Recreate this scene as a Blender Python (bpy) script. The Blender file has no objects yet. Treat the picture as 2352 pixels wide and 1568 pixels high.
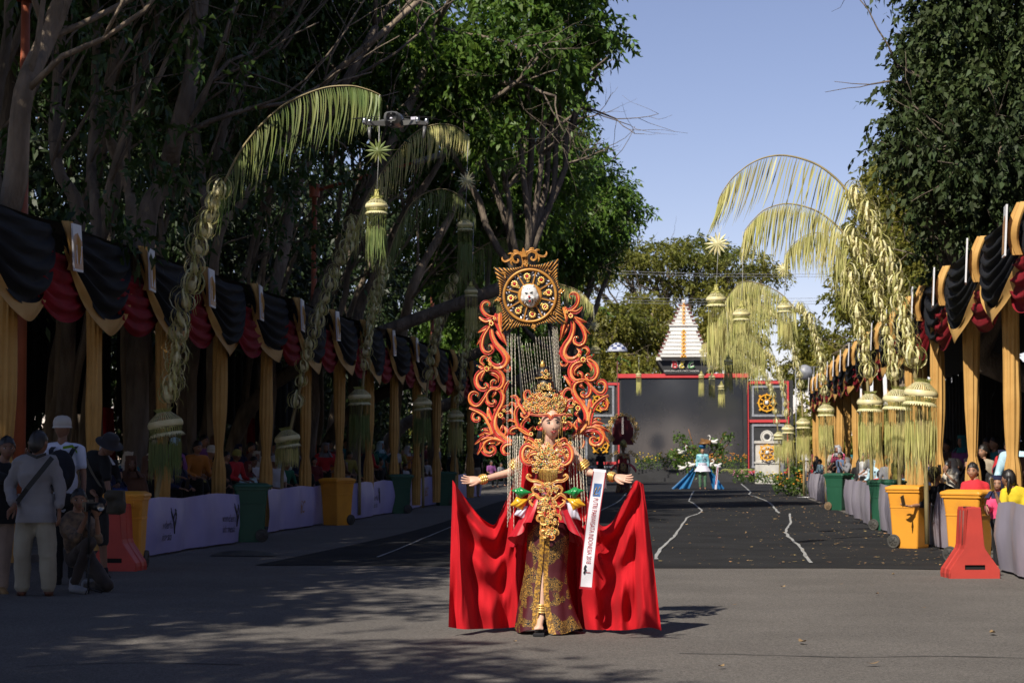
import bpy, math, random
import numpy as np
from mathutils import Vector as V, Matrix, Euler, noise
PI = math.pi
scene = bpy.context.scene
COL = scene.collection
F, CX, CY, HX, HY, CH = 4500.0, 1176.0, 784.0, 1600.0, 1046.0, 1.38
# ------------------------------------------------------------ camera, light, exposure
cam_d = bpy.data.cameras.new('camera'); cam = bpy.data.objects.new('camera', cam_d); COL.objects.link(cam)
PITCH = math.atan((HY - CY) / F); YAW = math.atan((HX - CX) / F * math.cos(PITCH))
cam.location = (0, 0, CH); cam.rotation_euler = (PI / 2 + PITCH, 0, YAW)
cam_d.sensor_width = 36; cam_d.lens = 36 * F / 2352; cam_d.clip_end = 1500; cam_d.clip_start = 0.2
cam_d.dof.use_dof = True; cam_d.dof.focus_distance = 16.5; cam_d.dof.aperture_fstop = 7.1
scene.camera = cam
SUNV = V((0.45, 0.92, -1.0)).normalized()          # direction the light travels
world = bpy.data.worlds.new('World'); scene.world = world; world.use_nodes = True
wn = world.node_tree.nodes; wl = world.node_tree.links; wn.clear()
sky = wn.new('ShaderNodeTexSky'); sky.sky_type = 'NISHITA'; sky.sun_disc = False
sky.sun_elevation = math.asin(-SUNV.z); sky.sun_rotation = math.atan2(-SUNV.x, -SUNV.y)
sky.air_density = 1.0; sky.dust_density = 0.0; sky.ozone_density = 5.0; sky.altitude = 1500
bg = wn.new('ShaderNodeBackground'); bg.inputs['Strength'].default_value = 0.108
wo = wn.new('ShaderNodeOutputWorld'); tint = wn.new('ShaderNodeVectorMath'); tint.operation = 'MULTIPLY'; tint.inputs[1].default_value = (1.25, 0.90, 0.83)   # camera white balance
wl.new(sky.outputs[0], tint.inputs[0]); wl.new(tint.outputs[0], bg.inputs[0]); wl.new(bg.outputs[0], wo.inputs[0])
sun_d = bpy.data.lights.new('sun', 'SUN'); sun_d.energy = 5.0; sun_d.angle = math.radians(0.55); sun_d.color = (1.0, 0.93, 0.82)
sun = bpy.data.objects.new('sun', sun_d); COL.objects.link(sun); sun.rotation_euler = SUNV.to_track_quat('-Z', 'Y').to_euler()
scene.view_settings.view_transform = 'Standard'; scene.view_settings.look = 'None'
scene.view_settings.exposure = 0.3; scene.view_settings.gamma = 1.0; scene.view_settings.use_curve_mapping = False

RM = Euler((PI / 2 + PITCH, 0, YAW)).to_matrix()
def ray(px, py): return RM @ V(((px - CX) / F, -(py - CY) / F, -1))
def P(px, py, Y):
    d = ray(px, py); k = Y / d.y
    return V((d.x * k, Y, CH + d.z * k))
def G(px, py, z=0.0):
    d = ray(px, py); k = (z - CH) / d.z
    return V((d.x * k, d.y * k, z))
def S(sx, sy, Y): return P(sx * 0.57422, sy * 0.57422, Y)      # from full-size pixels
# ------------------------------------------------------------ materials
_M = {}
def mat(name, col, rough=0.6, col2=None, scale=8.0, bump=0.0, bscale=60.0, metal=0.0, spec=0.5, trans=0.0, sheen=0.0, coat=0.0,
        island=0.0, detail=4.0, bdist=0.01, stretch=None, contrast=(0.35, 0.65)):
    if name in _M: return _M[name]
    m = bpy.data.materials.new(name); m.use_nodes = True; n = m.node_tree.nodes; l = m.node_tree.links
    b = n['Principled BSDF']; out = n['Material Output']
    b.inputs['Roughness'].default_value = rough; b.inputs['Metallic'].default_value = metal
    b.inputs['Specular IOR Level'].default_value = spec
    if sheen: b.inputs['Sheen Weight'].default_value = sheen; b.inputs['Sheen Roughness'].default_value = 0.4
    if coat: b.inputs['Coat Weight'].default_value = coat; b.inputs['Coat Roughness'].default_value = 0.1
    c1 = (*col, 1); c2 = (*(col2 or [c * 0.7 for c in col]), 1)
    tc = n.new('ShaderNodeTexCoord'); vec = tc.outputs['Object']
    if stretch:
        mp = n.new('ShaderNodeMapping'); mp.inputs['Scale'].default_value = stretch; l.new(vec, mp.inputs[0]); vec = mp.outputs[0]
    nz = n.new('ShaderNodeTexNoise'); nz.inputs['Scale'].default_value = scale; nz.inputs['Detail'].default_value = detail
    l.new(vec, nz.inputs['Vector'])
    rp = n.new('ShaderNodeValToRGB'); rp.color_ramp.elements[0].position = contrast[0]; rp.color_ramp.elements[1].position = contrast[1]
    rp.color_ramp.elements[0].color = c1; rp.color_ramp.elements[1].color = c2
    l.new(nz.outputs['Fac'], rp.inputs[0]); csock = rp.outputs[0]
    if island:
        g = n.new('ShaderNodeNewGeometry'); mr = n.new('ShaderNodeMapRange')
        mr.inputs['To Min'].default_value = 1 - island; mr.inputs['To Max'].default_value = 1 + island
        l.new(g.outputs['Random Per Island'], mr.inputs[0])
        hv = n.new('ShaderNodeHueSaturation'); l.new(mr.outputs[0], hv.inputs['Value']); l.new(csock, hv.inputs['Color'])
        mr2 = n.new('ShaderNodeMapRange'); mr2.inputs['To Min'].default_value = 0.5 - island * 0.06; mr2.inputs['To Max'].default_value = 0.5 + island * 0.04
        ml = n.new('ShaderNodeMath'); ml.operation = 'FRACT'; mm = n.new('ShaderNodeMath'); mm.operation = 'MULTIPLY'; mm.inputs[1].default_value = 37.7
        l.new(g.outputs['Random Per Island'], mm.inputs[0]); l.new(mm.outputs[0], ml.inputs[0]); l.new(ml.outputs[0], mr2.inputs[0]); l.new(mr2.outputs[0], hv.inputs['Hue'])
        csock = hv.outputs[0]
    l.new(csock, b.inputs['Base Color'])
    if bump:
        bz = n.new('ShaderNodeTexNoise'); bz.inputs['Scale'].default_value = bscale; bz.inputs['Detail'].default_value = 6
        l.new(vec, bz.inputs['Vector'])
        bp = n.new('ShaderNodeBump'); bp.inputs['Strength'].default_value = bump; bp.inputs['Distance'].default_value = bdist
        l.new(bz.outputs['Fac'], bp.inputs['Height']); l.new(bp.outputs[0], b.inputs['Normal'])
    if trans:
        t = n.new('ShaderNodeBsdfTranslucent'); l.new(csock, t.inputs[0]); mx = n.new('ShaderNodeMixShader'); mx.inputs[0].default_value = trans
        l.new(b.outputs[0], mx.inputs[1]); l.new(t.outputs[0], mx.inputs[2]); l.new(mx.outputs[0], out.inputs[0])
    _M[name] = m
    return m
# ------------------------------------------------------------ mesh builder
class MB:
    def __init__(s): s.v = []; s.f = []; s.m = []; s.sm = []
    def add(s, vs, fs, mi=0, smooth=True):
        o = len(s.v); s.v.extend([tuple(p) for p in vs])
        for f in fs: s.f.append(tuple(i + o for i in f)); s.m.append(mi); s.sm.append(smooth)
        return s
    def box(s, c, d, mi=0, M=None, taper=1.0):
        x, y, z = d[0] / 2, d[1] / 2, d[2] / 2; t = taper
        vs = [V((a * x * (t if k > 0 else 1), b * y * (t if k > 0 else 1), k * z)) for k in (-1, 1) for b in (-1, 1) for a in (-1, 1)]
        if M is not None: vs = [M @ p for p in vs]
        vs = [p + V(c) for p in vs]
        return s.add(vs, [(0, 2, 3, 1), (4, 5, 7, 6), (0, 1, 5, 4), (2, 6, 7, 3), (0, 4, 6, 2), (1, 3, 7, 5)], mi, False)
    def tube(s, pts, rad, n=8, mi=0, cap=True, flat=None, smooth=True):
        pts = [V(p) for p in pts]; k = len(pts)
        if not hasattr(rad, '__len__'): rad = [rad] * k
        vs = []; up = None
        for i in range(k):
            t = (pts[min(i + 1, k - 1)] - pts[max(i - 1, 0)])
            t = t.normalized() if t.length > 1e-9 else V((0, 0, 1))
            if up is None: up = t.orthogonal().normalized()
            up = (up - t * up.dot(t)); up = up.normalized() if up.length > 1e-6 else t.orthogonal().normalized()
            w = t.cross(up)
            for j in range(n):
                a = 2 * PI * j / n; vs.append(pts[i] + (up * math.cos(a) + w * math.sin(a)) * rad[i])
        fs = [(i * n + j, i * n + (j + 1) % n, (i + 1) * n + (j + 1) % n, (i + 1) * n + j) for i in range(k - 1) for j in range(n)]
        if cap: fs += [tuple(range(n - 1, -1, -1)), tuple((k - 1) * n + j for j in range(n))]
        return s.add(vs, fs, mi, smooth)
    def lathe(s, prof, c=(0, 0, 0), n=24, mi=0, M=None, flute=None, smooth=True, arc=None):
        a0, a1 = arc or (0, 2 * PI); cl = arc is None; nn = n if cl else n + 1; vs = []
        for (r, z) in prof:
            for j in range(nn):
                a = a0 + (a1 - a0) * j / n; rr = r * (1 + (flute[0] * math.cos(a * flute[1]) if flute else 0))
                p = V((rr * math.cos(a), rr * math.sin(a), z)); p = M @ p if M is not None else p; vs.append(p + V(c))
        fs = []
        for i in range(len(prof) - 1):
            for j in range(n):
                j2 = (j + 1) % nn if cl else j + 1
                fs.append((i * nn + j, i * nn + j2, (i + 1) * nn + j2, (i + 1) * nn + j))
        return s.add(vs, fs, mi, smooth)
    def ball(s, c, r, n=8, mi=0, M=None, m=None):
        if not hasattr(r, '__len__'): r = (r, r, r)
        m = m or max(3, n // 2); vs = []; fs = []
        for i in range(m + 1):
            p = PI * i / m
            for j in range(n):
                a = 2 * PI * j / n; q = V((r[0] * math.sin(p) * math.cos(a), r[1] * math.sin(p) * math.sin(a), r[2] * math.cos(p)))
                vs.append((M @ q if M is not None else q) + V(c))
        for i in range(m):
            for j in range(n): fs.append((i * n + j, (i + 1) * n + j, (i + 1) * n + (j + 1) % n, i * n + (j + 1) % n))
        return s.add(vs, fs, mi)
    def grid(s, fn, nu, nv, mi=0, skip=None, smooth=True):
        vs = [fn(i / nu, j / nv) for j in range(nv + 1) for i in range(nu + 1)]
        fs = [(j * (nu + 1) + i, j * (nu + 1) + i + 1, (j + 1) * (nu + 1) + i + 1, (j + 1) * (nu + 1) + i) for j in range(nv) for i in range(nu)
              if not (skip and skip((i + .5) / nu, (j + .5) / nv))]
        return s.add(vs, fs, mi, smooth)
    def prism(s, poly, y0, y1, mi=0, M=None):     # polygon in xz, extruded in y
        n = len(poly); vs = [V((x, y0, z)) for x, z in poly] + [V((x, y1, z)) for x, z in poly]
        if M is not None: vs = [M @ p for p in vs]
        fs = [tuple(range(n)), tuple(range(2 * n - 1, n - 1, -1))] + [(i, i + n, (i + 1) % n + n, (i + 1) % n) for i in range(n)]
        return s.add(vs, fs, mi, False)
    def capsule(s, a, b, ra, rb, n=10):
        a = V(a); b = V(b); d = (b - a); L = d.length; d = d / L if L > 1e-6 else V((0, 0, 1))
        pts = []; rr = []
        for k in (-85, -50, -20): t = math.radians(k); pts.append(a + d * ra * math.sin(t)); rr.append(ra * math.cos(t))
        pts += [a.lerp(b, .5)]; rr += [(ra + rb) / 2]
        for k in (20, 50, 85): t = math.radians(k); pts.append(b + d * rb * math.sin(t)); rr.append(rb * math.cos(t))
        return s.tube(pts, rr, n)
    def mesh(s, name='mesh'):
        me = bpy.data.meshes.new(name); me.from_pydata(s.v, [], s.f)
        if s.f:
            me.polygons.foreach_set('material_index', s.m); me.polygons.foreach_set('use_smooth', s.sm)
        me.update(); return me
    def merge(s, me, M=None, mi=0):
        M = M or Matrix(); o = len(s.v); s.v.extend([tuple(M @ v.co) for v in me.vertices])
        for p in me.polygons: s.f.append(tuple(i + o for i in p.vertices)); s.m.append(mi + p.material_index); s.sm.append(True)
        return s
def tag(o, label=None, cat=None, group=None, kind=None):
    if label: o['label'] = label
    if cat: o['category'] = cat
    if group: o['group'] = group
    if kind: o['kind'] = kind
    return o
def link(name, me, mats, parent=None, loc=None, rot=None, scl=None, label=None, kind=None):
    o = bpy.data.objects.new(name, me); COL.objects.link(o)
    if me is not None and len(me.materials) == 0:
        for m in (mats if isinstance(mats, (list, tuple)) else [mats]): me.materials.append(m)
    if parent is not None: o.parent = parent
    if loc is not None: o.location = loc
    if rot is not None: o.rotation_euler = rot
    if scl is not None: o.scale = scl if hasattr(scl, '__len__') else (scl,) * 3
    if label: o['label'] = label
    if kind: o['kind'] = kind
    return o
def obj(name, mb, mats, parent=None, label=None, kind=None, loc=None, rot=None, scl=None):
    return link(name, mb.mesh(name), mats, parent, loc, rot, scl, label, kind)
def thing(name, label, cat, loc=(0, 0, 0), rot=(0, 0, 0), group=None):
    o = bpy.data.objects.new(name, None); COL.objects.link(o); o.location = loc; o.rotation_euler = rot; o.empty_display_size = 0.2
    return tag(o, label, cat, group)
def dup(root, loc=None, rot=None, scl=None, label=None, parent=None, swap=None):
    c = root.copy(); COL.objects.link(c); c.parent = parent if parent is not None else c.parent
    if loc is not None: c.location = loc
    if rot is not None: c.rotation_euler = rot
    if scl is not None: c.scale = scl if hasattr(scl, '__len__') else (scl,) * 3
    if label: c['label'] = label
    for ch in list(root.children): dup(ch, parent=c)
    return c
def ownmat(o, m, i=0):
    o.material_slots[i].link = 'OBJECT'; o.material_slots[i].material = m
def evalmesh(me, mods):
    o = bpy.data.objects.new('tmp', me); COL.objects.link(o)
    for t, kw in mods:
        md = o.modifiers.new('m', t)
        for k, v in kw.items(): setattr(md, k, v)
    bpy.context.view_layer.update()
    dg = bpy.context.evaluated_depsgraph_get(); r = bpy.data.meshes.new_from_object(o.evaluated_get(dg))
    bpy.data.objects.remove(o); return r
def remesh(mb, vox=0.02, it=4, dec=0.4, fac=0.5):
    r = evalmesh(mb.mesh('tmp'), [('REMESH', dict(mode='VOXEL', voxel_size=vox, use_smooth_shade=True)), ('SMOOTH', dict(factor=fac, iterations=it)), ('DECIMATE', dict(ratio=dec))])
    for p in r.polygons: p.use_smooth = True
    return r
def smooth_path(pts, k=6):
    pts = [V(p) for p in pts]; out = []
    for i in range(len(pts) - 1):
        p0 = pts[max(i - 1, 0)]; p1 = pts[i]; p2 = pts[i + 1]; p3 = pts[min(i + 2, len(pts) - 1)]
        for j in range(k):
            t = j / k; out.append(0.5 * ((2 * p1) + (p2 - p0) * t + (2 * p0 - 5 * p1 + 4 * p2 - p3) * t * t + (3 * p1 - p0 - 3 * p2 + p3) * t ** 3))
    out.append(pts[-1]); return out
def text_mesh(s, size, depth=0.002, font_shear=0.0, space=1.0, bold=0.0):
    c = bpy.data.curves.new('t', 'FONT'); c.body = s; c.size = size; c.extrude = depth; c.align_x = 'CENTER'; c.align_y = 'CENTER'; c.shear = font_shear
    c.space_character = space; c.resolution_u = 2; c.offset = bold
    o = bpy.data.objects.new('t', c); COL.objects.link(o); bpy.context.view_layer.update()
    me = bpy.data.meshes.new_from_object(o); bpy.data.objects.remove(o)
    for p in me.polygons: p.material_index = 0
    me.materials.clear(); return me
# ------------------------------------------------------------ ground
rnd = random.Random(7); nr = np.random.default_rng(11)
m_asph = mat('asphalt', (0.098, 0.089, 0.080), 0.92, (0.140, 0.127, 0.114), 0.8, 0.6, 160, spec=0.25, bdist=0.006, contrast=(0.25, 0.8), detail=8)
def add_fine(m, s=420, lo=0.65, hi=1.45):
    n = m.node_tree.nodes; l = m.node_tree.links; b = n['Principled BSDF']; src = b.inputs['Base Color'].links[0].from_socket
    tc = n.new('ShaderNodeTexCoord'); v = n.new('ShaderNodeTexVoronoi'); v.inputs['Scale'].default_value = s; l.new(tc.outputs['Object'], v.inputs['Vector'])
    mr = n.new('ShaderNodeMapRange'); mr.inputs['To Min'].default_value = lo; mr.inputs['To Max'].default_value = hi
    sp = n.new('ShaderNodeSeparateColor'); l.new(v.outputs['Color'], sp.inputs[0]); l.new(sp.outputs[0], mr.inputs[0])
    h = n.new('ShaderNodeHueSaturation'); l.new(src, h.inputs['Color']); l.new(mr.outputs[0], h.inputs['Value']); l.new(h.outputs[0], b.inputs['Base Color'])
add_fine(m_asph, 90)
m_soil = mat('soil', (0.05, 0.04, 0.03), 0.95, (0.035, 0.04, 0.02), 0.7, 0.5, 20)
g = MB(); g.grid(lambda u, v: V((-400 + 800 * u, -120 + 900 * v, -0.01)), 8, 8)
tag(obj('ground', g, m_soil), 'bare brown soil ground spreading beyond the street', None, None, 'structure')
g = MB(); g.grid(lambda u, v: V((-9.2 + 14.2 * u, -6 + 116 * v, 0.0)), 4, 20)
tag(obj('asphalt_road', g, m_asph), 'grey asphalt road surface in the foreground', None, None, 'structure')
m_carp = mat('carpet_black', (0.018, 0.018, 0.019), 0.95, (0.027, 0.027, 0.028), 0.8, 0.4, 140, spec=0.15)
def carp(u, v):
    y0 = 24.35 + 0.12 * math.sin(u * 9) - (0.35 * max(0, (u - .8)) * 5)
    y = y0 + (104 - y0) * v ** 1.6; x0 = -5.55 - 0.35 * math.sin(y * .13); x1 = 3.55
    x = x0 + (x1 - x0) * u
    return V((x, y, 0.006 + 0.004 * noise.noise(V((x * 1.5, y * .8, 0)))))
g = MB(); g.grid(carp, 30, 120)
tag(obj('black_carpet', g, m_carp), 'black ground cloth laid over the road up to the stage', None, None, 'structure')
m_tape = mat('carpet_tape', (0.42, 0.42, 0.40), 0.8, (0.22, 0.22, 0.22), 9, 0.3, 90)
def tape(pts, w0, lab):
    g = MB(); P_ = smooth_path([G(x, y) for x, y in pts], 4); L = len(P_)
    vs = []
    for i, p in enumerate(P_):
        t = (P_[min(i + 1, L - 1)] - P_[max(i - 1, 0)]).normalized(); s = V((t.y, -t.x, 0)); w = w0 * (0.7 + 0.6 * noise.noise(p * 2) + .2)
        j = 0.035 * noise.noise(p * 4.1)
        vs += [p + s * (j - w / 2) + V((0, 0, .016)), p + s * (j + w / 2) + V((0, 0, .016))]
    g.add(vs, [(2 * i, 2 * i + 1, 2 * i + 3, 2 * i + 2) for i in range(L - 1)])
    tag(obj('tape_line', g, m_tape), lab, 'tape line')
tape([(1594, 1128), (1584, 1148), (1592, 1156), (1611, 1172), (1604, 1180), (1580, 1190), (1556, 1222), (1545, 1238), (1515, 1262), (1507, 1286)], .05, 'crooked white tape line running down the middle of the black carpet')
tape([(1702, 1111), (1722, 1128), (1722, 1136), (1752, 1147), (1772, 1158), (1779, 1168), (1790, 1179)], .06, 'crooked white tape line beginning beside the stage steps')
tape([(1813, 1180), (1816, 1200), (1806, 1216), (1807, 1228), (1832, 1252), (1848, 1272), (1862, 1294)], .05, 'crooked white tape line nearest the yellow bins')
tape([(868, 1281), (930, 1256), (985, 1232), (1046, 1207)], .035, 'thin white tape line on the shaded carpet left of the dancer')
tape([(1290, 1205), (1345, 1192), (1390, 1168), (1425, 1148), (1450, 1118)], .05, 'white tape line on the carpet behind the red cape')
m_tar = mat('tar_seam', (0.030, 0.029, 0.028), .9, (0.06, 0.055, 0.05), 12)
for pts, w_ in (([(1560, 1500), (1760, 1504), (1960, 1509), (2160, 1507), (2380, 1512)], .022), ([(60, 1530), (300, 1522), (560, 1526)], .02)):
    g = MB(); q = smooth_path([G(a, b) for a, b in pts], 6); L = len(q)
    g.add([p + V((0, s_ * w_ * (.6 + .5 * noise.noise(p * 3)) + .015 * noise.noise(p * 2), .004)) for p in q for s_ in (-1, 1)], [(2 * i, 2 * i + 1, 2 * i + 3, 2 * i + 2) for i in range(L - 1)])
    tag(obj('road_seam', g, m_tar), None, None, None, 'structure')
# pavement behind barriers
m_pave = mat('pavement', (0.16, 0.15, 0.13), 0.9, (0.10, 0.09, 0.08), 2.5, 0.4, 40)
for nm, x0, x1 in (('left_pavement', -16, -8.55), ('right_pavement', 4.35, 14)):
    g = MB(); g.box(((x0 + x1) / 2, 50, 0.04), (x1 - x0, 118, 0.12)); tag(obj(nm, g, m_pave), None, None, None, 'structure')
# fallen leaves and litter
m_lit = mat('dry_leaf', (0.50, 0.36, 0.14), 0.8, (0.24, 0.13, 0.05), 3, island=0.5)
def litter(name, n, area, sz, m, lab, curl=.4, seed=1):
    r = random.Random(seed); g = MB()
    for _ in range(n):
        x, y = area(r); a = r.random() * 6.28; L = sz * (0.5 + r.random()); w = L * (.25 + .2 * r.random()); c, s_ = math.cos(a), math.sin(a); h = L * curl * r.random()
        q = [(-L, 0, .012 + h), (0, -w, .014), (L, 0, .013 + h * .7), (0, w, .014 + h * .4)]
        g.add([V((x + c * u - s_ * v, y + s_ * u + c * v, z + .004)) for u, v, z in q], [(0, 1, 2), (0, 2, 3)], 0, False)
    o = obj(name, g, m); tag(o, lab, 'litter', None, 'stuff')
litter('leaf_litter', 900, lambda r: (3.5 - abs(r.gauss(0, 2.2)), 25 + 55 * r.random() ** 1.4), .028, m_lit, 'small dry yellow leaves scattered on the black carpet')
m_lit2 = mat('fallen_leaf', (0.30, 0.20, 0.09), 0.85, (0.15, 0.09, 0.045), 6)
for i, (px, py, s_) in enumerate([(1798, 1351, .07), (1685, 1393, .05), (1843, 1479, .09), (2003, 1530, .08), (2280, 1458, .09), (1657, 1536, .06), (1768, 1280, .05), (2052, 1322, .07), (1727, 1300, .05),
                                (2015, 1367, .06), (1930, 1345, .05), (655, 1520, .05), (1183, 1478, .04), (1893, 1225, .07), (2120, 1400, .05)]):
    g = MB(); a = rnd.random() * 3; c, s__ = math.cos(a), math.sin(a); p = G(px, py); s_ *= .62
    def lf(u, v):
        x = (u - .5) * 2; w = .42 * (1 - x * x) ** .7 * (v - .5) * 2; z = .02 + .35 * x * x * s_ + .25 * w * w * s_
        return V((p.x + s_ * (c * x - s__ * w), p.y + s_ * (s__ * x + c * w), z))
    g.grid(lf, 6, 4)
    tag(obj('fallen_leaf', g, m_lit2), 'curled brown fallen leaf ' + ['just below the carpet edge, middle of the bare asphalt', 'small, on the asphalt right of the cape hem', 'large, on the asphalt right of the shadow, near the bottom', 'largest, close to the bottom edge on the right', 'pale, near the right edge below the red barrier', 'small, at the very bottom right of the cape', 'small, on the carpet by the right white tape line', 'near the carpet edge left of the red barrier', 'at the carpet edge below the tape line', 'on the asphalt just left of the red barrier foot', 'on the asphalt below the first yellow bin', 'tiny, in the tree shade at the bottom left', 'tiny, in the shade below the batik skirt', 'green-yellow, on the carpet before the far green bin', 'on the asphalt between red barrier and bottom edge'][i], 'leaf', 'fallen leaves on the road')
# ------------------------------------------------------------ trees
m_bark = mat('bark_grey', (0.21, 0.165, 0.122), 0.95, (0.10, 0.078, 0.058), 5, 1.0, 22, bdist=0.05, stretch=(1, 1, .25))
m_bark2 = mat('bark_pale', (0.36, 0.28, 0.20), 0.95, (0.17, 0.13, 0.09), 4, 1.0, 18, bdist=0.05, stretch=(1, 1, .3))
m_leafS = mat('leaf_street_shaded', (0.050, 0.100, 0.016), 0.5, (0.028, 0.060, 0.012), 0.5, trans=0.3, island=0.35)  # darker copy of leaf_bright, canopy shade put into the colour
m_leafA = mat('leaf_bright', (0.120, 0.215, 0.028), 0.5, (0.070, 0.140, 0.020), 0.5, trans=0.42, island=0.35)
m_leafB = mat('leaf_dark', (0.048, 0.072, 0.020), 0.6, (0.028, 0.046, 0.014), 0.6, trans=0.18, island=0.4, spec=.35)
m_leafC = mat('leaf_olive', (0.270, 0.250, 0.038), 0.5, (0.130, 0.150, 0.024), 0.35, trans=0.45, island=0.35)
m_leafE = mat('leaf_grove_shaded', (0.028, 0.050, 0.012), 0.5, (0.016, 0.030, 0.008), 0.5, trans=0.2, island=0.4)  # near-black grove leaves, the gloom behind the trunks is in the colour
m_leafD = mat('leaf_rain', (0.280, 0.255, 0.040), 0.55, (0.110, 0.145, 0.024), 0.15, trans=0.42, island=0.3)
def leafmesh(name, C, D, L, W, mats_=None, droop=0.25):
    N = len(C); up = nr.normal(size=(N, 3)); side = np.cross(D, up); side /= np.linalg.norm(side, axis=1)[:, None] + 1e-9
    nn = np.cross(side, D); L = L[:, None]; W = W[:, None]; dz = np.zeros((N, 3)); dz[:, 2] = -1
    v = np.empty((N, 4, 3)); v[:, 0] = C; v[:, 1] = C + D * L * .45 + side * W + nn * W * .3; v[:, 2] = C + D * L + dz * L * droop; v[:, 3] = C + D * L * .45 - side * W + nn * W * .3
    me = bpy.data.meshes.new(name); me.vertices.add(4 * N); me.vertices.foreach_set('co', v.astype(np.float32).ravel())
    me.loops.add(4 * N); me.loops.foreach_set('vertex_index', np.arange(4 * N, dtype=np.int32)); me.polygons.add(N)
    me.polygons.foreach_set('loop_start', np.arange(0, 4 * N, 4, dtype=np.int32)); me.polygons.foreach_set('loop_total', np.full(N, 4, dtype=np.int32))
    me.update(calc_edges=True); return me
def crown(lobes, ntw, per, leaf, twig=.5, shell=.5, ratio=.22, down=.5, droop=.3):
    """lobes: (x,y,z,rx,ry,rz); drooping twigs of leaves through the lobes"""
    lob = np.array(lobes, float); vol = lob[:, 3] * lob[:, 4] * lob[:, 5]; pk = nr.choice(len(lob), ntw, p=vol ** .75 / (vol ** .75).sum())
    d = nr.normal(size=(ntw, 3)); d /= np.linalg.norm(d, axis=1)[:, None]
    r = shell + (1 - shell) * nr.random(ntw) ** .6; r *= 1 + .14 * nr.normal(size=ntw)
    c = lob[pk, :3] + d * lob[pk, 3:] * r[:, None]
    td = d + nr.normal(size=(ntw, 3)) * .5; td[:, 2] -= down; td /= np.linalg.norm(td, axis=1)[:, None]
    t = (np.arange(per) + .5) / per; L = twig * (0.6 + .8 * nr.random(ntw))
    C = c[:, None, :] + td[:, None, :] * (t[None, :, None] * L[:, None, None]); C[..., 2] -= (t[None, :] ** 2) * L[:, None] * .35
    D = td[:, None, :] * .45 + nr.normal(size=(ntw, per, 3)) * .55; D[..., 2] -= .15; D /= np.linalg.norm(D, axis=2)[..., None]
    N = ntw * per; ls = leaf * (.65 + .7 * nr.random(N))
    return leafmesh('crown', C.reshape(N, 3), D.reshape(N, 3), ls, ls * ratio, droop=droop)
def wob(pts, k=5, a=.12, seed=0.0):
    out = smooth_path(pts, k)
    return [p + V((noise.noise(p * .6 + V((seed, 0, 0))), noise.noise(p * .6 + V((0, seed, 9))), 0)) * a for p in out]
def limb(mb, pts, r0, r1, n=8, seed=0.0, a=.12):
    pp = wob(pts, 5, a, seed); k = len(pp)
    rr = [(r0 + (r1 - r0) * i / (k - 1)) * (1 + .16 * noise.noise(p * 2.3 + V((seed, 0, 0)))) for i, p in enumerate(pp)]
    mb.tube(pp, rr, n)
def branches(mb, p, d, L, r, depth, rg):
    q = p; pts = [p]; dd = d.normalized()
    for i in range(4):
        dd = (dd + V((rg.gauss(0, .18), rg.gauss(0, .18), rg.gauss(0.02, .14)))).normalized(); q = q + dd * L / 4; pts.append(q)
    rr = [r * (1 - .5 * i / 4) for i in range(5)]
    mb.tube(pts, rr, 5 if depth < 2 else 7)
    if depth > 0:
        for k in range(rg.choice((2, 3))):
            i = rg.choice((2, 3, 4)); nd = (dd + V((rg.gauss(0, .6), rg.gauss(0, .6), rg.gauss(.05, .4)))).normalized()
            branches(mb, pts[i], nd, L * (.6 + .25 * rg.random()), rr[i] * .65, depth - 1, rg)
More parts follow.
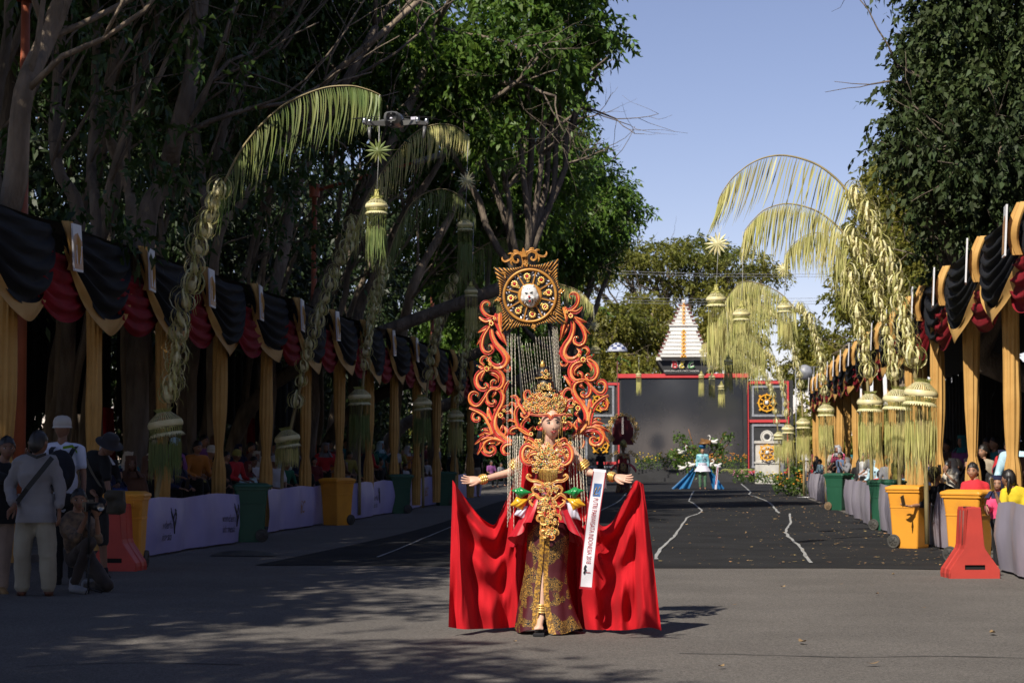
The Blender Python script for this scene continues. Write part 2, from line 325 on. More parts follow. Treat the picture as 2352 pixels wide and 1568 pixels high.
# --- left street trees: trunks given by pixel polylines at a depth
LT = [ # Y, polyline, radius base, radius top, label
 (24.5, [(-150, 1100), (-60, 760), (20, 470), (60, 210), (110, 90), (165, -60)], .17, .12, 'thick grey tree trunk with a sunlit scar leaning in from the left edge'),
 (27.0, [(40, 1100), (40, 800), (8, 600), (2, 300), (15, -60)], .10, .07, 'straight thin tree trunk at the very left edge of the picture'),
 (30.0, [(130, 1100), (175, 560), (120, 380), (125, 200), (150, -40)], .13, .07, 'tree trunk rising between the number plates and bending left'),
 (31.5, [(230, 1100), (225, 560), (205, 380), (225, 200), (215, -40)], .10, .06, 'slim upright dark tree trunk behind the second swag'),
 (32.5, [(300, 1100), (290, 560), (285, 440), (250, 330), (262, 200), (285, -40)], .10, .08, 'slender pale tree trunk with sunlit bands, upright'),
 (31.0, [(300, 1100), (330, 560), (375, 420), (400, 320), (432, 190), (462, 40), (475, -60)], .19, .12, 'broad forked tree trunk leaning right above the third swag'),
 (36.0, [(330, 1100), (330, 640), (345, 400), (330, 200), (340, -40)], .08, .05, 'thin vertical tree trunk half lost in the dark grove'),
 (36.5, [(420, 1100), (440, 640), (480, 460), (520, 300), (560, 170), (610, 60), (720, -40)], .11, .07, 'long tree trunk sweeping up to the right through the grove'),
 (34.0, [(440, 1100), (455, 640), (470, 520), (465, 400), (450, 250), (450, -40)], .09, .06, 'dark tree trunk standing upright beside the forked trunk'),
 (38.0, [(480, 1100), (500, 600), (560, 460), (650, 330), (740, 200), (900, 60), (1000, -40)], .10, .05, 'leaning tree trunk with a pale lower section behind the first palm frond'),
 (41.0, [(600, 1100), (630, 700), (660, 500), (700, 380), (790, 200), (860, 60)], .15, .08, 'dark tree trunk rising behind the hanging palm fringe'),
 (44.0, [(700, 1100), (720, 760), (760, 600), (840, 470), (900, 330), (960, 200), (1000, 60)], .17, .09, 'stout brown tree trunk above the fifth number plate'),
 (49.0, [(800, 1100), (815, 760), (850, 640), (930, 500), (1010, 380), (1080, 240)], .16, .06, 'tree trunk branching behind the second lantern basket'),
 (54.0, [(900, 1100), (915, 800), (935, 700), (960, 620), (1040, 480), (1120, 330), (1200, 240)], .17, .06, 'tree trunk with many bare limbs near the far number plates'),
 (60.0, [(990, 1100), (1000, 820), (1020, 720), (1060, 620), (1150, 500), (1230, 420)], .17, .06, 'tree trunk behind the curled red wing of the costume'),
]
protoC = []
for sd in (0, 1, 2):
    lobes = [(0, 0, 0, 2.6, 2.8, 1.6), (1.9, -.8, .5, 1.8, 1.7, 1.3), (-1.9, .9, .3, 1.9, 1.8, 1.3), (.4, 2.0, .9, 1.7, 1.8, 1.2), (-.5, -2.0, .6, 1.6, 1.7, 1.2)]
    protoC.append(crown(lobes, (980 if sd == 0 else 1200), 12, .20, .55, .35, ratio=.24)); protoC[-1].materials.append(m_leafS)
for i, (Y, pl, r0, r1, lab) in enumerate(LT):
    pts = [P(x, y, Y + .4 * math.sin(k * 1.7 + i)) for k, (x, y) in enumerate(pl)]
    pts[0].z = -.05
    b = pts[0]; t = thing('street_tree', lab, 'tree', b, group='trees along the left side of the street')
    L_ = [p - b for p in pts]; mb = MB(); limb(mb, L_, r0, r1, 12, i * 3.1, .16)
    rg = random.Random(40 + i); fine = MB()
    top = L_[-1]; dirn = (L_[-1] - L_[-2]).normalized()
    for k in range(3): branches(mb, L_[-1], (dirn + V((rg.gauss(.2, .5), rg.gauss(0, .5), rg.gauss(.2, .3)))), 2.2, r1 * .7, 1, rg)
    for k in range(4):
        q = L_[rg.choice((2, 3, 4)) if len(L_) > 4 else 2]; branches(mb, q, V((rg.gauss(.5, .5), rg.gauss(0, .4), .9 + rg.random() * .5)), 2.6, r0 * .28, 1, rg)
    obj('trunk', mb, m_bark2 if i in (0, 4, 9, 13) else m_bark, t)
    cz = max(top.z + 1.3, 11.2 + rg.random() * 1.5 - b.z); cxo = min(top.x, (-10.6 if Y < 43 else -9.6) - b.x)
    link('crown', protoC[i % 3], m_leafA, t, loc=(cxo + rg.uniform(-.3, .1), top.y + rg.uniform(-.8, .8), cz), rot=(0, 0, rg.random() * 6), scl=(1.0, 1.05, 1.0))
    if Y < 48 and i % 2 == 0:      # sparse low leaves on sprouts
        cm = crown([(0, 0, 0, 1.5, 1.2, 1.6), (.8, 0, 1.9, 1.5, 1.2, 1.3), (-.6, 0, 3.4, 1.6, 1.2, 1.3)], 150, 10, .16, .5, .2); cm.materials.append(m_leafS)
        link('low_foliage', cm, m_leafS, t, loc=L_[2] + V((.4, 2.2, .6)))
for i in range(26):
    rg = random.Random(300 + i); Y = 27 + i * 1.5; x = rg.uniform(-10.8, -13.0); b = V((x, Y, 0)); t = thing('street_tree', 'thin bare tree trunk among the dark trunks behind the left tents', 'tree', b, group='thin trunks behind the left tents')
    mb = MB(); l = rg.uniform(.3, 3.2); r = rg.uniform(.06, .13); pts = [V((0, 0, 0)), V((l * .1, 0, 3)), V((l * .35, rg.uniform(-.5, .5), 6)), V((l * .8, rg.uniform(-.5, .5), 9)), V((l * 1.3, 0, 12))]
    limb(mb, pts, r, r * .55, 9, i * 2.3, .25)
    for k in range(2): branches(mb, pts[rg.choice((2, 3, 3))], V((rg.gauss(.6, .5), rg.gauss(0, .5), 1.1)), 3.0, r * .42, 1, rg)
    obj('trunk', mb, m_bark2 if i % 3 == 0 else m_bark, t)
# trees toward the camera and left, whose canopy shades the left half of the street
SH = [(-9.9, 0.3), (-13.2, -4.5), (-13.9, 6.0), (-13.3, 11.5), (-12.6, 17.0), (-14.5, 4.0), (-16.5, 9), (-16.5, 14.5), (-14.0, 23), (-14.2, 29), (-14.2, 36), (-14.4, 44), (-14.5, 53), (-14.0, -2.5)]
for i, (x, y) in enumerate(SH):
    rg = random.Random(90 + i); b = V((x, y, 0)); mb = MB(); lean = 1.2
    t = thing('street_tree', 'leafy street tree standing in the shaded row left of the road', 'tree', b, group='trees along the left side of the street')
    limb(mb, [(0, 0, 0), (.3, .1, 3), (.8, 0, 6), (lean, .2, 9), (lean + .5, 0, 11)], .2, .1, 10, i)
    for k in range(5): branches(mb, V((lean, .2, 9)), V((rg.gauss(0, .8), rg.gauss(0, .8), .6)), 2.2, .07, 1, rg)
    obj('trunk', mb, m_bark, t)
    link('crown', protoC[0 if i < 9 else i % 3], m_leafA, t, loc=(lean, 0, (9.4 if i == 0 else 10.6) + rg.random() * (i > 0)), rot=(0, 0, rg.random() * 6), scl=(.85, .8, .8) if i == 0 else (1.1, 1.15, 1.15))
    if i not in (0, 2, 3, 4): link('crown', protoC[(i + 1) % 3], m_leafA, t, loc=(lean - .5, 1.5, 13 + rg.random()), rot=(0, 0, rg.random() * 6), scl=(1.1, 1.1, 1.1))
for i, (x, y, sc_, hz) in enumerate([(-7.9, 3.5, .68, 8.8), (-7.6, 0.6, .6, 8.8), (-10.9, 8.7, .80, 9.0), (-10.7, 14.0, .80, 9.2), (-12.2, 4.2, .80, 9.4), (-10.4, -1.6, .80, 9.0), (-13.0, 12.0, .85, 9.2), (-11.2, 19.5, .80, 9.6)]):
    rg = random.Random(490 + i); mb = MB(); t = thing('street_tree', 'smaller leafy tree with a low crown in the shaded row left of the road', 'tree', (x, y, 0), group='low trees along the left side of the street')
    limb(mb, [(0, 0, 0), (.2, .1, 3), (.7, 0, 6), (1.2, 0, hz)], .15, .08, 9, i + .5)
    for k in range(4): branches(mb, V((1.0, 0, hz - 1.5)), V((rg.gauss(0, .8), rg.gauss(0, .8), .6)), 1.6, .05, 1, rg)
    obj('trunk', mb, m_bark, t); link('crown', protoC[1 + i % 2], m_leafS, t, loc=(1.2, 0, hz), rot=(0, 0, rg.random() * 6), scl=(sc_, sc_, sc_))
for i, (x, y) in enumerate([(15, 20), (12, 14), (10.5, 6), (12.5, -3), (9, -12), (1, -17), (-7, -17), (-13, -10), (15, 24), (18, 44), (18, 54), (19, 65)]):  # unseen trees added beside and behind the camera to cut sky fill
    rg = random.Random(190 + i); mb = MB()
    t = thing('roadside_tree', 'tall leafy tree added out of view to block sky light', 'tree', (x, y, 0), group='added trees out of view around the street')
    limb(mb, [(0, 0, 0), (.1, .1, 3), (.3, 0, 6), (0, .2, 9)], .25, .15, 9, i)
    obj('trunk', mb, m_bark, t)
    link('crown', protoC[i % 3], m_leafA, t, loc=(0, 0, 7.5), rot=(0, 0, rg.random() * 6), scl=(1.2, 1.2, 1.6))
    link('crown', protoC[(i + 1) % 3], m_leafA, t, loc=(0, 0, 11.5), rot=(0, 0, rg.random() * 6), scl=(1.0, 1.0, 1.4))
# dense grove behind the tents closing the view on the left
groveC = crown([(0, 0, 0, 4, 3.5, 3.2), (3, 1, -2.5, 3, 3, 2.8), (-3, 0, -2.8, 3, 3, 2.8), (0, 0, 3.4, 3.4, 3, 2.2), (0, 1, -5.4, 3.4, 3, 2.2)], 2600, 12, .26, .7, .35); groveC.materials.append(m_leafE)
for i, (x, y) in enumerate([(-20, 40), (-19, 50), (-17.5, 61), (-22, 33), (-16.5, 72), (-15, 84), (-25, 46), (-13.5, 97), (-24, 60), (-11.5, 110), (-21, 76)]):
    rg = random.Random(120 + i); t = thing('grove_tree', 'dense leafy tree in the dark grove behind the left tents', 'tree', (x, y, 0), group='grove behind the left tents')
    mb = MB()
    for k in range(3): limb(mb, [(rg.uniform(-1, 1), rg.uniform(-1, 1), 0), (rg.uniform(-1, 1), rg.uniform(-1, 1), 4), (rg.uniform(-2, 2.5), rg.uniform(-1, 1), 8), (rg.uniform(-2, 3.5), 0, 13)], .16, .07, 8, i + k * .7)
    obj('trunk', mb, m_bark, t)
    link('crown', groveC, m_leafE, t, loc=(0, 0, 8.6), rot=(0, 0, rg.random() * 6))
# --- in-frame street crowns, right silhouette
def lobesP(L): return [(*(P(x, y, Y)), rx, ry, rz) for (x, y, Y, rx, ry, rz) in L]
def rel(L, b): return [(x - b.x, y - b.y, z - b.z, a, c, d) for (x, y, z, a, c, d) in L]
def bigtree(name, lab, base, lobes, ntw, per, leaf, m, bark=m_bark, r0=.25, twig=.6, shell=.4, sub=3, seed=5, grp=None, ratio=.24, down=.5, dead=()):
    rg = random.Random(seed); t = thing(name, lab, 'tree', base, group=grp); mb = MB(); LL = rel(lobes, base)
    cen = V((sum(l[0] for l in LL) / len(LL), sum(l[1] for l in LL) / len(LL), min(l[2] for l in LL) * .62))
    limb(mb, [(0, 0, -.05), V((cen.x * .15, cen.y * .5, cen.z * .55)), cen], r0, r0 * .75, 10, seed)
    for l in LL:
        e = V(l[:3]); limb(mb, [cen, cen.lerp(e, .5) + V((0, 0, -.3)), e], r0 * .5, r0 * .2, 7, seed + l[0], .3)
        for k in range(sub): branches(mb, cen.lerp(e, .6), (e - cen).normalized() + V((rg.gauss(0, .6), rg.gauss(0, .6), rg.gauss(0, .4))), l[3] * 1.1, r0 * .2, 2, rg)
    for (p0, p1) in dead:
        branches(mb, p0 - base, p1 - p0, (p1 - p0).length, .06, 3, rg)
    obj('trunk', mb, bark, t)
    cm = crown(LL, ntw, per, leaf, twig, shell, ratio, down); cm.materials.append(m); link('crown', cm, m, t)
    return t
bigtree('street_tree', 'bright green street tree whose leafy boughs hang highest over the road', V((-11.2, 46, 0)),
        lobesP([(1180, 120, 45, 1.4, 1.6, 1.3), (1300, 60, 46, .85, 1.3, .75), (1385, 75, 46, .42, .8, .32), (1325, 150, 46, .35, .7, .5), (1270, 170, 45, .55, .9, .6), (1240, -60, 46, 1.9, 2.0, .9), (1050, 170, 45, 1.2, 1.4, 1.2), (1130, 300, 44.5, .5, .6, .65), (930, 120, 45, 1.2, 1.2, 1.2)]),
        2300, 12, .17, m_leafA, r0=.2, twig=.45, shell=.25, seed=3, grp='trees along the left side of the street',
        dead=[(P(1000, 60, 44.5), P(1180, 200, 44)), (P(1150, 190, 44), P(1290, 165, 44)), (P(1130, 230, 44), P(1240, 120, 44))])
bigtree('street_tree', 'street tree with bare grey twigs in the middle of the leafy row', V((-11.2, 58, 0)),
        lobesP([(1200, 330, 57, 1.5, 1.7, 1.4), (1290, 270, 58, .7, 1.0, 1.0), (1090, 430, 56, 1.4, 1.4, 1.3), (1300, 400, 58, .7, 1.0, .9), (1200, 480, 57, 1.2, 1.2, 1.0), (960, 330, 56, 1.5, 1.5, 1.5), (1020, 560, 56, 1.1, 1.1, 1.0)]),
        2400, 12, .17, m_leafA, r0=.22, twig=.5, shell=.2, seed=8, grp='trees along the left side of the street',
        dead=[(P(1230, 330, 56), P(1350, 240, 56)), (P(1130, 460, 55), P(1230, 400, 55)), (P(1250, 400, 56), P(1340, 330, 56))])
bigtree('street_tree', 'bright green street tree spreading lowest and farthest over the road', V((-10.8, 66, 0)),
        lobesP([(1330, 360, 66, 1.0, 1.3, 1.0), (1390, 440, 67, .95, 1.3, .8), (1440, 480, 67, .6, .9, .4), (1380, 520, 66, .9, 1.2, .8), (1290, 470, 65, 1.6, 1.6, 1.4), (1200, 560, 65, 1.6, 1.6, 1.5), (1330, 590, 66, 1.0, 1.2, .6), (1100, 640, 64, 1.6, 1.4, 1.6)]),
        3000, 12, .17, m_leafA, r0=.24, twig=.5, shell=.25, seed=13, grp='trees along the left side of the street', dead=[(P(1280, 560, 68), P(1370, 540, 68))])
bigtree('roadside_tree', 'dark leafy tree filling the gap behind the costume wings', V((-10.2, 88, 0)),
        lobesP([(1150, 700, 86, 2.2, 2, 2.0), (1250, 720, 88, 2.0, 2, 2.0), (1060, 740, 84, 2.0, 2, 2.2), (1250, 840, 90, 2.2, 2, 1.6), (1120, 840, 86, 2.0, 2, 1.6)]),
        2600, 12, .22, m_leafA, seed=21, grp='trees behind the stage', shell=.3)
# --- far rain tree and stage-side trees
rain = lobesP([(1340, 630, 128, 2.0, 3, .55), (1420, 600, 130, 2.4, 3, .75), (1510, 585, 130, 2.4, 3, .7), (1600, 582, 130, 2.2, 3, .8), (1690, 606, 130, 2.2, 3, .7), (1770, 625, 130, 1.3, 2, .3), (1660, 670, 130, 1.9, 3, .9),
               (1570, 660, 131, 1.3, 3, .5), (1470, 690, 128, 1.1, 2, .4), (1500, 635, 131, 1.3, 2, .4), (1720, 700, 130, 1.6, 2, 1.2)])
bigtree('rain_tree', 'wide umbrella-shaped rain tree standing far behind the white temple', G(1470, 1046 + 1.38 * F / 130), rain, 2500, 12, .22, m_leafD, m_bark, .42, .7, .3, 4, 31, down=.1)
bigtree('roadside_tree', 'green tree with pale forked trunk left of the white temple', G(1440, 1046 + 1.38 * F / 122),
        lobesP([(1400, 740, 120, 1.9, 2, 1.2), (1470, 770, 122, 1.7, 2, 1.1), (1500, 720, 124, 1.3, 2, .9), (1350, 790, 119, 1.7, 2, 1.6), (1420, 850, 118, 1.6, 1.6, .9), (1650, 770, 122, 1.4, 2, 1.8), (1700, 800, 122, 1.6, 2, 1.5), (1480, 840, 118, 1.2, 1.2, .6)]),
        2600, 12, .26, m_leafC, m_bark2, .34, .7, .3, 3, 37, grp='trees behind the stage')
bigtree('roadside_tree', 'small dark green tree in the distance beside the right tents', G(1860, 1046 + 1.38 * F / 128),
        lobesP([(1850, 770, 128, 1.2, 1.5, 1.1), (1880, 810, 128, 1.0, 1.5, .9), (1950, 790, 125, 1.6, 1.5, .9), (1920, 840, 126, 2.2, 1.5, .9), (1840, 850, 130, 1.6, 1.5, .7)]), 1100, 12, .26, m_leafC, m_bark, .25, .6, .3, 3, 41, grp='trees behind the stage')
bigtree('roadside_tree', 'yellow-green tree rising behind the curled palm garlands', V((8.6, 84, 0)),
        lobesP([(2060, 420, 82, 1.5, 2, 1.2), (2040, 520, 82, 1.6, 2, 1.4), (2010, 620, 81, 1.6, 2, 1.3), (1980, 690, 81, 1.3, 1.6, .6), (2110, 580, 80, 2.0, 2, 1.8), (2080, 700, 80, 2.0, 2, 1.3), (2200, 620, 79, 2.2, 2, 1.6), (2160, 480, 80, 2.0, 2, 1.6), (2200, 760, 78, 2.2, 2, 1.2), (1930, 690, 82, .6, .8, .25)]),
        4200, 12, .22, m_leafC, m_bark2, .35, .55, .2, 3, 43, grp='trees right of the street')
dk = lobesP([(2200, 120, 33, 1.05, 1.6, 1.6), (2160, 300, 33, 1.05, 1.5, 1.0), (2090, 330, 33, .5, .8, .55), (2130, 170, 33, .55, 1, .9), (2290, 330, 32, 1.4, 1.8, 1.3), (2330, 60, 33, 1.6, 1.8, 1.9), (2210, 480, 33, .85, 1.2, .7), (2330, 520, 32, .9, 1.2, .6), (2250, -120, 33, 1.6, 1.6, 1.2), (2400, 300, 33, 1.8, 2, 2.2), (2170, 430, 33.5, .6, 1.0, .7), (2300, 590, 35, 1.3, 1.2, .6), (2240, 400, 35, 1.2, 1.0, 1.1)])
bigtree('roadside_tree', 'big dark glossy-leaved tree filling the upper right corner', V((7.6, 34, 0)), dk, 6200, 11, .115, m_leafB, m_bark, .28, .35, .15, 3, 47, ratio=.3, grp='trees right of the street')

for i, (x, y, w_, h_) in enumerate([(-16, 122, 7, 4.5), (-9, 128, 6, 5), (-3, 133, 6, 5), (4, 134, 6, 4.6), (10, 128, 6, 5), (16, 118, 6, 5), (-22, 112, 6, 5), (13, 100, 5, 4.5), (-11.5, 99, 2.6, 3.6), (-9.6, 112, 3.0, 4), (6.6, 112, 3, 3.6)]):
    b = V((x, y, 0)); t = thing('hedge_tree', 'leafy low tree in the green belt closing the view behind the stage', 'tree', b, group='green belt behind the stage')
    mb = MB(); limb(mb, [(0, 0, 0), (0, 0, 2), (.2, 0, 3)], .2, .12, 8, i); obj('trunk', mb, m_bark, t)
    cm = crown([(0, 0, h_ * .55, w_ * .75, 1.4, h_ * .55), (w_ * .4, 0, h_ * .4, w_ * .5, 1.4, h_ * .45), (-w_ * .4, 0, h_ * .4, w_ * .5, 1.4, h_ * .45)], 1100, 11, .34, .7, .25); cm.materials.append(m_leafS if i in (8, 9, 6) else m_leafC); link('crown', cm, m_leafC, t)
# ------------------------------------------------------------ draped festival tents
m_black = mat('cloth_black', (0.007, 0.008, 0.011), 0.8, (0.011, 0.012, 0.016), 3, 0.15, 200, spec=.25)
m_gold = mat('cloth_gold', (0.56, 0.325, 0.095), 0.75, (0.47, 0.255, 0.065), 3, 0.2, 120)
m_red = mat('cloth_dark_red', (0.26, 0.010, 0.018), 0.8, (0.20, 0.008, 0.014), 3, 0.15, 120, spec=.2)
m_sign = mat('sign_white', (0.75, 0.74, 0.76), 0.4, (0.7, 0.7, 0.72)); m_signo = mat('sign_orange', (0.55, 0.22, 0.06), 0.4, (0.5, 0.28, 0.12), 3)
m_grey = mat('metal_grey', (0.35, 0.35, 0.36), 0.4, metal=.7)
ZT = 4.3
def swag(cx0, cx1, zt, zb, depth, nf, out, mi_main=0, hem=None, fold=.035, ph=0.0, narrow=.16):
    """U-folded cloth between two pins along y; out = +1/-1 toward the street"""
    g = MB(); h = MB(); L = cx1 - cx0
    def pt(u, v, extra=0):
        y = cx0 + L * u; k = (4 * u * (1 - u)); top = zt - .05 * k; low = zt - narrow * 2 - (zt - zb - narrow * 2) * k ** .72
        z = top + (low - top) * v; e = k ** .6
        d = depth * e * math.sin(PI * min(1, v * .62 + .12)) + fold * e * math.sin(2 * PI * nf * v ** 1.15 + ph + 1.2 * math.sin(u * 5 + ph)) + .02 * e * math.sin(2 * PI * nf * 2.3 * v + u * 9)
        return V((out * (d + extra), y, z))
    g.grid(lambda u, v: pt(u, v), 22, 26)
    if hem:
        def hp(u, v):
            p = pt(u, 1.0); k = 4 * u * (1 - u); return V((p.x + out * (.012 + .03 * math.sin(v * 3.1 + u * 12)), p.y, p.z + .03 - (.05 + .17 * k ** .8) * v))
        h.grid(hp, 22, 4)
    return g, h
def flute_curtain(z0, z1, tie, r0=.13, seed=0.0, rt=.115):
    g = MB(); n = 40; zs = [z0 + (z1 - z0) * i / 26 for i in range(27)]
    def rad(z):
        if z > tie: t = (z - tie) / (z1 - tie); return .062 + (rt - .062) * min(1, (t * 3.2)) ** .6 + .012 * math.sin(t * 5 + seed)
        t = (tie - z) / (tie - z0); return .066 + (.062) * math.sin(min(1, t * 3.4) * PI / 2) - .02 * t
    def f(u, v):
        z = z0 + (z1 - z0) * v; a = u * 2 * PI; r = rad(z) * .88; fl = 1 + .13 * math.sin(a * 9 + seed + .8 * math.sin(z * 1.3)) + .06 * math.sin(a * 17 + z)
        return V((r * fl * math.cos(a), r * fl * math.sin(a), z))
    g.grid(f, 54, 30)
    return g
def tent_row(side, poles, ylim, lab_fmt, roofdepth):
    sgn = 1 if side == 'left' else -1
    pinsX = lambda y: (-8.95 + .037 * y) if side == 'left' else (3.6 + .012 * y)
    mids = [poles[0] - (poles[1] - poles[0]) / 2] + [(poles[i] + poles[i + 1]) / 2 for i in range(len(poles) - 1)] + [poles[-1] + (poles[-1] - poles[-2]) / 2]
    zt = ZT
    for i, y in enumerate(poles):
        a, b = mids[i], mids[i + 1]; X = pinsX(y); t = thing('draped_tent', lab_fmt(i, len(poles)), 'tent', (X, y, 0), group='draped tents on the ' + side)
        g, h = swag(a - y + .08, b - y - .08, zt, 3.22 + rnd.uniform(-.09, .05), (.24 if side == 'left' else .13) + rnd.uniform(-.04, .05), rnd.choice((4, 5, 6)), sgn, hem=True, ph=i * 1.3, fold=.04 + rnd.uniform(-.01, .02), narrow=rnd.uniform(.10, .18))
        obj('black_swag', g, m_black, t); obj('gold_hem', h, m_gold, t)
        rw = (b - a); g, h = swag(-rw * .98, 0.02, 3.98, 3.06 if side == 'left' else 3.04, .12 if side == 'left' else .19, 4, sgn, fold=.03, ph=i * 2.1, narrow=.05)
        c = obj('red_swag', g, m_red, t); c.location = (-sgn * .06, 0, 0)
        obj('pole_curtain', flute_curtain(.12, 3.55, 1.40 + .03 * math.sin(i * 2.2), seed=i * 1.7), m_gold, t, loc=(-sgn * .02, 0, 0))
        r = MB(); D = roofdepth
        r.add([(0, a - y, zt + .02), (0, b - y, zt + .02), (-sgn * D * .5, b - y, zt + .75), (-sgn * D * .5, a - y, zt + .75), (-sgn * D, b - y, zt + .0), (-sgn * D, a - y, zt + .0)], [(0, 1, 2, 3), (3, 2, 4, 5)], 0, False)
        obj('roof', r, m_black, t)
        r = MB(); zb = 1.9 if (side == 'left') else 1.0
        r.grid(lambda u, v: V((-sgn * (D - .05 - .08 * math.sin(u * 22 + i)), a - y + (b - a) * u, zb + .35 * math.sin(u * 7 + i * 2) + (zt - zb) * v)), 24, 3)
        obj('back_cloth', r, m_black, t)
        if side == 'left' and i % 2 == 0:
            r = MB(); w = .9; y0 = rnd.uniform(-.9, .6)
            r.grid(lambda u, v: V((-sgn * (D - .45 - .06 * math.sin(u * 26 + i)), y0 + w * u * (1 - .35 * v), .7 + 1.7 * v)), 22, 3)
            obj('red_drape', r, m_red, t)
        # gold rosette at the front pin of this bay
        def ro(u, v):
            w = (.10 + .10 * math.sin(PI * min(1, v * 1.25))) * (1 - .55 * v ** 3); x = (u - .5) * 2
            return V((sgn * (.10 + .05 * math.cos(x * 11) * (1 - abs(x) * .3) - .04 * abs(x) + .12 * math.sin(v * 2.6)), x * w, zt + .04 - .62 * v))
        r = MB(); r.grid(ro, 26, 10); rr = obj('gold_rosette', r, m_gold, t); rr.location = (0, a - y, 0)
        if side == 'left' and i > 9: continue
        # number plate hung on the pin: its own thing
        P0 = V((pinsX(a) + sgn * .27, a, zt - .30)); s = thing('number_plate', 'x', 'sign', P0, group='number plates on the ' + side + ' tents'); s.rotation_euler = (rnd.uniform(-.06, .06), sgn * -.05, (.03 if side == 'left' else -.10) + rnd.uniform(-.05, .05))
        q = MB(); q.box((0, 0, 0), (.022, .34, .60)); obj('board', q, m_sign, s)
        q = MB(); q.grid(lambda u, v: V((sgn * .0145, (u - .5) * .33, -.27 + .40 * v + .05 * math.sin(u * 4) * (v > .5))), 8, 6); obj('orange_print', q, m_signo, s)
        if side == 'left':
            num = {1: '17', 3: '15'}.get(i)
            tm = MB()
            if num:
                me = text_mesh(num, .30, .002); tm.merge(me, Matrix(((0, 0, 1, sgn * .019), (1, 0, 0, 0), (0, 1.15, 0, -.10), (0, 0, 0, 1))))
            else:
                for k in range(2): tm.box((sgn * .018, -.07 + k * .14, -.12), (.004, .05, .24))
            obj('number', tm, m_sign, s)
            s['label'] = {1: 'orange and white number plate reading 17', 3: 'orange number plate 15 half hidden by the palm garland'}.get(i, 'narrow number plate on the left tents, ' + ['at the left picture edge', '', 'next after plate 17', '', 'fourth with gold cloth behind', 'fifth above a red swag', 'sixth from the left edge', 'behind the second palm pole', 'eighth, seen almost edge on', 'ninth, farthest and smallest'][i])
        else:
            s['label'] = 'white-edged number plate on the right tents, ' + (['nearest the right picture edge', 'second from the right edge', 'third from the right edge', 'fourth from the right edge'][i] if i < 4 else 'number %d counting away from the camera' % (i + 1))
LP = [22.55 + 3.02 * i for i in range(13)]
tent_row('left', LP, None, lambda i, n: 'black and gold draped tent bay on the left, ' + (['at the picture edge', 'second, behind the white-capped man', 'third, behind the leaning palm basket', 'fourth, gold curtain between two dark bins', 'fifth, behind the small leaning basket'][i] if i < 5 else 'number %d counting away from the camera' % (i + 1)), 5.5)
RPX = [2304, 2210, 2141, 2106, 2080, 2042, 2009, 1982, 1958, 1940, 1924, 1910, 1897, 1886, 1876, 1867]
RP = [16200 / (x - 1654) for x in RPX]
RP = [RP[0], RP[0] + 3.9] + RP[2:]
tent_row('right', [RP[0] - 3.3] + RP, None, lambda i, n: 'draped tent bay on the right ' + (['outside the picture edge', 'with the tall gold curtain nearest the girl in yellow', 'with the gold curtain beside the boy in red'][i] if i < 3 else 'number %d counting away from the camera' % (i + 1)), 5.0)
# side wall closing the far interior of the right tents
# ------------------------------------------------------------ barrier banners
m_ban = mat('banner_violet', (0.36, 0.34, 0.62), 0.45, (0.32, 0.30, 0.56), 1.5, .1, 20, spec=.4)
m_banw = mat('banner_grey', (0.40, 0.37, 0.42), 0.38, (0.34, 0.31, 0.38), 1.2, .1, 20, spec=.5)
m_ink = mat('print_black', (0.03, 0.03, 0.04), 0.5); m_inko = mat('print_orange', (0.4, 0.2, 0.05), 0.5); m_inkg = mat('print_green', (0.05, 0.2, 0.08), 0.5)
def banner(x0, y0, x1, y1, h, sgn, m, lab, marks=(), wave=.10, seed=0, z0=.03):
    t = thing('banner_barrier', lab, 'banner', (x0, y0, 0), group='printed banners on the crowd barrier'); L = math.hypot(x1 - x0, y1 - y0); dx, dy = (x1 - x0) / L, (y1 - y0) / L; nx = sgn
    def pt(s, z, e=0):
        w = wave * math.sin(s * 1.9 + seed) * .6 + wave * .35 * math.sin(s * 4.7 + seed * 2) + .012 * math.sin(s * 15 + z * 6)
        zz = z0 + z * h + .02 * math.sin(s * 2.3 + seed) * z
        return V((dx * s + nx * (w * (.4 + .6 * (1 - abs(z - .5))) + e + .03 * math.sin(z * 3)), dy * s, zz))
    g = MB(); n = max(10, int(L * 7)); g.grid(lambda u, v: pt(u * L, v), n, 6); obj('sheet', g, m, t)
    g = MB()
    k = max(2, int(L / 1.4) + 1)
    for i in range(k):
        s = L * i / (k - 1); g.tube([(dx * s - nx * .09, dy * s, 0), (dx * s - nx * .09, dy * s, h * .98)], .016, 6)
    g.tube([(-nx * .09, 0, h * .96), (dx * L - nx * .09, dy * L, h * .96)], .018, 6)
    obj('rail', g, m_grey, t)
    for (s0, kind) in marks:
        q = MB()
        if kind == 'wi':
            me = text_mesh('wonderful\nindonesia', .12, .0, space=1.0); q2 = Matrix(((1, 0, 0, 0), (0, 1.35, 0, .30), (0, 0, 1, 0), (0, 0, 0, 1)))
            ln = MB()
            for a in range(5):
                c = .33 + .02 * a; ln.tube([pt(s0 + .34 + .10 * math.sin(a * 2.1 + k_ * .7) * k_ / 4, c + .1 * k_, .012) for k_ in range(5)], .006 + .003 * (a % 2), 4)
            obj('logo_strokes', ln, [m_ink], t)
        else:
            me = text_mesh('BEC', .22, .0, .2); q2 = Matrix(((1, 0, 0, 0), (0, 1.5, 0, .36), (0, 0, 1, 0), (0, 0, 0, 1)))
        vv = [q2 @ v.co for v in me.vertices]
        q.add([pt(s0 + (-sgn * -v.x if sgn > 0 else v.x) * 1.0, v.y / h, .008) for v in vv] if sgn > 0 else [pt(s0 - v.x, v.y / h, .008) for v in vv], [tuple(p.vertices) for p in me.polygons])
        obj('lettering', q, [m_ink if kind == 'wi' else m_inko], t)
    return t
def gx(px, py): p = G(px, py); return p.x, p.y
